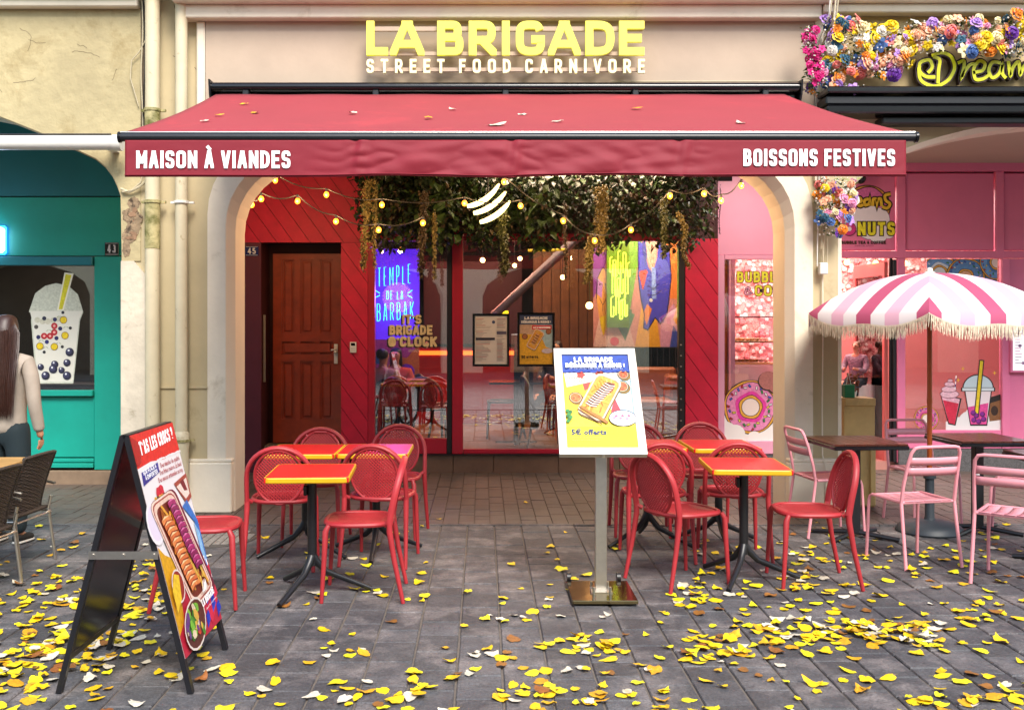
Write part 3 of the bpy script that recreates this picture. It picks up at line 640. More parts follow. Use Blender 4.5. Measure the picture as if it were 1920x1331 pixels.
for c in cols:
    for r in rows: pan(c[0]+.001, c[1]-.001, r[0]+.001, r[1]-.001)
b = MB(); b.box(cols[0][0]+.03, cols[2][1]-.03, YD-.012, YD-.0016, mid[0]+.02, mid[1]-.02, bev=.006); b.build('panel', m_door, dr)
b = MB(); hx = GX(630, YD); b.box(hx-.022, hx+.022, YD-.012, YD-.002, GZ(682, YD), GZ(645, YD), bev=.004); b.tube([(hx, YD-.01, GZ(655, YD)), (hx, YD-.05, GZ(655, YD)), (hx-.05, YD-.055, GZ(656, YD))], .01, 8); b.sphere((hx, YD-.035, GZ(660, YD)), .022, 8); b.build('handle', m_whitep, dr, True)
b = MB(); b.box(xd1+.01, xd1+.035, YI+.05, YI+.06, 1.0, 1.75); b.build('letter_strip', m_silver, sf)
def plate(name, label, px0, px1, py0, py1, Y, txt_, bg, fg):
    x0, x1, z0, z1 = GX(px0, Y), GX(px1, Y), GZ(py1, Y), GZ(py0, Y); t = thing(name, label, 'house number', (x0, Y, z0))
    b = MB(); b.box(x0, x1, Y-.012, Y-.001, z0, z1, bev=.003); b.build('plate', bg, t)
    a = Art((x0, Y-.013, z0), XU, ZU, FR, x1-x0, z1-z0); a.txt(txt_, .2, .2, .6, .62, fg, .2, gap=.2); a.rect(.06, .05, .94, .09, fg); a.rect(.06, .92, .94, .95, fg); a.build('numerals', t)
plate('house_number_plate', 'blue enamel house number 45 on the plum panel by the door', 460, 485, 462, 480, YI-.02, '45', M('blue_enamel', '#1c2a6c', .9, .2, .05, 3, 0), flat('#e8e8e8'))
t = thing('doorbell', 'white doorbell with small screen on the red planks beside the door', 'doorbell', (GX(663, YI), YI-.02, GZ(655, YI)))
b = MB(); b.box(GX(657, YI), GX(669, YI), YI-.05, YI-.0235, GZ(661, YI), GZ(641, YI), bev=.004); b.build('housing', m_whitep, t)
b = MB(); b.box(GX(659, YI), GX(667, YI), YI-.052, YI-.0505, GZ(648, YI), GZ(643, YI)); b.build('screen', m_blackg, t)
b = MB()
for i in range(4): b.box(GX(660+2*(i % 2)*2, YI), GX(662+2*(i % 2)*2, YI), YI-.053, YI-.0505, GZ(654+4*(i//2), YI), GZ(652+4*(i//2), YI))
b.build('buttons', m_silver, t)
# window frames
w1a, w1b, w2a, w2b, wr = GX(703, YI), GX(838, YI), GX(868, YI), GX(1272, YI), GX(1284, YI)
zh = GZ(452, YI); zc = 3.449
def bars(name, mat, rects, y0, y1, parent, bev=.004):
    b = MB()
    for r in rects: b.box(r[0], r[1], y0, y1, r[2], r[3], bev=bev)
    return b.build(name, mat, parent)
bars('window_post', m_redf, [(xw+.003, w1a, zb, zc)], YI-.03, YI+.08, sf)
bars('window_post', m_redf, [(GX(848, YI), w2a, zb, zc)], YI-.05, YI+.10, sf)
bars('black_post', m_black, [(w1b, GX(848, YI)-.002, zb, zc)], YI-.02, YI+.08, sf)
bars('bottom_rail', m_redf, [(w1a+.002, w1b-.002, zb, GZ(822, YI))], YI-.015, YI+.07, sf)
bars('bottom_rail', m_redf, [(w2a+.002, wr-.002, zb, GZ(842, YI))], YI-.015, YI+.07, sf)
bars('head_rail', m_redf, [(w1a+.002, w1b-.002, zh, zh+.08), (w2a+.002, wr-.002, zh, zh+.08)], YI-.015, YI+.07, sf)
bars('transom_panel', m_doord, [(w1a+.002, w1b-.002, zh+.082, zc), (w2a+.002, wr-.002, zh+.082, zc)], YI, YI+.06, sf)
bars('black_post', m_black, [(w2b, wr-.003, GZ(842, YI)+.003, zh-.003)], YI-.03, YI+.08, sf)
for i in range(9): z = .45+i*.12; b = MB(); b.box(w2b+.012, w2b+.03, YI-.045, YI-.032, z, z+.012); b.build('hinge_stud', m_silver, sf)
b = MB(); b.box(w1a+.002, w1b-.002, YI+.02, YI+.028, GZ(822, YI)+.002, zh-.002); b.build('glass_pane', GLASS, sf)
b = MB(); b.box(w2a+.002, w2b-.002, YI+.02, YI+.028, GZ(842, YI)+.002, zh-.002); b.build('glass_pane', GLASS, sf)
b = MB(); b.box(w2b, GX(1345, YI), YI-.03, YI+.03, GZ(447, YI), zc); b.build('transom_panel', m_doord, sf)
diag_planks(wr, GX(1345, YI), zb, GZ(448, YI), YI-.02, math.radians(54), .165, m_red, sf)
for i, (a, c) in enumerate(((690, 770), (770, 850), (850, 925), (925, 1046), (1046, 1160), (1160, 1283), (1283, 1345))):
    b = MB(); b.box(GX(a, YI)+.002, GX(c, YI)-.002, YI-.06, YI+.2, -.01, zb-.012, bev=.006); b.build('plinth_stone', m_plinth, sf)
b = MB(); b.box(xw, GX(1345, YI), YI-.085, YI+.2, zb-.011, zb-.001); b.build('sill_strip', m_black, sf)
# ------------------------------------------------------------------ pink shop front
YP = 11.4
pk = thing('pink_shop_facade', 'pink panelled dessert shop front behind the white pier', 'shop front', (0, YP, 0))
def pbox(name, mat, px0, px1, py0, py1, y0, y1, bev=.004, parent=None):
    b = MB(); b.box(GX(px0, YP), GX(px1, YP), y0, y1, GZ(py1, YP), GZ(py0, YP), bev=bev); return b.build(name, mat, parent or pk)
pbox('head_panel', m_pinkl, 1345, 1460, 250, 478, YP-.02, YP+.03)
pbox('frame', m_pinkl, 1345, 1357, 478.5, 850, YP-.04, YP+.03); pbox('frame', m_pinkl, 1357.5, 1475, 478.5, 487, YP-.04, YP+.03); pbox('frame', m_pinkl, 1357.5, 1475, 826, 850, YP-.04, YP+.03)
pbox('wall_panel', m_pinkl, 1461, 1574, 300, 850, YP-.02, YP+.03)
pbox('glass_pane', GLASS2, 1357.6, 1460, 487.5, 825.5, YP, YP+.006, 0)
pbox('beam', m_pinkw, 1460.5, 2500, 296, 322, YP-.05, YP+.03)
for a, c in ((1576, 1679), (1697, 1864), (1881, 2060), (2080, 2400)): pbox('upper_panel', m_pinkw, a, c, 325, 470, YP-.005, YP+.02, .01)
for a, c in ((1680, 1696), (1865, 1880), (2061, 2079)): pbox('stile', m_pinkw, a, c, 322.5, 485, YP-.03, YP+.03)
pbox('rail', m_pinkw, 1575, 2500, 471, 484, YP-.028, YP+.03)
pbox('post', m_pinkw, 1680, 1695, 485.5, 866, YP-.04, YP+.03); pbox('post', m_pinkw, 1876, 1890, 485.5, 840, YP-.04, YP+.03)
pbox('black_jamb', m_black, 1674, 1679.5, 487, 866, YP-.02, YP+.1)
pbox('wall_panel', m_pinkw, 1891, 2500, 485.5, 840, YP-.01, YP+.03)
pbox('bottom_rail', m_pinkw, 1695.5, 1875.5, 806, 840, YP-.03, YP+.03)
pbox('granite_base', m_granite, 1681, 2500, 841, 884, YP-.06, YP+.2)
pbox('granite_base', m_granite, 1345, 1579, 851, 884, YP-.02, YP+.2)
pbox('glass_pane', GLASS2, 1695.5, 1875.5, 486, 805.5, YP, YP+.006, 0)
b = MB(); b.box(YP*0+GX(1675, YP)-.03, GX(1675, YP), YP+.02, YP+.05, .1, 2.4); b.build('hinge_post', m_black, pk)
# open pink door swung inward
od = thing('open_glass_door', 'pink framed glass door standing open behind the umbrella', 'door', (GX(1672, YP), YP+.1, 0), math.radians(0))
dxx = GX(1672, YP)-.04
b = MB()
for z0, z1 in ((.1, .3), (2.2, 2.35)): b.box(dxx-.02, dxx+.02, YP+.12, YP+.95, z0, z1)
for y0, y1 in ((.06, .12), (.95, 1.02)): b.box(dxx-.02, dxx+.02, YP+y0, YP+y1, .1, 2.35)
b.build('frame', M('salmon_paint', '#c9605a', .8, .4, .05, 3, .05), od); b = MB(); b.box(dxx-.004, dxx+.004, YP+.12, YP+.95, .3, 2.2); b.build('pane', GLASS2, od)
# ------------------------------------------------------------------ teal shop front
YT = 10.5
tl = thing('teal_shop_facade', 'teal painted bubble tea shop front under the left arch', 'shop front', (-4, YT, 0))
def tbox(name, mat, px0, px1, py0, py1, y0, y1, bev=.005):
    b = MB(); b.box(GX(px0, YT), GX(px1, YT), y0, y1, GZ(py1, YT), GZ(py0, YT), bev=bev); return b.build(name, mat, tl)
tbox('upper_board', m_teald, -700, 240, 100, 368, YT, YT+.05)
tbox('upper_board', m_teal, -700, 240, 370, 480, YT-.004, YT+.05)
tbox('head_rail', m_teald, -700, 176, 482, 498, YT-.05, YT+.05)
tbox('pillar', m_teal, 178, 245, 481.5, 880, YT-.02, YT+.05)
tbox('sill', m_teal, -700, 177, 731, 742, YT-.06, YT+.05)
tbox('lower_board', m_teal, -700, 177, 744, 857, YT, YT+.05); tbox('lower_board', m_teal, -700, 177, 859, 866, YT-.02, YT+.05); tbox('lower_board', m_teal, -700, 177, 867.5, 876, YT-.04, YT+.05)
tbox('stone_base', M('beige_base_stone', '#8d7660', .75, .8, .2, 6, .2, 60, world=True), -700, 245, 881, 912, YT-.08, YT+.05)
tbox('glass_pane', GLASS, -700, 176.5, 499, 730, YT, YT+.006, 0)
plate('house_number_plate', 'dark house number plate 43 on the teal pillar', 197, 223, 455, 479, YT-.02, '43', m_blackg, flat('#d8d0d0'))
# ------------------------------------------------------------------ red awning
AF, AB = 6.15, 8.55; ax0, ax1 = GX(230, AF), GX(1706, AF); bx0, bx1 = GX(405, AB), GX(1470, AB); azf, azb = GZ(250, AF), GZ(178, AB)
aw = thing('awning', 'red canvas awning with lettered valance and dark front bar', 'awning', (0, AB, azb))
def awf(u, v):
    x = (bx0+(ax0-bx0)*v)*(1-u)+(bx1+(ax1-bx1)*v)*u; y = AB+(AF-AB)*v
    z = azb+(azf-azb)*v-.018*math.sin(math.pi*v)*(1+.35*math.cos(u*6*math.pi))+.004*math.sin(u*40+v*3)*(1-v)*.5
    return (x, y, z)
b = MB(); b.grid(awf, 72, 14); cv = b.build('canopy', m_awn, aw, 'all', fixn=False)
sm = cv.modifiers.new('t', 'SOLIDIFY'); sm.thickness = .003
def vl(u, v):
    x = ax0+.02+(ax1-ax0-.05)*u; z = azf-.045-v*(azf-.045-GZ(333 if u < .5 else 332, AF))
    kk = max(.14, 1-max(0, abs(u-.5)-.20)*12)
    f1 = noise.noise(Vector((u*13+v*1.2, v*.5, 1))); f2 = noise.noise(Vector((u*30-v*2.5, v*.9, 4))); f3 = noise.noise(Vector((u*9+v*3, v*1.6, 9)))
    sh = sum(math.exp(-((u-c_)/.012)**2)*math.sin((u-c_)*260+v*3) for c_ in (.30, .50, .715))
    y = AF-.014-abs(f1*.030+f2*.012+f3*.014)*kk*min(1, v*3+.1)-.010*sh*kk*(1-.5*v)-.010*v*kk
    return (x, y, z+.006*math.sin(u*23)*v*kk)
b = MB(); b.grid(vl, 340, 22); va = b.build('valance', m_awnv, aw, 'all', fixn=False); sm = va.modifiers.new('t', 'SOLIDIFY'); sm.thickness = .002
b = MB(); b.tube([(ax0+.02+(ax1-ax0-.05)*i/60, vl(i/60, 1)[1]-.004, vl(i/60, 1)[2]+.012) for i in range(61)], .006, 6, flat=.6); b.build('hem', m_awnv, va, True)
def lett(text, px0, px1, py0, py1, parent):
    h = GZ(py0, AF)-GZ(py1, AF)
    for c, mm in letters(None, text, h, GX(px1, AF)-GX(px0, AF), h*.185, (GX(px0, AF), AF-.0245, GZ(py1, AF)), XU, ZU, FR, .0005, 0, .11, .30, 5, per=True):
        mm.build('letter', flat('#ffffff', .95), parent, fixn=False)
lett('MAISON À VIANDES', 258, 546, 284, 317, va); lett('BOISSONS FESTIVES', 1392, 1675, 281, 313, va)
b = MB(); b.tube([(ax0-.01, AF, azf-.025), (ax1+.03, AF, azf-.025)], .026, 14); b.build('front_bar', m_black, aw, True)
b = MB(); b.tube([(ax0-.01, AF-.003, azf+.0035), (ax1+.03, AF-.003, azf+.0035)], .007, 8); b.build('front_bar_trim', m_silver, aw, True)
for x0 in (ax0-.024, ax1+.03): b = MB(); b.tube([(x0, AF, azf-.025), (x0+.014, AF, azf-.025)], .034, 14); b.build('end_cap', m_blackg, aw, True)
cx0, cx1 = GX(394, 8.6), GX(1502, 8.6)
b = MB(); b.tube([(cx0, 8.66, 3.665), (cx1, 8.66, 3.665)], .055, 14, flat=.8); b.box(cx0, cx1, 8.66, 8.85, 3.64, 3.70); b.build('cassette_lid', m_blackg, aw, True)
b = MB(); b.box(cx0+.02, cx1-.02, 8.70, 8.85, 3.48, 3.635); b.build('cassette', m_blackg, aw)
b = MB(); b.tube([(cx0+.08, 8.66, 3.56), (cx1-.08, 8.66, 3.56)], .036, 14); b.build('roller_tube', m_silver, aw, True)
for i in range(5): x0 = cx0+.3+i*(cx1-cx0-.6)/4; b = MB(); b.box(x0-.025, x0+.025, 8.59, 8.72, 3.5, 3.63, bev=.006); b.build('bracket', m_black, aw)
for x0 in (cx0-.012, cx1): b = MB(); b.prism([(8.58, 3.72), (8.86, 3.72), (8.86, 3.42), (8.72, 3.42), (8.6, 3.6)], (x0, 0, 0), YU, ZU, XU, .014); b.build('end_plate', m_black, aw)
for sx in (-1, 1):
    xa, xb = (.2+sx*1.9, .2+sx*1.1); b = MB(); b.tube([(xa, 8.7, 3.5), (xb, 7.4, 3.10)], .022, 8); b.tube([(xb, 7.4, 3.10), (xa, AF+.02, azf-.05)], .018, 8); b.sphere((xb, 7.4, 3.10), .035, 8); b.build('folding_arm', m_black, aw, True)
# white awning bar on the left
la = thing('folded_awning', 'closed awning in a white round cassette over the left arch', 'awning', (-4.2, 8.55, 3.3))
zc_ = GZ(265, 8.6); x1_ = GX(206, 8.6)
b = MB(); b.tube([(-9, 8.68, zc_), (x1_, 8.68, zc_)], .062, 20); b.build('cassette', m_whitep, la, True)
b = MB(); b.tube([(x1_+.002, 8.68, zc_), (x1_+.075, 8.68, zc_)], .07, 20); b.build('end_cap', m_whitep, la, True)
b = MB(); b.box(x1_-.08, x1_-.02, 8.745, 8.885, zc_-.05, zc_+.05); b.box(-5.2, -5.14, 8.745, 8.885, zc_-.05, zc_+.05); b.build('bracket', m_whitep, la)
b = MB(); b.tube([(-9, 8.68, zc_+.072), (x1_-.02, 8.68, zc_+.072)], .008, 6); b.build('trim', m_black, la)
# black awning on the right
ra_ = thing('folded_awning', 'closed black awning cassette under the flower garland sign', 'awning', (5, 8.6, 3.5)); x0 = GX(1549, 8.6)
for nm, z0, z1, y0, mm in (('cassette_lid', 3.60, 3.655, 8.55, m_blackg), ('cassette', 3.51, 3.585, 8.60, m_black), ('front_bar', 3.43, 3.50, 8.57, m_blackg), ('folded_arm', 3.36, 3.42, 8.66, m_black)):
    b = MB(); b.box(x0+(.0 if nm != 'folded_arm' else .5), 9, y0, 8.84, z0, z1, bev=.012); b.build(nm, mm, ra_)
# ------------------------------------------------------------------ signs on the fascia
m_sy = M('lit_yellow_letter_face', '#f2ea5c', .75, .4, 0, bump=0, emis=.16, ecol='#ecec50')
m_sw = M('lit_cream_letter_face', '#fbf2c4', .8, .4, 0, bump=0, emis=.12, ecol='#fff0b0')
YS = 8.70; sg = thing('restaurant_sign', 'lit raised sign reading LA BRIGADE STREET FOOD CARNIVORE above the red awning', 'sign', (.2, YS, 3.9))
hx, hw = GZ(42, YS)-GZ(106, YS), None
for ch, a, c in (('L', 688, 728), ('A', 732, 796), ('B', 820, 869), ('R', 879, 931), ('I', 941, 958), ('G', 967, 1021), ('A', 1027, 1088), ('D', 1097, 1151), ('E', 1160, 1207)):
    mm = MB(); letters(mm, ch, hx, GX(c, YS)-GX(a, YS), .067 if ch != 'A' else .064, (GX(a, YS), YS, GZ(106, YS)), XU, ZU, FR, .04, 0, seg=9)
    mm.build('yellow_letter', m_sy, sg, fixn=False)
h2 = GZ(113, YS)-GZ(139, YS)
for c, mm in letters(None, 'STREET FOOD CARNIVORE', h2, GX(1208, YS)-GX(688, YS), .0215, (GX(688, YS), YS, GZ(139, YS)), XU, ZU, FR, .035, 0, .50, .55, 6, per=True): mm.build('white_letter', m_sw, sg, fixn=False)
for py0, py1 in ((50, 58), (97, 104), (127, 134)):
    b = MB(); b.box(GX(700, YS), GX(1205, YS), YS+.006, YS+.03, GZ(py1, YS), GZ(py0, YS)); b.build('rail', m_fascia, sg)
b = MB(); b.tube([(GX(1150, YS), 8.84, 3.70+.06), (2.9, 8.84, 3.765)], .005, 6); b.build('feed_cable', m_cable, sg)
# script sign on the right : strokes of the word
def script(name, label, o, ux, uz, strokes, t, d, face, edge, halo, parent=None, cat='sign'):
    t_ = thing(name, label, cat, o) if parent is None else parent
    o, ux, uz = Vector(o), Vector(ux), Vector(uz)
    for i, P in enumerate(strokes):
        b = MB(); pts = fillet([(p[0], p[1], 1) for p in P], 6)
        L_, R_ = ribbon(pts, t*halo); n = len(L_)
        def add(bb, L_, R_, y0, y1):
            n = len(L_); un = Vector(FR); A = [o+ux*p.x+uz*p.y+un*y1 for p in L_+R_]+[o+ux*p.x+uz*p.y+un*y0 for p in L_+R_]
            fs = [(k, n+k, n+k+1, k+1) for k in range(n-1)]+[(k, k+1, 2*n+k+1, 2*n+k) for k in range(n-1)]+[(n+k+1, n+k, 3*n+k, 3*n+k+1) for k in range(n-1)]+[(n, 0, 2*n, 3*n), (n-1, 2*n-1, 4*n-1, 3*n-1)]
            bb.add(A, fs)
        add(b, L_, R_, 0, d); b.build('backing_stroke', edge, t_, fixn=False)
        b = MB(); L2, R2 = ribbon(pts, t); add(b, L2, R2, d+.0005+.0007*i, d+.004+.0007*i); b.build('letter_stroke', face, t_, fixn=False)
    return t_
mY = M('yellow_letter_paint', '#e2e010', .8, .4, .05, 3, 0); mB = M('dark_brown_letter_edge', '#33130f', .9, .5, .05, 3, 0)
k = 8.76/1900
def SP(*ps): return [((x-1715)*k, (178-y)*k) for x, y in ps]
D = [SP((1752, 146), (1734, 146), (1722, 136), (1722, 118), (1742, 112), (1748, 128), (1738, 138)), SP((1721, 128), (1722, 154), (1752, 166), (1778, 152), (1790, 128), (1782, 106), (1764, 99), (1745, 106)), SP((1748, 108), (1762, 112), (1758, 130), (1757, 158))]
D += [SP((1794, 120), (1806, 114), (1806, 126), (1800, 150), (1806, 136), (1818, 120), (1828, 122)), SP((1822, 138), (1842, 134), (1846, 120), (1834, 114), (1822, 130), (1826, 152), (1842, 150), (1852, 142)), SP((1874, 120), (1858, 116), (1850, 134), (1858, 150), (1872, 140), (1878, 118), (1876, 142), (1884, 148)), SP((1888, 116), (1892, 148), (1896, 128), (1908, 114), (1910, 146), (1916, 126), (1930, 114), (1932, 140), (1944, 148)), SP((1972, 116), (1950, 114), (1952, 130), (1970, 138), (1962, 152), (1944, 148))]
script('dreams_sign', 'yellow script sign with dark outline beside the flower garland', (GX(1715, 8.76), 8.80, GZ(178, 8.76)), XU, ZU, D, .028, .055, mY, mB, 1.9)
# ------------------------------------------------------------------ red chair
m_rc = M('red_plastic', '#b62c34', .72, .5, .12, 6, .12, 250, rnd=.07, dist=.001, stain=(14, .66, .82, '#c8767a'))
def lerp(a, c, t): return a+(c-a)*t
def hoopy(z): return -.185-.085*max(0, (z-.46)/.37)**1.25 if z > .46 else -.185-.095*((.46-z)/.46)
def red_chair(label):
    t = thing('red_chair', label, 'chair', local=True, group='red perforated plastic chairs around the square tables'); b = MB()
    side = [(.215-.005*0, z) for z in (.46, .5, .55, .60)]
    right = [(.218, .46), (.218, .55), (.216, .62)]+[(.216*math.cos(a), .62+.205*math.sin(a)) for a in [math.pi*i/16 for i in range(1, 16)]]+[(-.216, .62), (-.218, .55), (-.218, .46)]
    b.tube([(x, hoopy(z), z) for x, z in right], .0165, 10, flat=1.25); b.build('back_frame', m_rc, t, True)
    for sx in (-1, 1):
        b = MB(); b.tube([(sx*.218, hoopy(.475), .475), (sx*.217, -.187, .42), (sx*.222, -.215, .25), (sx*.232, -.268, 0)], [.0175, .019, .016, .0125], 10); b.build('leg', m_rc, t, True)
        b = MB(); b.tube([(sx*.185, .175, .452), (sx*.197, .192, .42), (sx*.203, .20, .25), (sx*.21, .215, 0)], [.015, .0185, .0155, .012], 10); b.build('leg', m_rc, t, True)
    # seat
    n = 28; prof = []
    def sup(a, rx, ry, e=3.2): c, s_ = math.cos(a), math.sin(a); q = (abs(c)**e+abs(s_)**e)**(-1/e); return rx*q*c, ry*q*s_
    b = MB(); ring = [sup(2*math.pi*i/n, .205, .20) for i in range(n)]
    b.tube([(x*(1+.04*(y/.2)), y+.005, .455) for x, y in ring], .0155, 8, closed=True)
    vs = [(0, 0, .449)]+[(x*.5, y*.5, .450) for x, y in ring]+[(x*.97*(1+.04*(y/.2)), y*.97+.005, .459) for x, y in ring]
    fs = [(0, 1+i, 1+(i+1) % n) for i in range(n)]+[(1+i, n+1+i, n+1+(i+1) % n, 1+(i+1) % n) for i in range(n)]
    b.add(vs, fs); b.add([(v[0], v[1], v[2]-.012) for v in vs], [f[::-1] for f in fs])
    for sx in (-1, 1): b.tube([(sx*.19, -.16, .452), (sx*.216, hoopy(.47), .47)], .014, 8)
    st = b.build('seat', m_rc, t, True)
    b = MB()
    for i in range(-11, 12):
        x0 = i*.0155; yy = .17 if abs(i) < 10 else .14
        b.box(x0-.0032, x0+.0032, -yy, yy, .4615-.010*(1-(i/11)**2)*1, .4640-.010*(1-(i/11)**2)*1)
    tag(b.build('seat_ribs', m_rc, st), kind='stuff')
    # oval perforated shell
    cz, rx, rz = .625, .163, .182
    def by(x, z): return hoopy(z)-.004-.022*(1-(x/rx)**2-((z-cz)/rz)**2*.5)+.006
    E = [(rx*math.cos(2*math.pi*i/30), cz+rz*math.sin(2*math.pi*i/30)) for i in range(30)]
    b = MB(); b.tube([(x, by(x, z), z) for x, z in E], .0105, 8, closed=True)
    for sx in (-1, 1): b.tube([(sx*.10, hoopy(.76)-.002, .765), (sx*.12, hoopy(.78), .792)], .01, 6)
    b.tube([(-.05, hoopy(.8), .80), (.05, hoopy(.8), .80)], .010, 6)
    for sx in (-1, 1): b.tube([(sx*.06, hoopy(.46)-.002, .45), (sx*.08, hoopy(.49), .48)], .012, 6)
    bk = b.build('backrest', m_rc, t, True)
    b = MB(); p = .0165; wd = .0040
    for fam in (1, -1):
        for i in range(-18, 19):
            c0 = i*p*math.sqrt(2)*1.0; seg = []
            for j in range(0, 49):
                s_ = -.24+j*.01; x = s_; z = cz+fam*s_+c0
                if (x/rx)**2+((z-cz)/rz)**2 < .97: seg.append((x, z))
            if len(seg) < 2: continue
            seg = seg[::3]+([seg[-1]] if (len(seg)-1) % 3 else [])
            if len(seg) < 2: continue
            off = .0008*fam; dx, dz = wd*.7, -fam*wd*.7; A = []; m_ = len(seg)
            for yy in (.0025, -.0025):
                for sg_ in (1, -1): A += [(x+dx*sg_, by(x, z)+off+yy, z+dz*sg_) for x, z in seg]
            fs = []
            for k_ in range(m_-1): fs += [(k_, k_+1, m_+k_+1, m_+k_), (2*m_+k_, 3*m_+k_, 3*m_+k_+1, 2*m_+k_+1), (k_, 2*m_+k_, 2*m_+k_+1, k_+1), (m_+k_, m_+k_+1, 3*m_+k_+1, 3*m_+k_)]
            b.add(A, fs)
    tag(b.build('perforated_mesh', m_rc, bk, fixn=False), kind='stuff')
    return t
R_ = math.radians
red = red_chair('red chair facing left at the front left table, its back toward the menu stand')
chairs = [
 (-.745, 6.2, R_(92), None),
 (-1.66, 6.03, R_(-84), 'red chair half hidden behind the sandwich board'),
 (-1.37, 6.98, R_(3), 'red chair with its back to the street between pier and front left table'),
 (-.705, 7.1, R_(-9), 'red chair with its back to the street at the purple tinted table'),
 (-1.27, 7.68, R_(180), 'red chair facing the street behind the rear table beside the brown door'),
 (-.70, 7.93, R_(174), 'red chair facing the street behind the purple tinted table'),
 (1.27, 6.5, R_(-62), 'red chair turned right, nearest to the menu stand foot'),
 (2.09, 6.5, R_(88), 'red chair facing left in front of the white pier beside the pink chairs'),
 (1.22, 7.2, R_(2), 'red chair with its back to the street just right of the menu board'),
 (1.775, 7.22, R_(-4), 'red chair with its back to the street directly behind the front right table'),
 (1.25, 8.02, R_(176), 'red chair facing the street, mostly hidden by the tilted menu board'),
 (1.80, 8.1, R_(182), 'red chair facing the street under the diagonal red planks')]
for i, (x, y, rz, lb) in enumerate(chairs):
    if i == 0: red.location = (x, y, 0.002); red.rotation_euler = (0, 0, rz)
    else: clone(red, (x, y, .002), rz, lb)
# ------------------------------------------------------------------ square tables
m_tt = M('red_laminate', '#dc1420', .8, .3, .10, 5, .06, 40, stain=(11, .62, .85, '#b05a4c')); m_te = M('yellow_table_edge', '#e2ac0a', .8, .45, .12, 14, .04, 40)
def red_table(label, w_=.5, d_=.6):
    t = thing('red_table', label, 'table', local=True, group='square red tables with yellow edges'); b = MB(); b.box(-w_/2+.004, w_/2-.004, -d_/2+.004, d_/2-.004, .72, .749, bev=.003); tp = b.build('tabletop', m_tt, t)
    r = .03; P = []
    for sx, sy, a0 in ((1, 1, 0), (-1, 1, 90), (-1, -1, 180), (1, -1, 270)): P += [(sx*(w_/2-r)+r*math.cos(R_(a0+a)), sy*(d_/2-r)+r*math.sin(R_(a0+a))) for a in (0, 30, 60, 90)]
    b = MB(); n = len(P); vs = []
    for z, e in ((.716, .004), (.722, 0), (.743, 0), (.7495, .003), (.7495, .009)): vs += [(x*(1-2*e/w_), y*(1-2*e/d_), z) for x, y in P]
    b.add(vs, [(j*n+i, j*n+(i+1) % n, (j+1)*n+(i+1) % n, (j+1)*n+i) for j in range(4) for i in range(n)]); b.build('edge_band', m_te, tp)
    b = MB(); b.cyl(0, 0, .17, .70, .029, n=14); b.box(-.13, .13, -.02, .02, .698, .715); b.box(-.02, .02, -.16, .16, .700, .714); b.box(-.05, -.028, -.03, .03, .60, .66, bev=.004); b.build('column', m_black, t, True)
    for k in range(3):
        a = R_(-115+120*k); c, s_ = math.cos(a), math.sin(a); b = MB(); b.tube([(0.0*c, 0.0*s_, .235), (.03*c, .03*s_, .19), (.09*c, .09*s_, .13), (.36*c, .36*s_, .016)], [.028, .024, .02, .016], 10); b.build('foot', m_black, t, True)
    return t
tb = red_table('square red table with yellow edge at the front left')
tb.location = (-1.045, 6.21, 0.002); tb.rotation_euler = (0, 0, R_(3))
for x, y, rz, lb in ((-1.27, 7.27, 85, 'square red table left rear, in front of the brown door'), (-.765, 7.29, 25, 'square red table with purple tinted top, in front of the left window'),
        (1.68, 6.52, -4, 'square red table alone in front of the right hand group'), (1.235, 7.6, 85, 'square red table right behind the menu board'), (1.765, 7.58, 25, 'square red table between the rear right chairs, near the pink window')):
    c = clone(tb, (x, y, .002), 0, lb)
    if abs(rz) > 10:      # turn only the feet
        for ch in c.children:
            if ch.name.startswith('foot'): ch.rotation_euler = (0, 0, R_(rz))
    else: c.rotation_euler = (0, 0, R_(rz))
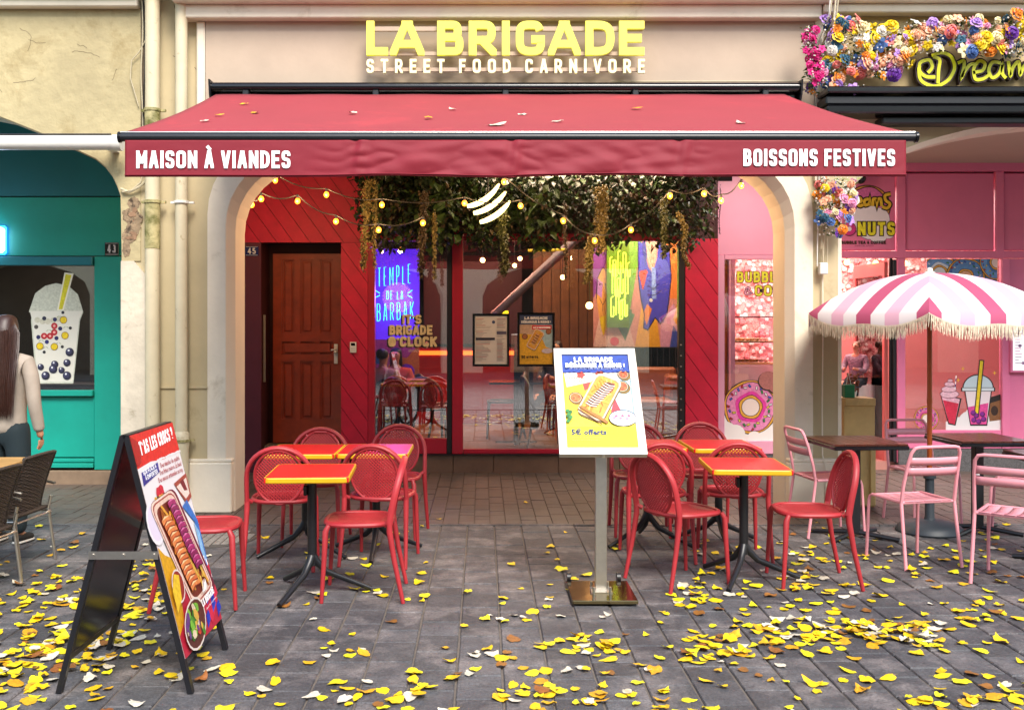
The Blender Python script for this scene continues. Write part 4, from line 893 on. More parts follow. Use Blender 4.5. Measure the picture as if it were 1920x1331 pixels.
# ------------------------------------------------------------------ pink bistro chairs
m_pc = M('pink_powder_coat', '#eb9ba6', .85, .38, .04, 6, .05, 80, rnd=.03, stain=(40, .78, .8, '#6d4a42'))
def pink_chair(label):
    t = thing('pink_metal_chair', label, 'chair', local=True, group='pink slatted metal chairs by the umbrella')
    b = MB(); P = [(-.205, -.18, .44), (-.203, -.20, .56), (-.195, -.235, .70), (-.185, -.262, .785), (-.165, -.272, .818), (-.13, -.275, .825)]
    P = P+[(-x, y, z) for x, y, z in P[::-1]]; b.tube(P, .0115, 8); b.build('back_frame', m_pc, t, True)
    for sx in (-1, 1):
        b = MB(); b.tube([(sx*.205, -.18, .44), (sx*.207, -.195, .33), (sx*.215, -.245, 0)], .0115, 8); b.build('leg', m_pc, t, True)
        b = MB(); b.tube([(sx*.195, -.16, .44), (sx*.195, .16, .445), (sx*.197, .185, .43), (sx*.198, .195, .40), (sx*.205, .215, 0)], .011, 8); b.build('leg', m_pc, t, True)
    b = MB(); b.tube([(-.195, -.175, .44), (.195, -.175, .44)], .01, 8); b.tube([(-.195, .165, .44), (.195, .165, .44)], .01, 8); b.build('seat_frame', m_pc, t, True)
    for i in range(5):
        x0 = -.178+i*.0725
        b = MB(); b.grid(lambda u, v: (x0+.066*u, -.19+.375*v, .452-.014*math.sin(math.pi*v)*(1 if True else 0)-(.012*max(0, v-.9)*10)), 2, 8)
        o = b.build('seat_slat', m_pc, t, 'all'); s_ = o.modifiers.new('t', 'SOLIDIFY'); s_.thickness = .004
    for z0, z1 in ((.628, .682), (.70, .752)):
        b = MB(); b.grid(lambda u, v: (-.192+.384*u, -.215-.05*((z0+(z1-z0)*v)-.6)/.2-.022*math.sin(math.pi*u), z0+(z1-z0)*v), 10, 2); o = b.build('back_slat', m_pc, t, 'all'); s_ = o.modifiers.new('t', 'SOLIDIFY'); s_.thickness = .004
    for sx in (-1, 1): b = MB(); b.tube([(sx*.17, -.213-.06*0, .69), (sx*.19, -.232, .69)], .005, 6); b.build('bolt', m_silver, t, True); b = MB(); b.sphere((sx*.2, -.18, .435), .009, 6); b.build('bolt', m_silver, t, True)
    return t
X1, Y1 = GP(1655, 1010)
pc = pink_chair('pink metal chair with its back to the camera in front of the umbrella pole')
pcs = [(2.72, 6.92, R_(14), None), (2.58, 7.95, R_(-82), 'pink metal chair facing right beside the white pier'), (3.62, 8.45, R_(150), 'pink metal chair facing the street behind the umbrella pole'),
       (3.27, 6.55, R_(-28), 'pink metal chair at the right edge with its back to the left'), (4.0, 7.35, R_(-80), 'pink metal chair at the far right behind the cut off table'), (3.33, 5.72, R_(-35), 'pink metal chair nearest the camera at the right edge')]
pcs = [(2.98, 7.05, R_(13), None), (2.72, 8.02, R_(-84), pcs[1][3]), (3.66, 8.42, R_(188), pcs[2][3]), (3.42, 6.5, R_(-38), pcs[3][3]), (4.12, 7.75, R_(60), pcs[4][3])]
for i, (x, y, rz, lb) in enumerate(pcs):
    if i == 0: pc.location = (x, y, .002); pc.rotation_euler = (0, 0, rz)
    else: clone(pc, (x, y, .002), rz, lb)
m_tw = M('dark_slatted_wood', '#4a1f10', .8, .3, .3, 9, .2, 30, rnd=.1, coat=.3)
def dark_table(label):
    t = thing('slatted_table', label, 'table', local=True, group='dark slatted tables beside the umbrella')
    for i in range(7):
        b = MB(); b.box(-.28+i*.0805, -.28+i*.0805+.077, -.30, .30, .735, .75, bev=.002); b.build('slat', m_tw, t)
    b = MB(); b.box(-.285, .288, -.305, .305, .705, .734, bev=.004); b.build('frame', m_blackg, t)
    b = MB(); b.box(-.035, .035, -.035, .035, .03, .704, bev=.004); b.build('column', m_black, t)
    b = MB(); b.tube([(-.26, -.2, .012), (0, 0, .04), (.26, .2, .012)], .018, 8); b.tube([(-.26, .2, .012), (0, 0, .041), (.26, -.2, .012)], .018, 8); b.build('foot', m_black, t, True); return t
def topY(py): return .90*FP/(py-CY)
dt = dark_table('dark slatted table between the pier and the umbrella pole'); dt.location = (2.88, 7.85, .002); dt.rotation_euler = (0, 0, R_(4))
clone(dt, (3.93, 8.05, .002), R_(2), 'dark slatted table behind the umbrella pole'); clone(dt, (4.0, 6.95, .002), R_(0), 'dark slatted table cut off by the right edge')
# ------------------------------------------------------------------ umbrella
UX, UY = GX(1743, 8.05), 8.05
um = thing('parasol', 'pink and white striped parasol with cream fringe', 'parasol', (UX, UY, 0))
m_um = bpy.data.materials.new('striped_canvas'); m_um.use_nodes = True; tt = m_um.node_tree; at = tt.nodes.new('ShaderNodeAttribute'); at.attribute_name = 'stripe'
rp = tt.nodes.new('ShaderNodeValToRGB'); rp.color_ramp.interpolation = 'CONSTANT'; el = rp.color_ramp.elements
W_, L_p, D_p = S('#f2e8ea', .70), S('#e6b2c8', .72), S('#b84e72', .75)
el[0].position = 0; el[0].color = D_p; el[1].position = .12; el[1].color = W_
for p_, c_ in ((.34, L_p), (.56, W_), (.82, D_p)): e = el.new(p_); e.color = c_
tt.links.new(at.outputs['Fac'], rp.inputs[0]); tt.links.new(rp.outputs[0], tt.nodes['Principled BSDF'].inputs['Base Color']); tt.nodes['Principled BSDF'].inputs['Roughness'].default_value = .8
tl_ = tt.nodes['Principled BSDF']
NG = 6; UR = 1.0; zt_, ze = GZ(512, UY), 1.735
def rib(a, s_): r = UR*s_; return Vector((math.sin(a)*r, -math.cos(a)*r, zt_-(zt_-ze)*(s_**2.1)))
A0 = -math.radians(24)
for gI in range(NG):
    a0, a1 = A0+2*math.pi*gI/NG, A0+2*math.pi*(gI+1)/NG; am = (a0+a1)/2; side = Vector((math.cos(am), math.sin(am), 0)); half = UR*math.sin(math.pi/NG)
    b = MB(); st = []; nu, nv = 24, 12
    for j in range(nv+1):
        s_ = max(.02, j/nv)
        for i in range(nu+1):
            u = i/nu; p = rib(a0, s_).lerp(rib(a1, s_), u); sag = math.sin(math.pi*u)
            p.z -= sag*.02*s_*s_; p -= Vector((math.sin(am), -math.cos(am), 0))*(-.03*sag*s_)
            b.v.append((p.x+UX, p.y+UY, p.z)); st.append(min(1, abs((p.x*side.x+p.y*side.y))/half))
    b.f = [(j*(nu+1)+i, j*(nu+1)+i+1, (j+1)*(nu+1)+i+1, (j+1)*(nu+1)+i) for j in range(nv) for i in range(nu)]
    # valance
    base = nv*(nu+1); k0 = len(b.v)
    for i in range(nu+1):
        u = i/nu; x, y, z = b.v[base+i]; dz = .045+.05*math.sin(math.pi*u)+.02*math.sin(3*math.pi*u)
        dz = .02+.085*(1-(2*abs(u-.5))**3)*1-.03*math.exp(-((u-.5)/.16)**2)
        b.v.append((x, y, z-dz)); st.append(st[base+i])
    b.f += [(base+i, base+i+1, k0+i+1, k0+i) for i in range(nu)]
    b.mi = [0]*len(b.f); c = b.build('canopy_panel', m_um, um, 'all', fixn=False); A = c.data.attributes.new('stripe', 'FLOAT', 'POINT'); A.data.foreach_set('value', st)
    # fringe: fine strands along the scalloped edge
    f = MB(); NS = 190
    for i in range(NS):
        u = (i+.5)/NS; q = u*nu; i0 = min(int(q), nu-1); fr = q-i0; p = Vector(b.v[k0+i0]).lerp(Vector(b.v[k0+i0+1]), fr); p = p+Vector((math.sin(am), -math.cos(am), 0))*.004
        tdir = (Vector(b.v[k0+i0+1])-Vector(b.v[k0+i0])); tdir.z = 0; tdir.normalize()
        ln = .088+random.gauss(0, .009); sw = tdir*random.gauss(0, .009)
        w0 = .0020
        f.add([p-tdir*w0+Vector((0, 0, .012)), p+tdir*w0+Vector((0, 0, .012)), p+tdir*w0*.9+sw*.5-Vector((0, 0, ln*.5)), p-tdir*w0*.9+sw*.5-Vector((0, 0, ln*.5)), p+tdir*w0*.5+sw-Vector((0, 0, ln)), p-tdir*w0*.5+sw-Vector((0, 0, ln))], [(0, 1, 2, 3), (3, 2, 4, 5)])
    tag(f.build('fringe', M('cream_fringe', '#e8d9bd', .85, .9, .1, 30, 0, rnd=0), c, fixn=False), kind='stuff')
    b = MB(); b.tube([Vector((UX, UY, 0))+rib(a0, s_)-Vector((0, 0, .012)) for s_ in (.05, .3, .55, .8, 1)], .006, 6); b.build('rib', m_whitep, um, True)
    b = MB(); b.tube([Vector((UX, UY, 0))+rib(a0, .5)-Vector((0, 0, .015)), (UX, UY, 1.66)], .005, 6); b.build('strut', m_whitep, um, True)
m_po = M('orange_varnished_pole', '#b4551f', .8, .35, .15, 12, .1, 30)
b = MB(); b.cyl(UX, UY, .42, zt_-.02, .019, n=14); b.cyl(UX, UY, 1.02, 1.06, .022, n=14); b.build('pole', m_po, um, True)
b = MB(); b.lathe(UX, UY, [(0, zt_+.045), (.022, zt_+.035), (.026, zt_+.012), (.05, zt_), (.06, zt_-.012)], 16); b.build('finial', m_whitep, um, True)
m_ub = M('dark_slate_plastic', '#2b333b', .9, .5, .08, 6, .1, 60)
b = MB(); b.lathe(UX, UY, [(0, .10), (.05, .10), (.10, .095), (.19, .075), (.24, .045), (.255, .012), (.25, 0)], 32); b.build('base', m_ub, um, True)
b = MB(); b.lathe(UX, UY, [(.045, .095), (.036, .12), (.034, .42), (.048, .425), (.048, .455), (.02, .46)], 18); b.build('socket', m_ub, um, True)
# ------------------------------------------------------------------ menu stand
ms = thing('menu_stand', 'steel menu stand with a tilted blue and yellow poster', 'menu stand', (.715, 6.15, 0))
b = MB(); b.box(.525, .91, 5.92, 6.38, .012, .034, bev=.003); b.build('base_plate', M('mirror_brass_steel', '#9a8a62', .8, .14, .1, 3, .03, 30, metal=1), ms)
for x0 in (.545, .86): b = MB(); b.tube([(x0-.012, 6.42, .045), (x0+.012, 6.42, .045)], .034, 14); b.build('wheel', m_black, ms, True)
for x0 in (.665, .765):
    for y0 in (6.07, 6.2): b = MB(); b.cyl(x0, y0, .034, .075, .008, n=8); b.build('bolt', m_silver, ms)
b = MB(); b.box(.682, .752, 6.13, 6.17, .034, .98, bev=.003); b.build('post', m_silver, ms)
b = MB(); b.box(.655, .78, 6.07, 6.2, .034, .042); b.build('foot_flange', m_silver, ms)
tilt = math.radians(40); un = Vector((0, -math.cos(tilt), math.sin(tilt))); uy = Vector((0, math.sin(tilt), math.cos(tilt))); ux = Vector((1, 0, 0))
ux = Vector((1, 0, 0)); O = Vector((.455, 6.0, .872)); BW, BH = .52, .80
def opanel(name, x0, x1, y0, y1, d0, d1, mat, par):
    b = MB(); vs = [O+ux*x+uy*y+un*d for d in (d0, d1) for x, y in ((x0, y0), (x1, y0), (x1, y1), (x0, y1))]; b.add(vs, [(0, 3, 2, 1), (4, 5, 6, 7), (0, 1, 5, 4), (1, 2, 6, 5), (2, 3, 7, 6), (3, 0, 4, 7)]); return b.build(name, mat, par)
bd = opanel('display_panel', .01, BW-.01, .01, BH-.01, -.02, .0, m_whitep, ms)
m_alu = M('matt_aluminium', '#dcd6ca', .9, .38, .04, 6, .03, 90, metal=.55)
f = .048
for nm, P in (('f', [(0, 0), (BW, 0), (BW-f, f), (f, f)]), ('f', [(BW, 0), (BW, BH), (BW-f, BH-f), (BW-f, f)]), ('f', [(BW, BH), (0, BH), (f, BH-f), (BW-f, BH-f)]), ('f', [(0, BH), (0, 0), (f, f), (f, BH-f)])):
    b = MB(); b.prism(P, O-un*.024, ux, uy, un, .036); b.build('frame_rail', m_alu, bd)
b = MB(); b.tube([O+ux*.26+uy*.0-un*.01, O+ux*.26-uy*.012-un*.0], .01, 8); b.build('screw', m_silver, bd)
def food(a, x, y, s_, rot, steak='#8c4a3a'):
    """tray with sliced steak and chips; centre x,y, half-height s_ (in units of height), rotation"""
    W, Hh = a.W, a.H
    def T(u, v): c, q = math.cos(rot), math.sin(rot); return (x+(u*c-v*q)*s_*Hh/W, y+(u*q+v*c)*s_)
    def P(pts, m): a.poly([T(*p) for p in pts], m)
    def rr(hw, hh, r=.2): return [(hw-r+r*math.cos(t), hh-r+r*math.sin(t)) for t in (0, .8, 1.57)]+[(-hw+r-r*math.sin(t), hh-r+r*math.cos(t)) for t in (0, .8, 1.57)]+[(-hw+r-r*math.cos(t), -hh+r-r*math.sin(t)) for t in (0, .8, 1.57)]+[(hw-r+r*math.sin(t), -hh+r-r*math.cos(t)) for t in (0, .8, 1.57)]
    P([(u+.05, v-.07) for u, v in rr(.52, 1.03)], '#7a5a30'); P(rr(.52, 1.03), '#f0d2b4'); P(rr(.46, .96), '#c98a5a'); P(rr(.43, .92), '#e3a23c')
    rr_ = random.Random(int(x*1000))
    for i in range(38):
        u, v = rr_.uniform(-.36, .36), rr_.uniform(-.82, .82); an = rr_.uniform(0, 3.14); l = .14; wv = .022; c, q = math.cos(an), math.sin(an)
        P([(u-l*c-wv*q, v-l*q+wv*c), (u-l*c+wv*q, v-l*q-wv*c), (u+l*c+wv*q, v+l*q-wv*c), (u+l*c-wv*q, v+l*q+wv*c)], ('#f2c04a', '#d98e22', '#f7d978', '#b96f1c')[i % 4])
    return T, P
a = Art(O+ux*f+uy*f+un*.0005, ux, uy, un, BW-2*f, BH-2*f, .0003)
a.rect(0, 0, 1, 1, '#f2d83a'); a.rect(0, .8, 1, 1, '#2348a8')
a.poly([(.55, .8), (1, .8), (1, .25), (.78, .3), (.62, .45)], '#bfe0ee'); a.poly([(0, .8), (.55, .8), (.5, .55), (.3, .45), (0, .3)], '#f0c531')
a.poly([(.66, .37), (.82, .37), (.74, .52)], '#e2404c'); a.poly([(.28, .7), (.42, .72), (.36, .62), (.31, .6)], '#e0483c')
a.poly([(.02, .8), (.55, .8), (.42, .7), (.05, .64)], '#efe0cc'); a.poly([(.5, .8), (.9, .8), (.84, .74), (.62, .70), (.5, .74)], '#e9d6bb')
for i in range(16): a.rect(.06+.035*(i % 8), .70+.035*(i//8), .075+.035*(i % 8), .71+.035*(i//8), '#6d5a4a')
a.ell(.27, .775, .06, '#c24038', n=10, wob=.2); a.ell(.55, .79, .06, '#a03428', n=10, wob=.2)
for cx_, cy_, r, c1_, c2_ in ((.17, .525, .10, '#5d3218', '#c9713a'), (.86, .645, .105, '#3c4438', '#d8623a'), (.9, .775, .085, '#3c2a22', '#c8542e')):
    a.ell(cx_+.02, cy_-.015, r, '#8d6a20'); a.ell(cx_, cy_, r, c1_); a.ell(cx_, cy_, r*.86, '#e0c8a0'); a.ell(cx_, cy_, r*.78, c2_)
    for i in range(10): a.ell(cx_+r*.5*math.cos(i*2.4)*(i % 3)/2, cy_+r*.35*math.sin(i*2.4)*(i % 3)/2, r*.12, '#e88a4a' if i % 2 else '#9a4020', n=6)
T, P = food(a, .52, .53, .235, R_(-27))
P([(-.28, -.55), (-.05, -.6), (.34, .5), (.28, .8), (.0, .75), (-.12, .3)], '#8f4a34')
for i in range(11):
    v = -.5+i*.115; P([(-.24+v*.25, v-.02), (-.02+v*.25, v-.07), (.2+v*.22, v), (.18+v*.22, v+.05), (-.02+v*.25, v-.01), (-.22+v*.25, v+.03)], '#f0c8b8'); P([(-.24+v*.25, v+.03), (-.02+v*.25, v-.01), (.18+v*.22, v+.05), (.17+v*.22, v+.07), (-.22+v*.25, v+.06)], '#4a1c14')
a.poly([(.2, .42), (.24, .43), (.62, .26), (.58, .24)], '#b0732c'); a.line([(.18, .40), (.52, .23)], .006, '#70401a')
a.ell(.82, .30, .2, '#2c3350', ry=.085, n=20); a.ell(.82, .295, .19, '#f3eef2', ry=.08, n=20)
for i in range(9): a.ell(.70+.03*i, .30+.02*math.sin(i*2), .025, ('#d98aa0', '#c46a88', '#ead0d8')[i % 3], n=7)
for i in range(7): a.ell(.03+.02*(i % 3), .27+.018*i, .03, ('#2e8a3c', '#1e6a2c')[i % 2], n=6, wob=.3)
a.rect(0, 0, 1, .205, '#f2e21c')
for i in range(14): a.ell(.04+.072*i, .803+.004*(i % 3), .03, '#2348a8', n=7, wob=.15, ry=.008)
a.txt('LA BRIGADE', .18, .905, .58, .054, '#ffffff', .23, .09, .3); a.txt('DÉBARQUE À REIMS !', .05, .842, .88, .05, '#ffffff', .23, .09, .25)
a.small('et on vous offre la bonne viande', .1, .825, .8, .012, '#dfe6ff')
a.small('5€ offerts', .07, .122, .50, .055, '#1e2c66', off=.035)
a.small('valable du 12 au 30 novembre', .07, .087, .44, .014, '#1e2c66'); a.small('sur place ou au click and collect', .07, .06, .40, .014, '#1e2c66')
a.build('poster_print', bd)
# ------------------------------------------------------------------ sandwich board
sb = thing('sandwich_board', 'black folding sandwich board with a grilled meat poster', 'sandwich board', (-1.6, 4.85, 0))
def leaf_board(sx, name):
    """one leaf; sx=+1 faces right"""
    topx, botx = -1.6+sx*.008, -1.6+sx*.295; y0, y1 = 4.52, 5.16; zt = 1.148
    uyv = Vector((topx-botx, 0, zt)); Ln = uyv.length; uyv.normalize(); unv = Vector((zt, 0, -(topx-botx))).normalized()*sx
    if sx < 0: unv = Vector((-zt, 0, (topx-botx))).normalized()
    uxv = Vector((0, 1, 0)) if sx > 0 else Vector((0, -1, 0)); o = Vector((botx, y0 if sx > 0 else y1, 0)); W = y1-y0
    p = MB(); leafo = None
    def bx(x0, x1, y0_, y1_, d0, d1, b): b.add([o+uxv*x+uyv*y+unv*d for d in (d0, d1) for x, y in ((x0, y0_), (x1, y0_), (x1, y1_), (x0, y1_))], [(0, 3, 2, 1), (4, 5, 6, 7), (0, 1, 5, 4), (1, 2, 6, 5), (2, 3, 7, 6), (3, 0, 4, 7)])
    b = MB(); bx(.03, W-.03, .16, Ln, -.008, .0, b); pn = b.build(name, m_blackg, sb)
    for x0 in (0, W-.032): b = MB(); bx(x0, x0+.032, 0, Ln, -.012, .012, b); b.build('upright', m_black, pn)
    for y_ in (.15, Ln-.03): b = MB(); bx(.033, W-.033, y_, y_+.03, -.011, .011, b); b.build('cross_rail', m_black, pn)
    return pn, o, uxv, uyv, unv, W, Ln
p1, o_, ux_, uy_, un_, W1, L1 = leaf_board(1, 'front_leaf'); p2 = leaf_board(-1, 'rear_leaf')
b = MB(); b.box(-1.615, -1.585, 4.525, 5.155, 1.1495, 1.154); b.build('hinge_strip', m_black, sb)
for y_, in ((4.515,), (5.165,)):
    b = MB(); z = .62; xx_ = .135; b.box(-1.6-xx_-.02, -1.6+xx_+.02, y_-.006, y_-.002, z-.018, z+.018); br = b.build('stay_bar', m_silver, sb)
    for x_ in (-xx_, 0, xx_): b = MB(); b.tube([(-1.6+x_, y_-.013, z), (-1.6+x_, y_-.006, z)], .008, 8); b.build('rivet', m_silver, br)
a = Art(o_+ux_*.008+uy_*.155+un_*.0125, ux_, uy_, un_, W1-.012, L1-.157, .0003)
a.rect(0, 0, 1, 1, '#f1e9ea'); a.poly([(0, .85), (.3, .86), (.6, .845), (.8, .86), (1, .85), (1, 1), (0, 1)], '#e0231f')
for i in range(12): a.ell(.45+.05*i, .853, .03, '#f1e9ea', n=6, ry=.006, wob=.3)
a.poly([(0, 1), (.18, .95), (.1, .87), (0, .86)], '#b3161a')
a.txt('T\'AS LES CROCS ?', .13, .90, .80, .062, '#ffffff', .21, .10, .3, slant=.12, rot=.04)
a.poly([(.03, .77), (.42, .80), (.43, .845), (.05, .83)], '#2b2f8e'); a.txt('SUR PLACE &', .08, .815, .30, .02, '#ffffff', .2, .1, .4, rot=.05); a.txt('À EMPORTER', .10, .79, .28, .02, '#ffffff', .2, .1, .4, rot=.05)
a.small('Des viandes de qualité.', .47, .815, .48, .022, '#b01c2a', off=.012); a.small('Des frites maison. La base!', .42, .785, .54, .022, '#b01c2a', off=.012); a.small('Des sauces artisanales au top.', .35, .755, .61, .022, '#b01c2a', off=.012)
a.poly([(0, .0), (1, 0), (1, .36), (.7, .2), (.3, .3), (0, .5)], '#c2233f'); a.poly([(0, .1), (.16, .14), (.3, .4), (.1, .45), (0, .5)], '#e0a41a')
for i, (x_, y_, r_) in enumerate(((.3, .70, .07), (.36, .715, .05))): a.ell(x_, y_, r_, '#d01f3a', n=12, wob=.1)
for i in range(5): a.poly([(.10+.06*i, .56+.015*i), (.14+.06*i, .57), (.22+.05*i, .70), (.18+.05*i, .705)], ('#e3b02a', '#4a5a24', '#f0cc4a')[i % 3])
a.poly([(.66, .72), (1, .74), (1, .62), (.84, .60)], '#a8483a'); a.poly([(.7, .70), (.98, .72), (.97, .64), (.85, .625)], '#efd8cc'); a.poly([(.8, .715), (.9, .72), (.94, .66), (.86, .665)], '#7a1c2c')
a.ell(.06, .60, .16, '#f6eef2'); a.ell(.06, .60, .13, '#eadcf0')
a.poly([(.72, .6), (.86, .62), (1, .5), (1, .30), (.86, .26), (.92, .5)], '#2a72c4'); a.poly([(.9, .5), (.97, .45), (.98, .3), (.93, .27), (.9, .36)], '#8fc0ea')
for i in range(6): a.line([(.86+.02*i, .36-.01*i), (.90+.02*i, .27-.012*i)], .012, '#ffffff' if i % 2 else '#1b6fd0')
a.poly([(.60, .22), (1, .28), (1, .10), (.75, .02)], '#e02a4a')
for i in range(10): x_ = .62+.1*(i % 4); y_ = .02+.055*(i//4)+.02*(i % 3); a.poly([(x_, y_), (x_+.12, y_+.03), (x_+.10, y_+.075), (x_+.02, y_+.06)], ('#1e3ab8', '#e02a4a', '#2a52d0')[i % 3])
# tray
TX = lambda u, v: (.50+u*.62+v*.0-.22*v*.0+(-v)*.20, .425+v*.27+u*.02)
def PP(pts, m): a.poly([TX(*p) for p in pts], m)
def rrx(hw, hh, r=.16): return [(hw-r+r*math.cos(t), hh-r+r*math.sin(t)) for t in (0, .5, 1, 1.57)]+[(-hw+r-r*math.sin(t), hh-r+r*math.cos(t)) for t in (0, .5, 1, 1.57)]+[(-hw+r-r*math.cos(t), -hh+r-r*math.sin(t)) for t in (0, .5, 1, 1.57)]+[(hw-r+r*math.sin(t), -hh+r-r*math.cos(t)) for t in (0, .5, 1, 1.57)]
PP([(u*1.08+.03, v*1.04-.03) for u, v in rrx(.46, 1)], '#7a2038'); PP(rrx(.46, 1), '#f3d6c6'); PP(rrx(.43, .965), '#a8433c'); PP(rrx(.41, .94), '#f0cdbb'); PP(rrx(.36, .87), '#7a2c1e')
for i in range(60):
    rr_ = random.Random(i); u, v = rr_.uniform(-.30, .30), rr_.uniform(-.78, .78); an = rr_.uniform(1.0, 2.0); l, wv = .13, .028; c, q = math.cos(an), math.sin(an)
    PP([(u-l*c-wv*q, v-l*q+wv*c), (u-l*c+wv*q, v-l*q-wv*c), (u+l*c+wv*q, v+l*q-wv*c), (u+l*c-wv*q, v+l*q+wv*c)], ('#f0a83a', '#d47c1c', '#e8b850', '#a85818')[i % 4])
for i in range(13):
    v = .62-i*.105; u = -.15+.03*math.sin(i*.5)
    PP([(u-.19, v+.03), (u-.05, v+.075), (u+.16, v+.02), (u+.16, v-.07), (u-.04, v-.03), (u-.19, v-.07)], ('#e8894a', '#d9703a')[i % 2])
    PP([(u-.17, v+.03), (u-.05, v+.07), (u+.12, v+.03), (u-.05, v+.035)], '#f7d3a0'); PP([(u-.19, v-.05), (u-.04, v-.012), (u+.16, v-.055), (u+.16, v-.07), (u-.04, v-.03), (u-.19, v-.07)], '#9a3414')
for i in range(12):
    v = .80-i*.11; u = .16+.02*math.sin(i*.7)
    PP([(u-.12, v+.05), (u+.02, v+.085), (u+.16, v+.03), (u+.16, v-.07), (u, v-.03), (u-.12, v-.06)], ('#a8286a', '#8c1c58')[i % 2]); PP([(u-.10, v+.05), (u+.02, v+.08), (u+.12, v+.045), (u+.02, v+.045)], '#e070a8'); PP([(u-.12, v-.045), (u, v-.012), (u+.16, v-.055), (u+.16, v-.07), (u, v-.03), (u-.12, v-.06)], '#3c0a2a')
a.ell(.14, .30, .13, '#e8d8d0', ry=.075); a.ell(.14, .30, .115, '#9a2a20', ry=.066); a.poly([(.0, .2), (.14, .24), (.2, .34), (.1, .36), (.0, .3)], '#efc32c')
a.ell(.30, .10, .27, '#e9d9cf', ry=.105, rot=.2); a.ell(.30, .10, .25, '#5b2a22', ry=.095, rot=.2)
for i in range(46):
    rr_ = random.Random(90+i); r_ = rr_.uniform(0, .2); an = rr_.uniform(0, 6.28); a.ell(.30+r_*math.cos(an), .10+.36*r_*math.sin(an), rr_.uniform(.025, .05), ('#4a8a2a', '#7cba3c', '#e0b04a', '#e8d0b0', '#c0402a', '#2f6a1e', '#6a3a80')[i % 7], n=7, rot=an, wob=.25)
for i in range(3): a.poly([(.60+.035*i, .195), (.615+.035*i, .19), (.66+.035*i, .235-.01*i), (.66+.03*i, .245)], '#ffffff')
a.txt('LA BRIGADE', .52, .135, .34, .034, '#ffffff', .24, .1, .3, rot=.06); a.small('street food carnivore', .58, .11, .3, .011, '#ffffff', rot=.06)
a.build('poster_print', p1)
# ------------------------------------------------------------------ wicker chairs and table on the left
m_wk = M('brown_wicker', '#40342c', .8, .6, .4, 60, .8, 130, dist=.006)
def wicker(label):
    t = thing('wicker_chair', label, 'chair', local=True, group='brown wicker chairs with metal legs')
    def bk(u, v): a_ = (u-.5)*2; return (a_*(.235-.02*v), -.20-.13*v**1.3+.05*a_*a_-.0, .43+.45*v+.02*math.cos(a_*1.5)*v)
    b = MB()
    for j in range(34): v = j/33; b.tube([(bk(u/10, v)[0], bk(u/10, v)[1]+.004*((u+j) % 2), bk(u/10, v)[2]) for u in range(11)], .0072, 5)
    bo = b.build('backrest', m_wk, t, True)
    b = MB(); b.tube([bk(0, v/8) for v in range(9)]+[bk(u/8, 1) for u in range(1, 8)]+[bk(1, 1-v/8) for v in range(9)], .013, 8); b.build('back_rim', m_wk, bo, True)
    b = MB(); b.grid(lambda u, v: (-.225+.45*u, -.22+.45*v, .445-.02*math.sin(math.pi*u)*math.sin(math.pi*v)), 10, 10); o = b.build('seat', m_wk, t, 'all'); s_ = o.modifiers.new('t', 'SOLIDIFY'); s_.thickness = .025
    for sx in (-1, 1):
        b = MB(); b.tube([(sx*.235, -.24, .52), (sx*.235, -.22, .42), (sx*.24, -.27, 0)], .0115, 8); b.build('leg', m_silver, t, True)
        b = MB(); b.tube([(sx*.235, -.27, .62), (sx*.25, -.1, .66), (sx*.25, .12, .65), (sx*.245, .20, .58), (sx*.24, .21, .40), (sx*.245, .24, 0)], .0115, 8); b.build('leg', m_silver, t, True)
        b = MB(); b.tube([(sx*.237, -.235, .40), (sx*.24, .215, .40)], .009, 8); b.build('side_rail', m_silver, t, True)
    b = MB(); b.tube([(-.235, -.235, .39), (.235, -.235, .39)], .009, 8); b.build('rear_rail', m_silver, t, True); return t
wc = wicker('wicker chair with its back beside the standing woman'); wc.location = (-3.27, 6.9, .002); wc.rotation_euler = (0, 0, R_(86)); wc.scale = (.95, .95, .86)
clone(wc, (-3.2, 6.22, .002), R_(84), 'wicker chair cut off by the left edge, below the wooden table')
wt = thing('wooden_table', 'light wooden table top at the left edge', 'table', (-3.45, 6.45, 0)); b = MB(); b.box(-3.95, GX(46, 6.7), 6.25, 6.85, .725, .75, bev=.004); b.build('tabletop', M('light_table_wood', '#c79a5c', .8, .4, .2, 6, .15, 30), wt)
b = MB(); b.box(-3.5, -3.44, 6.5, 6.56, .02, .724); b.box(-3.75, -3.2, 6.5, 6.56, .0, .02); b.box(-3.5, -3.44, 6.3, 6.8, .0, .0199); b.build('leg', m_black, wt)
# ------------------------------------------------------------------ inside the restaurant
ZF = .21; RM = MB()
wall_in = M('dark_plum_wall', '#2a161c', .7, .8, .15, 3, .1, 20, world=True)
t_ = thing('restaurant_room', None, None, (0, 13, 0), kind='structure')
b = MB(); b.box(-1.4, 2.75, 11.37, 16, .0, ZF); b.build('floor', M('warm_wood_floor', '#8a5c3a', .7, .4, .25, 5, .1, 30, world=True), t_)
b = MB(); b.box(-1.45, -1.4, 11.37, 16, 0, 3.3); b.build('side_wall', wall_in, t_)
b = MB(); b.box(2.75, 2.8, 11.6, 16, 0, 3.3); b.build('side_wall', M('ochre_panelling', '#b06a34', .8, .6, .2, 4, .2, 20, world=True), t_)
b = MB(); b.box(-1.45, 2.8, 16, 16.05, 0, 3.3); b.build('back_wall', wall_in, t_)
b = MB(); b.box(-1.45, 2.8, 11.37, 16, 3.25, 3.3); b.build('ceiling', M('black_ceiling', '#100e10', 1, .9, 0, bump=0), t_)
for i in range(9):
    b = MB(); Yp = 15.0; x0 = GX(1000, Yp)+i*.135; b.box(x0, x0+.125, Yp, Yp+.04, ZF, 2.75); b.build('panel', M('honey_timber_panel', '#7c4c28', .75, .5, .3, 6, .15, 30, rnd=.12), t_)
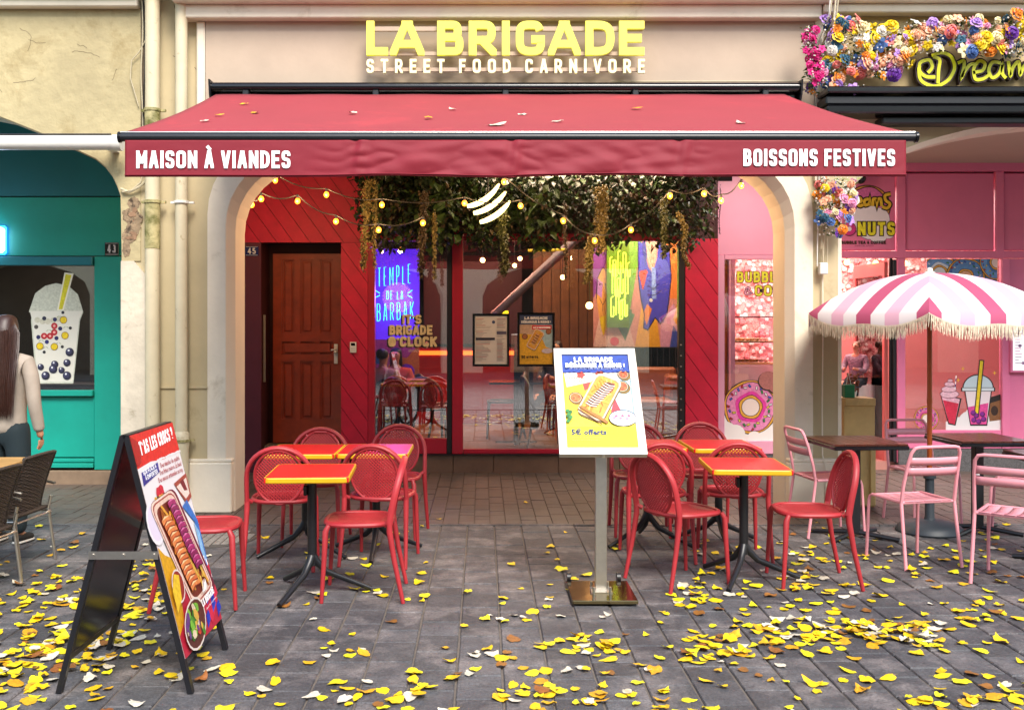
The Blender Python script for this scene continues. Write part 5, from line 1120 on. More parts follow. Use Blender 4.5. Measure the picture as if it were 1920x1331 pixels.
b = MB(); b.box(-.9, .6, 15.5, 15.56, 1.2, 2.6); b.build('panel', M('dark_red_panel', '#4a0c14', .8, .5, .1, 4, 0), t_)
# black tiled wainscot, individual upright tiles
for i in range(15):
    Y_ = 13.02; x0 = GX(1130, Y_)+i*.078
    b = MB(); b.box(x0, x0+.074, Y_-.02, Y_, 1.08, 1.345, bev=.004); b.build('tile', m_blackg, t_)
b = MB(); b.box(GX(1125, 13), 2.75, 13.0, 13.06, 0, 1.35); b.build('half_wall', m_black, t_)
b = MB(); b.box(GX(1125, 13.1), 2.75, 13.07, 13.12, 1.35, 3.2); b.build('partition', wall_in, t_)
# mural
mu = thing('mural_panel', 'painted mural of a blue swimsuited figure and an orange face on the rear wall', 'mural', (2, 13, 2)); Ym = 13.05
mx0, mx1, mz0, mz1 = GX(1112, Ym), GX(1278, Ym), 1.352, 2.78
a = Art((mx0, Ym-.02, mz0), XU, ZU, FR, mx1-mx0, mz1-mz0, .0006)
def mp(*ps): return [((q[0]-1112)/166, 1-(q[1]-440)/212)+tuple(q[2:]) for q in ps]
a.rect(0, 0, 1, 1, '#d98a78')
a.poly(mp((1112, 440), (1150, 440), (1122, 540), (1112, 560)), '#8a3a8a'); a.poly(mp((1150, 440), (1205, 440), (1178, 600), (1160, 640)), '#7fae2c'); a.poly(mp((1150, 590), (1185, 580), (1170, 648)), '#4c7a4a')
a.poly(mp((1112, 652), (1130, 560), (1165, 560), (1190, 652)), '#e9b8a0'); a.poly(mp((1150, 600), (1172, 640), (1190, 590), (1182, 586), (1170, 615), (1160, 590)), '#5f8a5a')
a.poly(mp((1238, 440), (1278, 440), (1278, 560), (1245, 560)), '#ef7f2c'); a.poly(mp((1190, 652), (1205, 560), (1230, 590), (1238, 652)), '#f0a91c'); a.poly(mp((1238, 652), (1238, 600), (1262, 570), (1278, 600), (1278, 652)), '#dd9ab0')
a.poly(mp((1255, 652), (1262, 610), (1278, 640), (1278, 652)), '#3448a0'); a.poly(mp((1262, 600), (1270, 565), (1278, 590), (1278, 625)), '#f0a91c')
a.poly(mp((1118, 560), (1120, 520), (1130, 500), (1140, 510), (1142, 560), (1138, 620), (1124, 600)), '#f0a24a'); a.poly(mp((1119, 550), (1120, 520), (1130, 530), (1128, 560)), '#c888c0'); a.poly(mp((1124, 596), (1138, 590), (1136, 615), (1131, 632), (1126, 612)), '#f6c81c')
a.line(mp((1124, 560), (1130, 572), (1136, 560)), .008, '#2a1420'); a.line(mp((1130, 572), (1130, 584)), .008, '#2a1420'); a.line(mp((1123, 534), (1127, 531)), .012, '#2a1420'); a.line(mp((1134, 532), (1138, 534)), .012, '#2a1420')
a.poly(mp((1196, 450), (1206, 455), (1210, 480), (1216, 502), (1224, 510), (1232, 480), (1234, 450), (1254, 460), (1258, 520), (1254, 570), (1244, 605), (1236, 608), (1228, 596), (1214, 620), (1206, 616), (1208, 590), (1200, 560), (1196, 520)), '#4a44b8')
a.poly(mp((1196, 440), (1206, 440), (1212, 480), (1222, 512), (1230, 480), (1232, 440)), '#e6aa8c'); a.poly(mp((1204, 440), (1209, 440), (1213, 480), (1210, 500), (1204, 470)), '#3a3a8c')
a.ell(.55, .66, .035, '#e84a3a'); a.ell(.585, .67, .03, '#e84a3a'); a.poly(mp((1198, 515), (1212, 515), (1205, 545)), '#e84a3a')
a.poly(mp((1221, 500), (1229, 500), (1230, 560), (1222, 560)), '#8fa4e0'); a.line(mp((1216, 535, 1), (1224, 545, 1), (1234, 532)), .01, '#1c1a50'); a.line(mp((1214, 552, 1), (1226, 556, 1), (1238, 545)), .01, '#1c1a50')
a.poly(mp((1205, 590), (1213, 570), (1222, 580), (1212, 610)), '#ef8a3a'); a.ell(.65, .42, .02, '#f4f0e4')
a.line(mp((1196, 450), (1196, 520), (1201, 560), (1208, 590), (1206, 616), (1214, 620), (1228, 596), (1238, 608), (1250, 590), (1258, 520), (1254, 460)), .012, '#171430')
a.line(mp((1118, 560), (1120, 520), (1130, 500), (1141, 512), (1142, 560), (1138, 600)), .01, '#2a1420')
a.ell(.24, .05, .05, '#e23a50'); a.build('painting', mu)
# green neon drink sign over the mural : bottle outline and lettering
ng = thing('green_neon_sign', 'yellow green neon sign of tall looping strokes before the mural', 'neon sign', (GX(1160, 12.9), 12.95, 1.9)); m_gn = glow('#d8f23a', 3.2)
for row in range(3):
    for j in range(5):
        x0 = GX(1146, 12.9)+j*.047+.02*math.sin(row*2+j); z0 = 1.74+row*.27+.03*math.sin(j*2.3+row); hh = (.26, .30, .24)[row]*(1+.25*math.sin(j*1.7+row*2))
        P = [(x0, z0), (x0, z0+hh, 1), (x0+.034, z0+hh, 1), (x0+.034, z0+.02*((j+row) % 3))] if (j+row) % 2 else [(x0+.03, z0+hh), (x0, z0+hh*.95, 1), (x0, z0, 1), (x0+.034, z0, 1), (x0+.034, z0+hh*.5)]
        b = MB(); b.tube([(p.x, 12.92, p.y) for p in fillet(P, 4)], .0062, 6); b.build('neon_tube', m_gn, ng, True)
b = MB(); b.box(GX(1138, 12.96), GX(1180, 12.96), 12.975, 12.99, 1.6, 2.68); b.build('backing_panel', M('olive_acrylic', '#6d8a1c', .8, .3, 0, bump=0), ng)
# banquette
bq = thing('orange_banquette', 'orange leather banquette below the black tiles', 'banquette', (2.1, 12.6, ZF)); m_or = M('orange_leather', '#b8602a', .8, .45, .12, 5, .15, 40, world=True)
b = MB(); b.box(GX(1180, 12.5), 2.45, 12.35, 12.98, ZF, .62, bev=.02); b.build('seat_base', m_or, bq); b = MB(); b.box(GX(1180, 12.5), 2.45, 12.3, 12.9, .625, .73, bev=.03); b.build('cushion', m_or, bq)
b = MB(); b.box(GX(1180, 12.5), 2.45, 12.80, 12.99, .735, 1.10, bev=.03); b.box(2.28, 2.45, 12.3, 12.79, .735, 1.02, bev=.03); b.build('backrest', m_or, bq)
# duct
du = thing('ventilation_duct', 'shiny round ventilation duct running under the dark ceiling', 'duct', (.4, 13.5, 2.6)); b = MB()
A_, B_ = Vector((GX(925, 13.6), 13.6, GZ(592, 13.6))), Vector((GX(1082, 13.6), 13.6, GZ(446, 13.6)))
b.tube([A_, B_], .06, 18); m_du = M('duct_metal', '#8a7c84', .8, .35, .06, 5, .03, 30, metal=.85); b.build('pipe', m_du, du, True)
for f_ in (.02, .25, .5, .75, .97): p = A_.lerp(B_, f_); dv = (B_-A_).normalized()*.012; b = MB(); b.tube([p-dv, p+dv], .068, 18); b.build('joint_ring', m_du, du, True)
yt = thing('yellow_pipe', 'thin yellow pipe under the ceiling above the duct', 'pipe', (.9, 13.2, 2.6)); b = MB(); b.tube([(GX(990, 13.2), 13.2, GZ(470, 13.2)), (GX(1062, 13.2), 13.2, GZ(468, 13.2))], .018, 8); b.build('tube', M('yellow_tube', '#d8b41c', .8, .4, 0, bump=0, emis=.3), yt, True)  # no lamp: the pipe's brightness is put into its material as a faint glow
# purple wall and neon
pwx0, pwx1 = GX(690, 12.2), GX(786, 12.2)
pw = thing('purple_wall_panel', 'purple wall panel with the neon wash put into its glow, behind the left window', 'wall panel', (pwx0, 12.25, 1)); b = MB(); b.box(pwx0, pwx1, 12.22, 12.26, 1.46, 2.55); b.build('panel', M('violet_neon_wash_panel', '#6a3ae0', .8, .5, .15, 3, bump=0, emis=.55, ecol='#5a28e0'), pw)  # purple neon wash on the wall put into the panel as emission
a = Art((pwx0, 12.2195, .9), XU, ZU, FR, pwx1-pwx0, .56); a.rect(0, 0, 1, 1, '#b8577c'); a.poly([(0, .2), (.3, .3), (.55, .65), (.75, .6), (1, .9), (1, 0), (0, 0)], '#e0932c'); a.ell(.2, .6, .12, '#2a7a84'); a.ell(.75, .3, .16, '#8a3ab8'); a.build('painted_lower_panel', pw)
nn_ = thing('blue_neon_sign', 'turquoise neon lettering TEMPLE DE LA BARBAK on the purple panel', 'neon sign', (-1, 12.15, 2)); m_cn = glow('#40e0ff', 2.2)
for wd, x0, y1, w_, h_, sl in (('TEMPLE', 708, 538, 62, 36, .10), ('DE LA', 724, 562, 32, 17, 0), ('BARBAK', 706, 603, 70, 34, .07)):
    k_ = 12.15/1900; lay, _ = layout(wd, h_*k_, w_*k_, .012, .14, .3)
    for c, x, ls in lay:
        for P in ls:
            pts = fillet(P, 4); b = MB(); b.tube([(GX(x0, 12.15)+p.x, 12.16, GZ(y1, 12.15)+p.y*(1+.05*math.sin(x*40))+p.x*sl) for p in pts], .0042, 6); b.build('neon_tube', m_cn, nn_, True)
for sx, x0 in ((1, 708), (-1, 768)):
    for dy in (-5, 4): b = MB(); b.tube([(GX(x0-5*sx, 12.15), 12.16, GZ(552+dy*1.6, 12.15)), (GX(x0+4*sx, 12.15), 12.16, GZ(552+dy*.4, 12.15))], .0055, 6); b.build('neon_tube', m_cn, nn_, True)
# window lettering
wl = thing('window_lettering', 'cream lettering IT\'S BRIGADE O\'CLOCK with dark shadow on the left window', 'window sticker', (-.9, YI+.015, 1.6))
a = Art((GX(728, YI), YI+.019, GZ(662, YI)), XU, ZU, FR, GX(822, YI)-GX(728, YI), GZ(588, YI)-GZ(662, YI), .0003)
for dx, dy, cc in ((-.03, -.03, '#2c1a12'), (0, 0, '#e8cf9a')):
    a.txt("IT'S", .28+dx, .74+dy, .38, .24, cc, .24, .08); a.txt('BRIGADE', .02+dx, .46+dy, .86, .25, cc, .24, .07); a.txt("O'CLOCK", .0+dx, .16+dy, .97, .26, cc, .26, .07)
a.ell(.07, .28, .075, '#e8cf9a'); a.build('lettering', wl)
a = Art((GX(792, YI), YI+.019, GZ(662, YI)), XU, ZU, FR, GX(808, YI)-GX(792, YI), GZ(642, YI)-GZ(662, YI), .0003); a.txt('*', 0, 0, 1, 1.3, '#f0a8a0', .12); a.small('BRIGADE', -1.6, .1, 1.3, .25, '#d8c8b8'); a.build('asterisk', wl)
# posters on the glass
def framed(name, label, px0, px1, py0, py1):
    Y = YI+.015; x0, x1, z0, z1 = GX(px0, Y), GX(px1, Y), GZ(py1, Y), GZ(py0, Y); t = thing(name, label, 'poster', (x0, Y, z0))
    b = MB(); e = .025
    b.box(x0, x1, Y-.016, Y-.001, z0, z0+e); b.box(x0, x1, Y-.016, Y-.001, z1-e, z1); b.box(x0, x0+e, Y-.0165, Y-.001, z0+e, z1-e); b.box(x1-e, x1, Y-.0165, Y-.001, z0+e, z1-e); b.build('frame', m_blackg, t)
    return t, Art((x0+e, Y-.004, z0+e), XU, ZU, FR, x1-x0-2*e, z1-z0-2*e, .0003)
t, a = framed('menu_poster', 'pale menu sheet in a black frame on the right window', 886, 955, 588, 687)
a.rect(0, 0, 1, 1, '#e2d9d2')
rr_ = random.Random(4)
a.ell(.58, .87, .05, '#3c4a78', ry=.05)
for c0 in (.04, .68):
    for i in range(34):
        if i in (8, 15): continue
        a.rect(c0, .93-.026*i, c0+rr_.uniform(.15, .27 if c0 > .5 else .5), .939-.026*i, '#a79a98' if i % 5 else '#b8343c')
a.rect(.03, .50, .62, .55, '#2c2a3c'); a.rect(.68, .62, .97, .68, '#55506a'); a.build('print', t)
t, a = framed('offer_poster', 'yellow and blue offer poster in a black frame on the right window', 970, 1040, 586, 687)
a.rect(0, 0, 1, 1, '#e8b02a'); a.rect(0, .80, 1, 1, '#3a4668'); a.poly([(.5, .8), (1, .8), (1, .3), (.8, .35)], '#a8c4cc'); a.poly([(0, .8), (.5, .8), (.4, .6), (0, .62)], '#c8a48a'); a.rect(.38, .70, .98, .79, '#c8202c')
a.txt('LA BRIGADE', .15, .905, .7, .055, '#f4f0ec', .26, .08, .3); a.txt('DÉBARQUE À REIMS !', .05, .83, .9, .05, '#f4f0ec', .26, .08, .25); a.txt('LE 12 NOVEMBRE', .42, .725, .52, .035, '#ffffff', .24, .1, .3)
for x_, y_, r_ in ((.16, .56, .09), (.88, .66, .09)): a.ell(x_, y_, r_, '#6a4426'); a.ell(x_, y_, r_*.75, '#a8643a')
T, P = food(a, .48, .5, .2, R_(-30))
for i in range(9): v = -.5+i*.13; P([(-.22, v), (0, v-.05), (.2, v), (.2, v+.06), (0, v+.01), (-.22, v+.06)], '#5a2a20' if i % 2 else '#d8a898')
a.txt('5€ offerts', .06, .12, .5, .06, '#2a1e14', .22, .1, .3); a.small('sur votre commande click and collect', .06, .08, .5, .014, '#2a1e14'); a.ell(.84, .27, .17, '#d8c8d0', ry=.05); a.build('print', t)
# furniture inside
m_bk = M('black_plastic', '#16161a', 1, .4, .05, 4, 0)
def recolor(t, m):
    cache = {}
    def walk(o):
        for c in o.children:
            if c.type == 'MESH':
                if c.data.name not in cache: d = c.data.copy(); d.materials[0] = m; cache[c.data.name] = d
                c.data = cache[c.data.name]
            walk(c)
    walk(t); return t
k0 = None
for i, (x, y, rz, lb) in enumerate(((GX(732, 11.75), 11.75, 8, 'black chair with its back to the glass, leftmost inside the left window'), (GX(798, 11.75), 11.78, -6, 'black chair inside the left window near the dark post'), (GX(822, 12.3), 12.3, -60, 'black chair turned sideways behind the dark post'), (GX(1022, 11.9), 11.9, -80, 'black chair inside the right window beside the menu board'), (GX(945, 12.9), 12.9, 90, 'black chair deeper inside the right window'))):
    c = clone(k0 or red, (x, y, ZF), R_(rz), lb)
    if k0 is None: recolor(c, m_bk); k0 = c
    c['group'] = 'black chairs inside the restaurant'
    c.name = 'black_chair'
def in_table(x, y, label, z=ZF):
    t = thing('black_table', label, 'table', (x, y, z)); b = MB(); b.box(x-.33, x+.33, y-.3, y+.3, z+.72, z+.745, bev=.003); b.build('tabletop', m_blackg, t); b = MB(); b.cyl(x, y, z+.02, z+.72, .03); b.build('column', m_black, t); b = MB(); b.box(x-.25, x+.25, y-.03, y+.03, z, z+.019); b.box(x-.03, x+.03, y-.25, y+.25, z+.0, z+.0185); b.build('foot', m_black, t)
in_table(GX(768, 12.15), 12.2, 'black table inside the left window'); in_table(GX(968, 12.2), 12.3, 'black table inside the right window')
b_ = thing('bar_counter', 'red lit bar counter at the back of the restaurant', 'counter', (-.3, 14.8, ZF)); b = MB(); b.box(-1.1, .45, 14.6, 15.0, ZF, 1.32, bev=.01); b.build('front', M('red_lacquer_counter', '#a01a1c', .9, .3, .05, 3, 0), b_); b = MB(); b.box(-1.1, .46, 14.55, 15.05, 1.325, 1.36); b.build('worktop', m_blackg, b_)
b = MB(); b.box(-1.1, .45, 14.57, 14.59, 1.20, 1.26); b.build('light_strip', glow('#ff5a1c', 3.0), b_)
yb = thing('yellow_menu_box', 'small lit yellow box above the bar counter', 'light box', (.0, 14.5, 1.9)); b = MB(); b.box(GX(942, 14.4), GX(953, 14.4), 14.35, 14.45, GZ(598, 14.4), GZ(583, 14.4)); b.build('box', glow('#ffd21c', 2.0), yb)
for i, (px, py, Y, r) in enumerate(((975, 485, 13.2, .03), (965, 498, 13.5, .03), (1105, 573, 12.6, .045), (1130, 520, 14, .04), (716, 472, 12.0, .02), (905, 488, 13.8, .035), (1055, 520, 14.2, .035))):
    t = thing('ceiling_lamp', ('small warm spotlight %s' % ('beside the duct', 'lower of the two beside the duct', 'hanging before the timber panels', 'at the edge of the mural', 'above the turquoise neon lettering', 'near the window head behind the strands', 'under the duct end')[i]), 'lamp', (GX(px, Y), Y, GZ(py, Y)), group=None)
    b = MB(); b.sphere((GX(px, Y), Y, GZ(py, Y)), r, 10); b.build('bulb', glow('#ffc27a', 9.0), t, True); b = MB(); b.cyl(GX(px, Y), Y, GZ(py, Y)+r, 3.25, .006, n=6); b.build('cord', m_black, t)
def area(name, loc, sx, sy, e, col, rot=(0, 0, 0)):
    l = bpy.data.lights.new(name, 'AREA'); l.shape = 'RECTANGLE'; l.size = sx; l.size_y = sy; l.energy = e; l.color = col; o = bpy.data.objects.new(name, l); COL.objects.link(o); o.location = loc; o.rotation_euler = rot; return o
area('room_light', (.9, 13.4, 3.15), 2.6, 2.6, 62, (1, .72, .45)); area('mural_light', (2.0, 12.2, 3.1), .8, .3, 32, (1, .86, .7), (R_(30), 0, 0))
l_ = bpy.data.lights.new('neon_glow', 'POINT'); l_.energy = 14; l_.color = (.55, .2, 1); l_.shadow_soft_size = .2; o_2 = bpy.data.objects.new('neon_glow', l_); COL.objects.link(o_2); o_2.location = (GX(745, 11.6), 11.6, 1.95)
area('bar_light', (-.3, 14.2, 2.9), 1, .3, 30, (1, .4, .25))
area('arcade_fill', (.9, 10.6, 3.40), 1.8, .3, 55, (1, .72, .50)); area('arcade_fill', (3.0, 10.4, 3.44), .5, .3, 16, (1, .86, .78))  # added fill lights that brighten the shaded arcade and the pink panels
# ------------------------------------------------------------------ people
m_skin = M('skin', '#c98d6c', .85, .5, .06, 8, .05, 60); m_hair = M('dark_brown_hair', '#3a2018', .8, .42, .25, 40, .5, 120); m_hairb = M('black_hair', '#120d0c', 1, .45, .1, 30, .3, 90)
m_swe = M('beige_knit', '#b3a597', .8, .95, .08, 12, .9, 260, dist=.004); m_trs = M('dark_teal_trousers', '#16262c', .9, .85, .08, 8, .3, 90); m_shoe = M('black_canvas_shoe', '#141416', 1, .7, .1, 8, .1, 60); m_sole = M('white_rubber', '#d8d4cc', .8, .6, .03, 5, 0)
def body(t, z0, pose, mat=m_skin, s_=1.0):
    V = [((0, 0, .92), .115), ((0, 0, 1.05), (.115, .085)), ((0, .01, 1.22), (.13, .095)), ((0, 0, 1.37), (.12, .075)), ((0, .0, 1.44), .05), ((0, .01, 1.50), .047), ((0, .015, 1.55), (.07, .085)), ((0, .015, 1.62), (.072, .09))]
    E = [(0, 1), (1, 2), (2, 3), (3, 4), (4, 5), (5, 6), (6, 7)]
    return V, E
def limb(V, E, start, pts):
    k = start
    for p, r in pts: V.append((p, r)); E.append((k, len(V)-1)); k = len(V)-1
    return k
wm = thing('person', 'woman seen from behind with long brown hair, beige sweater and dark trousers', 'person', (GX(10, 7.6), 7.62, 0), R_(-8), local=True)
V, E = body(wm, 0, None)
for sx in (-1, 1):
    limb(V, E, 3, [((sx*.16, 0, 1.37), .05), ((sx*.205, -.01, 1.25), .043), ((sx*.235, -.02, 1.06), .036), ((sx*.25, .03, .84), .026), ((sx*.252, .04, .79), (.022, .032))])
    limb(V, E, 0, [((sx*.09, 0, .84), .085), ((sx*.10, .01, .50), .056), ((sx*.10, -.01, .28), .05), ((sx*.10, -.02, .08), .034), ((sx*.105, .09, .035), (.035, .028))])
wb = skin('body', V, E, m_skin, wm, 2)
V = [((0, 0, .80), (.155, .125)), ((0, 0, .90), (.165, .135)), ((0, 0, 1.0), (.155, .125)), ((0, .01, 1.2), (.165, .13)), ((0, 0, 1.36), (.15, .10)), ((0, 0, 1.45), (.07, .065))]; E = [(0, 1), (1, 2), (2, 3), (3, 4), (4, 5)]
for sx in (-1, 1): limb(V, E, 4, [((sx*.165, 0, 1.36), .066), ((sx*.212, -.01, 1.24), .058), ((sx*.235, -.02, 1.06), .053), ((sx*.248, .02, .88), .044), ((sx*.25, .03, .84), .040)])
skin('sweater', V, E, m_swe, wb, 2)
V = [((0, 0, .98), (.14, .11)), ((0, 0, .90), (.15, .12))]; E = [(0, 1)]
for sx in (-1, 1): limb(V, E, 1, [((sx*.09, 0, .80), .105), ((sx*.10, .01, .50), .082), ((sx*.10, -.01, .28), .075), ((sx*.10, -.02, .07), .068)])
skin('trousers', V, E, m_trs, wb, 2)
V = [((0, .01, 1.722), (.03, .035)), ((0, .01, 1.70), (.07, .08)), ((0, .0, 1.64), (.09, .105)), ((0, -.02, 1.56), (.105, .115)), ((0, -.05, 1.46), (.10, .075)), ((0, -.095, 1.34), (.115, .05)), ((.01, -.115, 1.2), (.115, .038)), ((.01, -.12, 1.06), (.085, .025)), ((.0, -.12, .99), (.045, .015))]
for sx in (-1, 1): b = MB(); b.sphere((sx*.028, .098, 1.612), .0105, 8); b.build('eye', m_hairb, wb, True)
b = MB(); b.tube([(0, .096, 1.615), (0, .122, 1.585), (0, .098, 1.578)], [.006, .012, .006], 8); b.build('nose', m_skin, wb, True)
b = MB(); b.tube([(-.022, .092, 1.55), (0, .1, 1.548), (.022, .092, 1.55)], .005, 6); b.build('mouth', M('lips', '#a04a42', .8, .5, 0, bump=0), wb, True)
hr = skin('hair', V, [(i, i+1) for i in range(8)], m_hair, wb, 2)
rr_ = random.Random(3); b = MB()
for i in range(420):
    a_ = rr_.uniform(-1.7, 1.7); x0 = math.sin(a_)*rr_.uniform(.085, .115); y0 = -.02-math.cos(a_)*.09; l = rr_.uniform(.75, 1); w_ = rr_.uniform(-.02, .02)
    pts = [(x0*.5, y0*.4, 1.68), (x0*1.02, y0-.01, 1.58), (x0*1.1, y0*.9-.03, 1.46), (x0*1.22+w_, -.115-.035*math.cos(a_), 1.34), (x0*1.2+w_, -.14-.03*math.cos(a_), 1.18), (x0*.95+w_*2, -.14-.01*math.cos(a_), 1.18-.24*l)]
    b.tube([(p[0]+rr_.uniform(-.004, .004), p[1]+rr_.uniform(-.004, .004), p[2]) for p in pts], [.002, .0028, .003, .003, .0024, .0006], 4, caps=False)
tag(b.build('hair_strands', m_hair, hr, True), kind='stuff')
for sx in (-1, 1):
    V = [((sx*.10, -.06, .05), (.036, .04)), ((sx*.105, .05, .045), (.043, .036)), ((sx*.11, .15, .035), (.04, .027))]; sh = skin('shoe', V, [(0, 1), (1, 2)], m_shoe, wb, 2)
    V = [((sx*.10, -.065, .014), (.042, .014)), ((sx*.105, .05, .014), (.048, .014)), ((sx*.11, .165, .014), (.043, .013))]; skin('sole', V, [(0, 1), (1, 2)], m_sole, sh, 1)
    for k in range(4):
        b = MB(); fx = sx*(.252)+(-.02+.013*k)*.3; fy = .02+.016*k; L_ = (.062, .072, .068, .055)[k]
        b.tube([(sx*.253, fy, .775), (sx*.253-sx*.004, fy+.004, .775-L_*.5), (sx*.253-sx*.018, fy+.004, .775-L_)], [.0085, .008, .006], 6); b.build('finger', m_skin, wb, True)
    b = MB(); b.tube([(sx*.245, .06, .80), (sx*.235, .082, .775), (sx*.228, .085, .75)], [.011, .009, .007], 6); b.build('thumb', m_skin, wb, True)
def seated(label, x, y, z, rz, hair_m, top_m, long=True, s_=1.0, scale=1.0, arms=.3, leg=True):
    t = thing('person', label, 'person', (x, y, z), rz, local=True); t.scale = (scale,)*3
    V = [((0, 0, .52), .12), ((0, .0, .66), (.11, .085)), ((0, .02, .82), (.12, .09)), ((0, .02, .96), (.11, .07)), ((0, .03, 1.03), .045), ((0, .04, 1.09), .045), ((0, .05, 1.14), (.062, .075)), ((0, .05, 1.21), (.066, .082))]
    E = [(i, i+1) for i in range(7)]
    for sx in (-1, 1):
        limb(V, E, 3, [((sx*.15, .02, .96), .045), ((sx*.19, .05, .82), .04), ((sx*.19, .16, .72), .034), ((sx*.10, .33, .76), .025), ((sx*.07, .39, .77), (.03, .02))])
        limb(V, E, 0, [((sx*.09, .06, .50), .085), ((sx*.12, .40, .50), .06), ((sx*.12, .42, .25), .045), ((sx*.12, .42, .07), .032), ((sx*.12, .52, .035), (.035, .025))])
    bd_ = skin('body', V, E, m_skin, t, 2)
    V = [((0, 0, .50), (.13, .11)), ((0, 0, .66), (.135, .11)), ((0, .02, .84), (.145, .11)), ((0, .02, .97), (.13, .085)), ((0, .03, 1.03), .06)]; E = [(i, i+1) for i in range(4)]
    for sx in (-1, 1): limb(V, E, 3, [((sx*.15, .02, .96), .062), ((sx*.195, .05, .82), .058), ((sx*.195, .16, .72), .05), ((sx*.12, .30, .755), .038)])
    skin('top', V, E, top_m, bd_, 2)
    V = [((0, 0, .54), (.13, .11))]; E = []
    for sx in (-1, 1): limb(V, E, 0, [((sx*.09, .06, .50), .1), ((sx*.12, .40, .50), .076), ((sx*.12, .42, .25), .062), ((sx*.12, .42, .08), .05)])
    skin('trousers', V, E, m_trs, bd_, 1)
    V = [((0, .03, 1.245), (.07, .085)), ((0, .0, 1.17), (.082, .07))]+([((0, -.03, 1.06), (.085, .045)), ((0, -.03, .93), (.07, .03))] if long else [((0, -.01, 1.12), (.06, .04))]); skin('hair', V, [(i, i+1) for i in range(len(V)-1)], hair_m, bd_, 2)
    for sx in (-1, 1): b = MB(); b.sphere((sx*.026, .128, 1.175), .010, 6); b.build('eye', m_hairb, bd_, True)
    b = MB(); b.tube([(0, .125, 1.175), (0, .147, 1.15), (0, .128, 1.145)], [.006, .012, .006], 6); b.build('nose', m_skin, bd_, True)
    b = MB(); b.tube([(-.02, .126, 1.122), (0, .132, 1.12), (.02, .126, 1.122)], .005, 6); b.build('mouth', M('lips', '#a04a42', .8, .5, 0, bump=0), bd_, True); return t
seated('diner with dark hair and orange top facing the street behind the left window', GX(742, 12.0), 12.02, .12, R_(176), m_hairb, M('orange_red_top', '#d8502c', .85, .8, .05, 5, .1), True)
seated('diner with short dark hair and tan top seen from behind, left window edge', GX(716, 11.62), 11.62, .12, R_(-20), m_hairb, M('tan_top', '#b89468', .8, .8, .05, 5, .1), False)
seated('diner with dark hair at the back of the room left of the mural', GX(1045, 13.6), 13.6, .18, R_(150), m_hair, M('dark_top', '#2a2630', .9, .8, .05, 5, .1), True)
ch_ = seated('child in a mauve quilted jacket sitting in the pink shop doorway', GX(1612, 11.9), 12.0, .62, R_(140), M('blond_brown_hair', '#7a5636', .8, .5, .1, 30, .2, 80), M('mauve_jacket', '#8f7280', .85, .5, .1, 14, .9, 45, dist=.02), False, scale=.66)
st = thing('bench_stool', 'pale stool under the child in the pink shop doorway', 'stool', (GX(1612, 11.95), 12.0, 0)); b = MB(); b.cyl(GX(1612, 11.95), 12.0, 0.005, .93, .17, n=20); b.build('drum', m_whitep, st, True)
pt = thing('pedestal', 'pale wooden pedestal box at the foot of the right pier', 'pedestal', (3.33, 9.1, 0)); b = MB()
px_, py_ = (GX(1584, 9.1), GX(1641, 9.1)), (9.1, 9.36); m_pd = M('pale_plywood', '#d8b878', .85, .6, .12, 5, .2, 30, world=True, stain=(4, .55, .8, '#a88a58'))
b.box(px_[0], px_[1], py_[0]+.01, py_[1], 0.005, .98); b.build('box', m_pd, pt)
b = MB()
for z0, z1 in ((.02, .09), (.52, .58), (.915, .98)): b.box(px_[0], px_[1], py_[0]-.012, py_[0]+.009, z0, z1, bev=.003)
for x0, x1 in ((px_[0], px_[0]+.045), (px_[1]-.045, px_[1])): b.box(x0, x1, py_[0]-.014, py_[0]+.009, .091, .519, bev=.003)
b.build('frame', m_pd, pt)
gb = thing('gift_bag', 'small green gift bag on the pale pedestal', 'bag', (3.36, 9.15, .98)); b = MB(); b.box(GX(1584, 9.15), GX(1603, 9.15), 9.15, 9.22, .982, 1.10, bev=.004); b.build('bag', M('green_paper', '#0d7a4a', .85, .5, .05, 5, 0), gb); b = MB(); b.tube([(GX(1589, 9.15), 9.18, 1.10), (GX(1593, 9.15), 9.18, 1.20), (GX(1598, 9.15), 9.18, 1.10)], .004, 6); b.build('handle', m_whitep, gb)
pl = thing('small_plant', 'small reddish plant standing behind the green bag', 'plant', (3.42, 9.25, .98)); b = MB(); rr_ = random.Random(9)
for i in range(60): b.sphere((GX(1600, 9.25)+rr_.uniform(-.05, .05), 9.27+rr_.uniform(-.03, .03), 1.03+rr_.uniform(0, .16)), .013, 6)
b.build('leaves', M('copper_leaves', '#8a4a2c', .8, .6, .2, 20, 0), pl, True)
b = MB(); b.cyl(GX(1600, 9.25), 9.27, .982, 1.04, .03, .04); b.build('pot', m_whitep, pl, True)
# ------------------------------------------------------------------ inside the pink shop
pr = thing('pink_shop_room', None, None, (4, 13, 0), kind='structure')
m_fw = M('blossom_wall', '#f0b0a8', .9, .8, .35, 16, .9, 30, world=True, stain=(22, .5, .6, '#c85a5a'), dist=.03)
b = MB(); b.box(2.8, 9, 14.4, 14.45, 0, 3.4); b.build('blossom_wall', m_fw, pr); b = MB(); b.box(2.82, 9, 11.45, 14.4, .0, .1); b.build('floor', M('pink_floor', '#c98a80', .8, .4, .05, 3, 0), pr); b = MB(); b.box(2.81, 9, 11.45, 14.4, 3.3, 3.35); b.build('ceiling', m_pinkl, pr)
b = MB(); b.box(2.81, 2.86, 11.48, 14.4, 0, 3.3); b.build('side_wall', m_pinkl, pr); b = MB(); b.box(4.6, 9, 13.2, 13.25, .1, 1.75); b.build('partition', M('salmon_wall', '#c8807a', .8, .6, .05, 3, 0), pr)
area('pink_room_light', (4.4, 12.8, 3.2), 3.0, 1.8, 130, (1, .80, .72))
rr_ = random.Random(21); b = MB(); bb = [MB() for _ in range(3)]
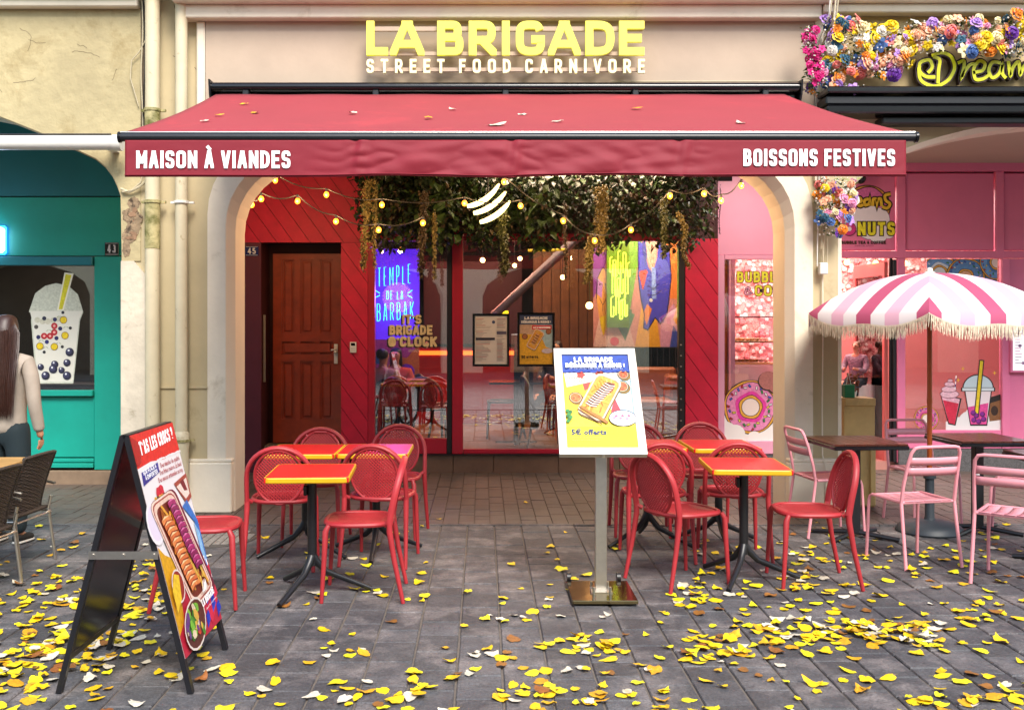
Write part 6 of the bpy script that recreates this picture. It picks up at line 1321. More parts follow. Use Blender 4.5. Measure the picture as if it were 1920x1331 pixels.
for i in range(1500):
    x, z = rr_.uniform(2.9, 7.2), rr_.uniform(.9, 3.2); bb[i % 3].sphere((x, 14.36, z), rr_.uniform(.02, .045), 5, sz=(1, .6, 1))
for q, cc in zip(bb, ('#f6c8c0', '#e88a8a', '#fbe6dc')): tag(q.build('wall_blossoms', M('blossom_'+cc[1:], cc, .9, .8, .1, 5, 0), pr), kind='stuff')
for i, (px, py) in enumerate(((1588, 492), (1642, 494), (1697, 494))):
    Y = 12.2; t = thing('ceiling_lamp', 'warm round lamp inside the pink shop, %s' % ('nearest the pier', 'above the open door', 'above the parasol top')[i], 'lamp', (GX(px, Y), Y, GZ(py, Y))); b = MB(); b.sphere((GX(px, Y), Y, GZ(py, Y)), .035, 10); b.build('bulb', glow('#ffb04a', 9.0), t, True); b = MB(); b.cyl(GX(px, Y), Y, GZ(py, Y)+.035, 3.3, .006, n=6); b.build('cord', m_black, t)
# display case
dc = thing('pastry_display_case', 'glass pastry display case on a cream counter in the narrow pink window', 'display case', (2.85, 11.9, 0)); Yc = 11.8
x0, x1 = 2.87, GX(1455, Yc)+.12
b = MB(); b.box(x0, x1, Yc, Yc+.5, .1, 1.17, bev=.01); b.build('counter', M('cream_counter', '#ecd8cc', .85, .5, .03, 3, 0), dc)
for z in (1.175, 1.43): b = MB(); b.box(x0, x1-.1, Yc+.02, Yc+.42, z, z+.02); b.build('shelf', M('shelf_light_wood', '#d8b070', .85, .5, .1, 5, 0), dc)
b = MB(); b.box(x0, x1-.1, Yc+.02, Yc+.026, 1.2, 1.72); b.build('front_glass', GLASS2, dc); b = MB(); b.box(x0, x1-.1, Yc+.02, Yc+.03, 1.72, 1.735); b.build('frame', m_black, dc); b = MB(); b.box(x1-.108, x1-.1, Yc+.02, Yc+.03, 1.2, 1.72); b.build('frame', m_black, dc)
rr_ = random.Random(2)
for k in range(22): z = (1.20, 1.452)[k % 2]; b = MB(); b.sphere((x0+.04+.035*(k//2)*1.2, Yc+.12+rr_.uniform(0, .1), z+.016), .026, 8, sz=(1.2, 1, .7)); b.build('pastry', M('golden_pastry', '#c98432', .85, .5, .2, 10, .2, 40, rnd=.2), dc, True)
# stickers on the pink shop glass
def donut(a, x, y, r, icing, dark, hole='#f6e2dc', ry=None, bite=False, seed=0):
    q = ry or r*a.W/a.H
    a.ell(x, y, r*1.06, '#1c1416', ry=q*1.06, n=30); a.ell(x, y, r*1.03, '#e9a93c', ry=q*1.03, n=30, wob=.01); a.ell(x, y, r*.97, '#1c1416', ry=q*.97, n=30, wob=.03); a.ell(x, y, r*.945, icing, ry=q*.945, n=30, wob=.03)
    a.ell(x-.0, y, r*.60, dark, ry=q*.60, n=26, wob=.05); a.ell(x, y, r*.47, '#1c1416', ry=q*.47, n=22, wob=.04); a.ell(x, y, r*.445, '#e9a93c', ry=q*.445, n=22, wob=.04); a.ell(x, y, r*.36, '#1c1416', ry=q*.36, n=20); a.ell(x, y, r*.335, hole, ry=q*.335, n=20)
    rr_ = random.Random(seed)
    for i in range(30):
        an = i*2.4; rad = .68+.2*((i*7) % 5)/4; u, v = x+r*rad*math.cos(an), y+q*rad*math.sin(an); t_ = rr_.uniform(0, 3.1); l = .055*r*a.W
        du_, dv_ = l*math.cos(t_)/a.W, l*math.sin(t_)/a.H
        a.line([(u-du_*1.25, v-dv_*1.25), (u+du_*1.25, v+dv_*1.25)], .085*r*a.W*1.0, '#1c1416'); a.line([(u-du_, v-dv_), (u+du_, v+dv_)], .05*r*a.W, ('#f4e24a', '#f6f4f4', '#c8202c', '#3a9a4a', '#4a6ad8')[i % 5])
Ys = YP-.004
def sticker(name, label, px0, px1, py0, py1, Y=Ys, cat='window sticker'):
    x0, x1, z0, z1 = GX(px0, Y), GX(px1, Y), GZ(py1, Y), GZ(py0, Y); return thing(name, label, cat, (x0, Y, z0)), Art((x0, Y, z0), XU, ZU, FR, x1-x0, z1-z0, .0003)
t, a = sticker('donut_sticker', 'large pink glazed donut with sprinkles on a white cloud, sticker on narrow window', 1358, 1470, 712, 826)
for x_, y_, r_ in ((.1, .12, .22), (.3, .05, .2), (.55, .03, .22), (.8, .06, .25), (.95, .1, .2), (.02, .3, .12)): a.ell(x_, y_, r_, '#fbf4f2')
a.rect(0, 0, 1, .16, '#fbf4f2'); donut(a, .44, .55, .43, '#ee8fc0', '#e83aa4', seed=3)
for x_, y_, r_ in ((.72, .98, .16), (.86, .9, .14)): a.ell(x_, y_, r_, '#1c1416'); 
for x_, y_, r_ in ((.73, .99, .155), (.87, .91, .135)): a.ell(x_, y_, r_, '#b8706a')
for x_, y_, r_ in ((.02, .12, .2), (.18, .10, .17), (.5, .04, .12)): a.ell(x_, y_, r_, '#fbf4f2')
a.build('print', t)
t, a = sticker('bubble_tea_lettering', 'yellow outlined lettering BUBBLE TEA & COFFEE on the narrow pink window', 1382, 1480, 508, 556)
for dx, dy, tt_, cc, c2_ in ((0, 0, .14, '#1a1412', '#1a1412'), (0, 0, .0, '#f2ee3c', '#f2a8c8')):
    a.txt('BUBBLE', .0, .55, .88, .42, cc, .2, .16, grow=tt_); a.txt('&', .13, .05, .17, .34, c2_, .16, grow=tt_); a.txt('COFFEE', .34, .02, .95, .42, cc, .2, .16, grow=tt_)
a.build('print', t)
t, a = sticker('drinks_sticker', 'sticker of a pink milkshake, bubble tea cup and coffee cup on a cloud', 1762, 1876, 672, 806)
for x_, y_, r_ in ((.5, .1, .2), (.3, .03, .18), (.75, .06, .2), (.95, .08, .2), (.55, .2, .14)): a.ell(x_, y_, r_, '#f4eef0')
a.rect(.1, 0, 1, .12, '#f4eef0')
a.poly([(.84, .22), (1, .22), (1, .5), (.80, .45)], '#241614'); a.poly([(.82, .12), (1, .14), (1, .42), (.78, .36)], '#8a5a34'); a.ell(.90, .27, .06, '#3a2014', ry=.07)
a.poly([(.0, .52), (.36, .44), (.26, .06), (.14, .08)], '#1a1416'); a.poly([(.02, .50), (.33, .43), (.245, .08), (.15, .1)], '#f3b8cc'); a.poly([(.05, .42), (.31, .37), (.245, .08), (.15, .1)], '#d8244a')
for i, (x_, y_, r_) in enumerate(((.16, .50, .15), (.15, .57, .12), (.16, .64, .08), (.17, .69, .04))): a.ell(x_, y_, r_*1.08, '#8a4a5a', ry=.06-.01*i); a.ell(x_, y_, r_, '#f6c4d4', ry=.05-.01*i)
a.line([(.25, .58), (.27, .76)], .012, '#ffffff'); a.line([(.252, .60), (.258, .64)], .012, '#3a3a8c'); a.line([(.262, .68), (.268, .72)], .012, '#3a3a8c')
a.poly([(.40, .56), (.86, .56), (.78, .06), (.50, .06)], '#1a1416'); a.poly([(.42, .55), (.84, .55), (.765, .08), (.51, .08)], '#f8e6ec'); a.poly([(.46, .32), (.80, .38), (.765, .08), (.51, .08)], '#e84a9a')
a.ell(.63, .58, .26, '#1a1416', ry=.20, a0=0, a1=math.pi); a.ell(.63, .585, .24, '#cfe0ea', ry=.18, a0=0, a1=math.pi); a.rect(.35, .54, .91, .595, '#1a1416'); a.rect(.37, .548, .89, .587, '#dfe8ee')
a.line([(.60, .2), (.69, .98)], .058, '#1a1416'); a.line([(.602, .22), (.688, .965)], .034, '#f2d21c')
for x_, y_ in ((.56, .14), (.64, .12), (.72, .15), (.60, .20), (.70, .22), (.55, .24)): a.ell(x_, y_, .045, '#5a1060', n=12); a.ell(x_-.008, y_+.008, .032, '#8a1c94', n=10)
for x_, y_ in ((.38, .86), (.30, .70), (.9, .8)): a.poly([(x_, y_+.03), (x_+.01, y_), (x_+.04, y_), (x_+.01, y_-.008), (x_, y_-.035), (x_-.01, y_-.008), (x_-.04, y_), (x_-.01, y_)], '#f4d23a')
a.build('print', t)
t, a = sticker('blue_donut_banner', 'blue glazed donut banner across the top of the right pink window', 1738, 1869, 486, 545)
a.clip = True; a.rect(0, 0, 1, 1, '#5a86b8'); donut(a, .18, .55, .26, '#6f9fd8', '#dfe6f4', seed=5, hole='#e9edf4'); donut(a, .55, .42, .27, '#5f90cc', '#5f90cc', seed=8, hole='#f0b48a'); donut(a, 1.0, .9, .24, '#6f9fd8', '#4a78b4', seed=1)
a.build('print', t)
t, a = sticker('small_donut_sticker', 'small pink donut sticker low on the window behind the parasol pole', 1712, 1762, 762, 800); donut(a, .5, .4, .45, '#e86aa8', '#c83a84', seed=6); a.build('print', t)
lb = thing('menu_lightbox', 'white lit drinks menu box on the pink wall at the right edge', 'light box', (GX(1890, YP), YP-.06, GZ(695, YP))); b = MB(); b.box(GX(1889, YP), GX(1960, YP), YP-.07, YP-.012, GZ(698, YP), GZ(598, YP), bev=.004); b.build('frame', m_pinkw, lb)
a = Art((GX(1893, YP), YP-.0715, GZ(694, YP)), XU, ZU, FR, GX(1956, YP)-GX(1893, YP), GZ(602, YP)-GZ(694, YP), .0004); a.rect(0, 0, 1, 1, glow('#f0e6ee', .55))
rr_ = random.Random(6)
for i in range(14):
    for c0 in (.06, .38, .7): a.rect(c0, .92-.06*i, c0+rr_.uniform(.1, .25), .935-.06*i, '#6a6068' if rr_.random() > .3 else '#c86a90')
for x_, y_ in ((.2, .85), (.85, .7), (.2, .5), (.8, .3), (.3, .15)): a.ell(x_, y_, .05, '#a88ab0')
a.build('print', lb)
# shop logo
t, a = sticker('shop_logo', 'donut and cloud logo with yellow lettering on the upper pink panel', 1572, 1692, 342, 462, YP-.007, 'sign')
def lp(*ps): return [((p[0]-1572)/120, 1-(p[1]-342)/120)+tuple(p[2:]) for p in ps]
a.ell(.45, .62, .37, '#2c1a10', ry=.34, n=30); a.ell(.45, .62, .355, '#d89a4a', ry=.325, n=30); a.ell(.45, .64, .33, '#2c1a10', ry=.29, n=30, wob=.04); a.ell(.45, .64, .315, '#e070b0', ry=.275, n=30, wob=.04)
for x_, y_, r_ in ((.45, .48, .2), (.3, .42, .16), (.62, .42, .18), (.5, .36, .25), (.78, .22, .1), (.62, .2, .15), (.2, .36, .1)): a.ell(x_, y_, r_*1.04, '#8a78a0')
for x_, y_, r_ in ((.45, .48, .2), (.3, .42, .16), (.62, .42, .18), (.5, .36, .25), (.78, .22, .1), (.62, .2, .15), (.2, .36, .1)): a.ell(x_, y_, r_, '#f8f2fa')
WORD = [lp((1578, 366), (1577, 388)), lp((1572, 368, 1), (1592, 362, 1), (1594, 384, 1), (1574, 390)), lp((1598, 374), (1597, 386), (1600, 374, 1), (1607, 372)), lp((1606, 381), (1616, 378, 1), (1612, 370, 1), (1606, 380, 1), (1612, 388, 1), (1618, 384)), lp((1630, 374, 1), (1620, 374, 1), (1621, 387, 1), (1630, 382), (1631, 372), (1632, 386)), lp((1636, 387), (1637, 373, 1), (1643, 373, 1), (1644, 386), (1645, 374, 1), (1651, 372, 1), (1653, 387)), lp((1670, 364, 1), (1658, 366, 1), (1660, 377, 1), (1670, 382, 1), (1664, 392, 1), (1654, 388))]
for wdt, cc in ((.062, '#2a180c'), (.032, '#f0c832')):
    for s_ in WORD: a.line(s_, wdt, cc)
for wdt, cc in ((.14, '#2a180c'), (0, '#f4ee30')):
    a.txt('NUTS', .30, .17, .58, .21, cc, .22, .16, grow=wdt)
a.ell(.17, .27, .11, '#2c1a10'); a.ell(.17, .27, .10, '#d83a8a'); a.ell(.17, .27, .035, '#f8f2fa')
a.txt('BUBBLE TEA & COFFEE', .04, .035, .70, .05, '#3a2410', .26, .1, .3); a.small('SINCE 2020', .25, .0, .3, .02, '#8a4a6a'); a.build('print', t)
dm = thing('dome_camera', 'white dome camera under the red awning by the pink logo panel', 'camera', (GX(1610, YP-.1), YP-.1, 3.2)); x_, z_ = GX(1612, YP-.1), GZ(332, YP-.1)
b = MB(); b.sphere((x_, YP-.12, z_-.02), .062, 14); b.build('dome', m_blackg, dm, True); b = MB(); b.cyl(x_, YP-.12, z_, z_+.12, .075); b.box(x_-.03, x_+.03, YP-.12, YP-.04, z_+.05, z_+.11); b.build('housing', m_whitep, dm, True)
# ------------------------------------------------------------------ teal shop sticker, light
cp = thing('bubble_tea_sticker', 'large white bubble tea cup with fruit and a yellow straw on the teal shop window', 'window sticker', (GX(50, YT), YT-.003, 1)); Yk = YT-.003
a = Art((GX(50, Yk), Yk, GZ(722, Yk)), XU, ZU, FR, GX(160, Yk)-GX(50, Yk), GZ(505, Yk)-GZ(722, Yk), .0003)
def kp(*ps): return [((x-50)/110, 1-(y-505)/217) for x, y in ps]
a.poly(kp((62, 588), (54, 585), (66, 550), (85, 536), (105, 531), (128, 536), (146, 552), (156, 585), (150, 600), (138, 716), (137, 719), (70, 719), (68, 716), (58, 600)), '#c9cdbd'); a.poly(kp((56, 583), (155, 583), (148, 600), (136, 716), (71, 716), (60, 600)), '#e6e4d8')
a.poly(kp((107, 582), (119, 582), (138, 513), (121, 511)), '#f4f0d8'); a.poly(kp((110, 580), (117, 580), (134, 516), (123, 514)), '#d8cf1e')
rr_ = random.Random(12)
for i in range(6): x_, y_ = kp((70+10*i, 600+3*math.sin(i)))[0]; a.ell(x_, y_, .05, '#d0cdb8'); 
for x, y, r, c in [(83, 597, 4, '#2a2a44'), (103, 599, 4, '#2a2a5c'), (118, 586, 3, '#2a2a30'), (68, 613, 4, '#4a4440'), (113, 616, 4, '#2a2a5c'), (106, 634, 4, '#2a2a5c'), (132, 615, 3, '#2a2a30'), (72, 632, 4, '#2a2a5c'), (88, 641, 4, '#2a2a6c'), (117, 650, 3, '#2a2a30'), (83, 660, 3, '#2a2a30')]: p_ = kp((x, y))[0]; a.ell(p_[0], p_[1], r/110, c, n=12)
for x, y in ((119, 600), (122, 629), (102, 650), (75, 649)): p_ = kp((x, y))[0]; a.ell(p_[0], p_[1], 7/110, '#7a5a20'); a.ell(p_[0], p_[1], 6/110, '#e6c81e')
for x, y in ((102, 611), (102, 623), (94, 630), (83, 630)): p_ = kp((x, y))[0]; a.ell(p_[0], p_[1], 6/110, '#b8202c'); a.ell(p_[0], p_[1], 2.5/110, '#f0b0a8', n=8)
for x, y in ((112, 592), (124, 612), (92, 618), (78, 637), (110, 642), (86, 650)):
    for k_ in (-1, 1): p_ = kp((x, y), (x+6*k_, y+4), (x+3*k_, y+1)); a.poly(p_ if k_ > 0 else p_[::-1], '#4a7a3a')
for x, y, r in ((131, 660, 8), (126, 680, 7), (103, 683, 7), (100, 692, 8), (116, 694, 6), (86, 704, 8), (126, 704, 8), (77, 688, 6)):
    p_ = kp((x, y))[0]; a.ell(p_[0], p_[1], r/110, '#25253c', n=16); a.ell(p_[0]-.015, p_[1]+.008, r/110*.7, '#3c3c5c', n=12); q_ = kp((x-2, y-3))[0]; a.ell(q_[0], q_[1], r/110*.25, '#e8ecf4', n=8)
a.build('print', cp)
bs = thing('shop_sign_light', 'glowing white and blue light sign at the left edge of the teal shop', 'sign', (-4.98, YT-.1, 2.3)); x_ = GX(0, YT-.08)
b = MB(); b.box(x_-.6, x_+.032, YT-.14, YT-.02, GZ(474, YT), GZ(428, YT), bev=.02); b.build('lit_face', glow('#dfeeff', 3.5), bs); b = MB(); b.box(x_-.62, x_+.045, YT-.05, YT-.006, GZ(478, YT), GZ(424, YT), bev=.02); b.build('halo_edge', glow('#2a8aff', 3.0), bs)
l = area('sign_glow', (x_-.15, YT-.35, 2.40), .4, .3, 5, (.35, .65, 1), (R_(-90), 0, 0))
tr_ = thing('teal_shop_room', None, None, (-5, 11, 0), kind='structure'); b = MB(); b.box(-9, -3.8, 13.5, 13.55, 0, 3); b.build('back_wall', M('dark_shop_wall', '#2c2622', .8, .8, .2, 3, 0), tr_); b = MB(); b.box(-9, -3.8, 10.56, 13.5, 0, .3); b.box(-9, -3.8, 10.8, 11.3, .3, 1.0); b.box(-3.85, -3.8, 10.56, 13.5, 0, 3); b.build('counter', M('dark_counter', '#3a3030', .8, .5, .1, 3, 0), tr_); b = MB(); b.box(-9, -3.8, 10.56, 13.55, 3, 3.05); b.build('ceiling', m_black, tr_)
area('teal_room_light', (-5.2, 12, 2.95), 1.5, 1.0, 30, (1, .8, .6))
# ------------------------------------------------------------------ hanging greenery
random.seed(17)
def leafset(mb, c, n, spread, size, droop=.5, mi=0, ells=None, rr_=random):
    for _ in range(n):
        while True:
            u, v, w_ = rr_.uniform(-1, 1), rr_.uniform(-1, 1), rr_.uniform(-1, 1)
            if u*u+v*v+w_*w_ < 1: break
        p = Vector((c[0]+u*spread[0], c[1]+v*spread[1], c[2]+w_*spread[2])); a = rr_.uniform(0, 6.283); s_ = size*rr_.uniform(.6, 1.35)
        d_ = Vector((math.cos(a), math.sin(a), -droop+rr_.uniform(-.5, .7))).normalized(); sd = d_.cross(Vector((rr_.uniform(-.6, .6), rr_.uniform(-.6, .6), 1))).normalized(); up = sd.cross(d_)
        mb.add([p, p+d_*s_*.5+sd*s_*.3+up*s_*.08, p+d_*s_-up*s_*.1, p+d_*s_*.5-sd*s_*.3+up*s_*.08, p+d_*s_*.5], [(0, 1, 4), (1, 2, 4), (2, 3, 4), (3, 0, 4)], mi)
gm = [M('leaf_dark_green', '#1c2c15', .7, .45, .3, 8, 0), M('leaf_green', '#3a5224', .75, .45, .3, 8, 0), M('leaf_olive', '#55582a', .7, .5, .3, 8, 0), M('leaf_brownish', '#4c3a20', .7, .6, .3, 8, 0), M('dry_gold_leaf', '#85743a', .7, .6, .25, 8, 0)]
labels_g = ('ivy mass above the left window', 'leafy mass with long pointed leaves left of the lit flame sign', 'leafy mass behind the lit flame sign', 'broad leaved mass right of the flame sign', 'dark ivy mass over the mural window', 'dark ivy mass above the diagonal red planks')
px_c = (735, 820, 915, 1010, 1130, 1265)
for i, px in enumerate(px_c):
    Y = 10.85; t = thing('hanging_foliage', 'artificial '+labels_g[i], 'hanging plant', (GX(px, Y), Y, 3.2)); wX = (.42, .34, .36, .36, .46, .46)[i]
    for k_, (mm, n, sz, dr) in enumerate(((gm[0], 1000, .060, .9), (gm[1], 340, .085, .9), (gm[2], 170, .05, .7), (gm[3], 260, .06, 1.2))):
        b = MB(); leafset(b, (GX(px, Y), Y, 2.93), n, (wX, .38, .50), sz*(1.5 if i in (1, 3) and k_ == 1 else 1), dr); tag(b.build('leaves', mm, t, fixn=False), kind='stuff')
    b = MB(); leafset(b, (GX(px, Y), Y-.1, 3.25), 260, (wX*1.05, .45, .2), .09, .6); tag(b.build('leaves', gm[0], t, fixn=False), kind='stuff')
    b = MB()
    for j in range(5): x0 = GX(px, Y)+(j-2)*.13; b.tube([(x0, Y, 3.45), (x0+.03, Y+.05, 3.1), (x0-.03, Y-.05, 2.75)], .008, 5)
    b.build('stems', m_cabled, t)
strands = [(690, 338, 505, 22, 4, .045, 'trailing strand of golden leaves at the red planks'), (703, 340, 500, 12, 4, .04, 'thin trailing strand beside the left window edge'), (795, 360, 520, 20, 3, .05, 'brownish trailing strand left of the dark post'), (815, 400, 522, 10, 4, .04, 'thin golden strand ending before the dark post'),
           (945, 400, 512, 24, 2, .05, 'olive trailing strand below the lit flame sign'), (1128, 350, 470, 34, 4, .05, 'broad golden strand over the mural, upper length'), (1112, 440, 528, 20, 4, .045, 'golden strand tip hanging left of the mural neon'), (1245, 370, 480, 16, 2, .05, 'trailing strand before the mural right part'), (1272, 400, 500, 14, 4, .04, 'thin strand curling at the black post'), (1060, 380, 520, 10, 3, .04, 'faint brown strand between flame sign and mural'), (1350, 352, 440, 5, 0, .025, 'tiny dangling strand on the pink head panel')]
for i, (px, y0, y1, w_, mi_, sz, lb_) in enumerate(strands):
    Y = 10.35 if i != 10 else 11.2; x_ = GX(px, Y); z1, z0 = GZ(y0, Y), GZ(y1, Y); t = thing('trailing_strand', lb_, 'hanging plant', (x_, Y, z1)); cur = (random.uniform(-.04, .04) if i != 8 else .09); lean = {0: -.05, 2: -.03, 6: -.08, 8: .12}.get(i, 0)
    pts = [(x_+cur*math.sin(k*.7)*.4+lean*k/9, Y, z1-(z1-z0)*k/9) for k in range(10)]
    b = MB(); b.tube(pts, .004, 5); b.build('stem', m_cabled, t)
    b = MB(); hw = w_*Y/1900*.5
    rs = random.Random(i*7+1)
    for k in range(60 if w_ > 8 else 16): f_ = k/60*9 if w_ > 8 else k/16*9; p0 = Vector(pts[int(f_)]); p1_ = Vector(pts[min(9, int(f_)+1)]); p = p0.lerp(p1_, f_-int(f_)); leafset(b, p, max(4, int(w_*.8)), (hw*(1-.35*f_/9)*rs.uniform(.5, 1.25), hw*.8, .04), sz*.62, 1.3)
    tag(b.build('leaves', gm[mi_], t, fixn=False), kind='stuff')
# lit flame emblem
fl = thing('flame_sign', 'three curved glowing white strokes hanging in the greenery', 'neon sign', (GX(915, 10.2), 10.2, 2.9)); m_fl = glow('#ffe48a', 3.2)
for pts in (((876, 387), (900, 384), (922, 369), (936, 345)), ((888, 400), (912, 396), (932, 382), (948, 360)), (( 900, 417), (924, 411), (944, 396), (956, 377))):
    P = [Vector((GX(x, 10.2), 10.2, GZ(y, 10.2))) for x, y in pts]; q = []
    for k in range(13):
        u = k/12; q.append((1-u)**3*P[0]+3*u*(1-u)**2*P[1]+3*u*u*(1-u)*P[2]+u**3*P[3])
    b = MB(); b.tube(q, [.012+.026*math.sin(math.pi*min(1, max(0, .12+k/12*.88)))**.6 for k in range(13)], 10, flat=.7); b.build('lit_stroke', m_fl, fl, True)
b = MB(); b.cyl(GX(915, 10.25), 10.27, 2.75, 3.45, .008, n=6); b.build('hanger', m_black, fl)
# string lights
m_bulb = glow('#ff8a1a', 4.2)
def string(label, pts, Y, anchors=None):
    t = thing('string_lights', label, 'string lights', (GX(pts[0][0], Y), Y, GZ(pts[0][1], Y))); P = []
    for (x, y) in pts: P.append(Vector((GX(x, Y), Y, GZ(y, Y)+.055)))
    q = []
    for a_, b_2 in zip(P, P[1:]):
        for k in range(6): u = k/6; p = a_.lerp(b_2, u); p.z -= .05*math.sin(math.pi*u); q.append(p)
    q.append(P[-1]); b = MB(); b.tube(q, .006, 6); b.build('cable', m_cabled, t, True)
    for p in P:
        b = MB(); b.cyl(p.x, p.y, p.z-.04, p.z, .012, n=8); so = b.build('socket', m_black, t, True); b = MB(); b.sphere((p.x, p.y, p.z-.062), .026, 10, sz=(1, 1, 1.15)); b.build('bulb', m_bulb, t, True)
        l = bpy.data.lights.new('bulb_light', 'POINT'); l.energy = 3.0; l.color = (1, .62, .30); l.shadow_soft_size = .03; o = bpy.data.objects.new('bulb_light', l); COL.objects.link(o); o.location = (p.x, p.y-.05, p.z-.075)
string('string of warm bulbs above the brown door', [(472, 383), (490, 372), (558, 376), (630, 414), (710, 430), (793, 417)], 10.0)
string('upper string of warm bulbs from arch corner to greenery', [(516, 337), (612, 364), (716, 383), (871, 380), (976, 385)], 10.1)
string('string of warm bulbs over the mural window', [(945, 340), (1056, 413), (1115, 450), (1183, 430), (1256, 367)], 10.1)
string('string of warm bulbs ending at the right arch corner', [(1256, 366), (1320, 362), (1352, 375), (1390, 347)], 9.8)
# ------------------------------------------------------------------ flower garland
fcol = {'yellow': '#f4cf0c', 'orange': '#f08a1c', 'peach': '#f2b08a', 'lilac': '#b88ad8', 'purple': '#6a2c98', 'blue': '#4a6ca8', 'teal': '#2a5a72', 'pink': '#ee9ac0', 'magenta': '#d80a78', 'white': '#f2ece0', 'cream': '#eedca8', 'coral': '#ee7a70'}
def daisy(r=.035, n=5):
    b = MB()
    for k in range(n):
        a = 2*math.pi*k/n; c, s_ = math.cos(a), math.sin(a); u = Vector((c, 0, s_)); v = Vector((-s_, 0, c)); y = Vector((0, -1, 0))
        b.add([y*.004, u*r*.55+v*r*.42+y*.012, u*r*1.05+v*r*.22+y*.006, u*r*1.1-v*r*.2+y*.008, u*r*.55-v*r*.42+y*.010], [(0, 1, 2, 3, 4)])
    b.sphere((0, -.012, 0), r*.2, 6); return b
def rose(r=.036):
    b = MB()
    for ring, (rr_, n, h) in enumerate(((1, 6, .004), (.75, 5, .016), (.5, 4, .026), (.28, 3, .034))):
        for k in range(n):
            a = 2*math.pi*(k+ring*.4)/n; u = Vector((math.cos(a), 0, math.sin(a))); v = Vector((-math.sin(a), 0, math.cos(a))); y = Vector((0, -1, 0))
            b.add([u*r*rr_*.35+y*(h*.5), u*r*rr_*.8+v*r*rr_*.55+y*(h+.008), u*r*rr_*1.05+v*r*.2*rr_+y*(h+.004), u*r*rr_*1.05-v*r*.2*rr_+y*(h+.004), u*r*rr_*.8-v*r*rr_*.55+y*(h+.008)], [(0, 1, 2, 3, 4)])
    b.sphere((0, -.02, 0), r*.45, 6); return b
def mesh_of(b, name, mat):
    me = bpy.data.meshes.new(name); me.from_pydata(b.v, [], b.f); me.materials.append(mat); me.update(); return me
fm = {}
for c, h in fcol.items():
    mt = M('petal_'+c, h, .85, .6, .15, 25, 0); fm[c] = (mesh_of(daisy(), 'flower', mt), mesh_of(rose(), 'flower', mt))
def garland(label, pts, n, Y, wts, seed, rad=(.7, 1.35), depth=.12, fill=1.0):
    rr_ = random.Random(seed); t = thing('flower_garland', label, 'flower garland', (GX(pts[0][0], Y), Y, GZ(pts[0][1], Y))); names = list(wts); ws = [wts[k] for k in names]; pl = []
    tris = [(pts[i:i+2]) for i in range(0, len(pts), 2)]      # rectangles (x0,y0),(x1,y1)
    areas = [abs((q[1][0]-q[0][0])*(q[1][1]-q[0][1])) for q in tris]; lv = MB(); lv2 = MB(); ty = MB()
    for i in range(n):
        q = rr_.choices(tris, areas)[0]
        for _ in range(12):
            x, y = rr_.uniform(q[0][0], q[1][0]), rr_.uniform(q[0][1], q[1][1])
            if all((x-a_)**2+(y-b_2)**2 > 75*fill for a_, b_2 in pl): break
        pl.append((x, y)); c = rr_.choices(names, ws)[0]; yy = Y-rr_.uniform(0, depth)
        piece('flower', fm[c][rr_.random() > .5], (GX(x, Y), yy, GZ(y, Y)), t, (rr_.uniform(-.9, .7), rr_.uniform(0, 3), rr_.uniform(-.8, .8)), (rr_.uniform(*rad),)*3)
    for i in range(n*4):
        q = rr_.choices(tris, areas)[0]; x, y = rr_.uniform(q[0][0], q[1][0]), rr_.uniform(q[0][1], q[1][1])
        leafset(lv if i % 2 else lv2, (GX(x, Y), Y-depth*.3, GZ(y, Y)), 1, (.02, .05, .02), .05, 0, rr_=rr_)
        ty.sphere((GX(x, Y)+rr_.uniform(-.03, .03), Y-depth*rr_.random(), GZ(y, Y)+rr_.uniform(-.03, .03)), rr_.uniform(.005, .010), 4)
    tag(lv.build('leaves', M('garland_leaf', '#4a6a34', .75, .6, .2, 8, 0), t, fixn=False), kind='stuff'); tag(lv2.build('leaves', M('garland_leaf_pale', '#9a9a5c', .75, .6, .2, 8, 0), t, fixn=False), kind='stuff'); tag(ty.build('tiny_blossoms', M('petal_white', '#f2ece0', .85, .6, .15, 25, 0), t), kind='stuff')
mixw = dict(yellow=5, orange=2, peach=3.5, lilac=3, purple=1.2, blue=2, teal=1.2, pink=2, white=2, cream=2.5, coral=1.5)
garland('long mixed flower garland above the yellow script sign', [(1545, 70), (1610, 150), (1540, 40), (1600, 75), (1600, 55), (1700, 130), (1620, 125), (1680, 148), (1700, 45), (1760, 100), (1760, 40), (1850, 85), (1790, 80), (1930, 108), (1850, 45), (1930, 90), (1875, 28), (1930, 60), (1545, 148), (1575, 170), (1575, 160), (1614, 174)], 215, 8.72, mixw, 3, rad=(.8, 1.75), fill=1.1)
garland('magenta orchid spray in front of the cables on the pier', [(1504, 55), (1524, 100), (1512, 95), (1538, 150), (1520, 130), (1545, 160)], 38, 8.60, dict(magenta=8, pink=1), 5, (.7, 1.1), .08, fill=.4)
garland('upright mixed flower cluster on the pier below the red awning', [(1526, 336), (1600, 380), (1526, 375), (1590, 420), (1534, 410), (1582, 440)], 55, 8.80, mixw, 8, (.8, 1.35), fill=.6)
garland('small tuft of orange and purple flowers beside the awning end', [(1512, 156), (1530, 182)], 7, 8.72, dict(orange=3, purple=3), 9, (.7, 1.0), .05, fill=.4)
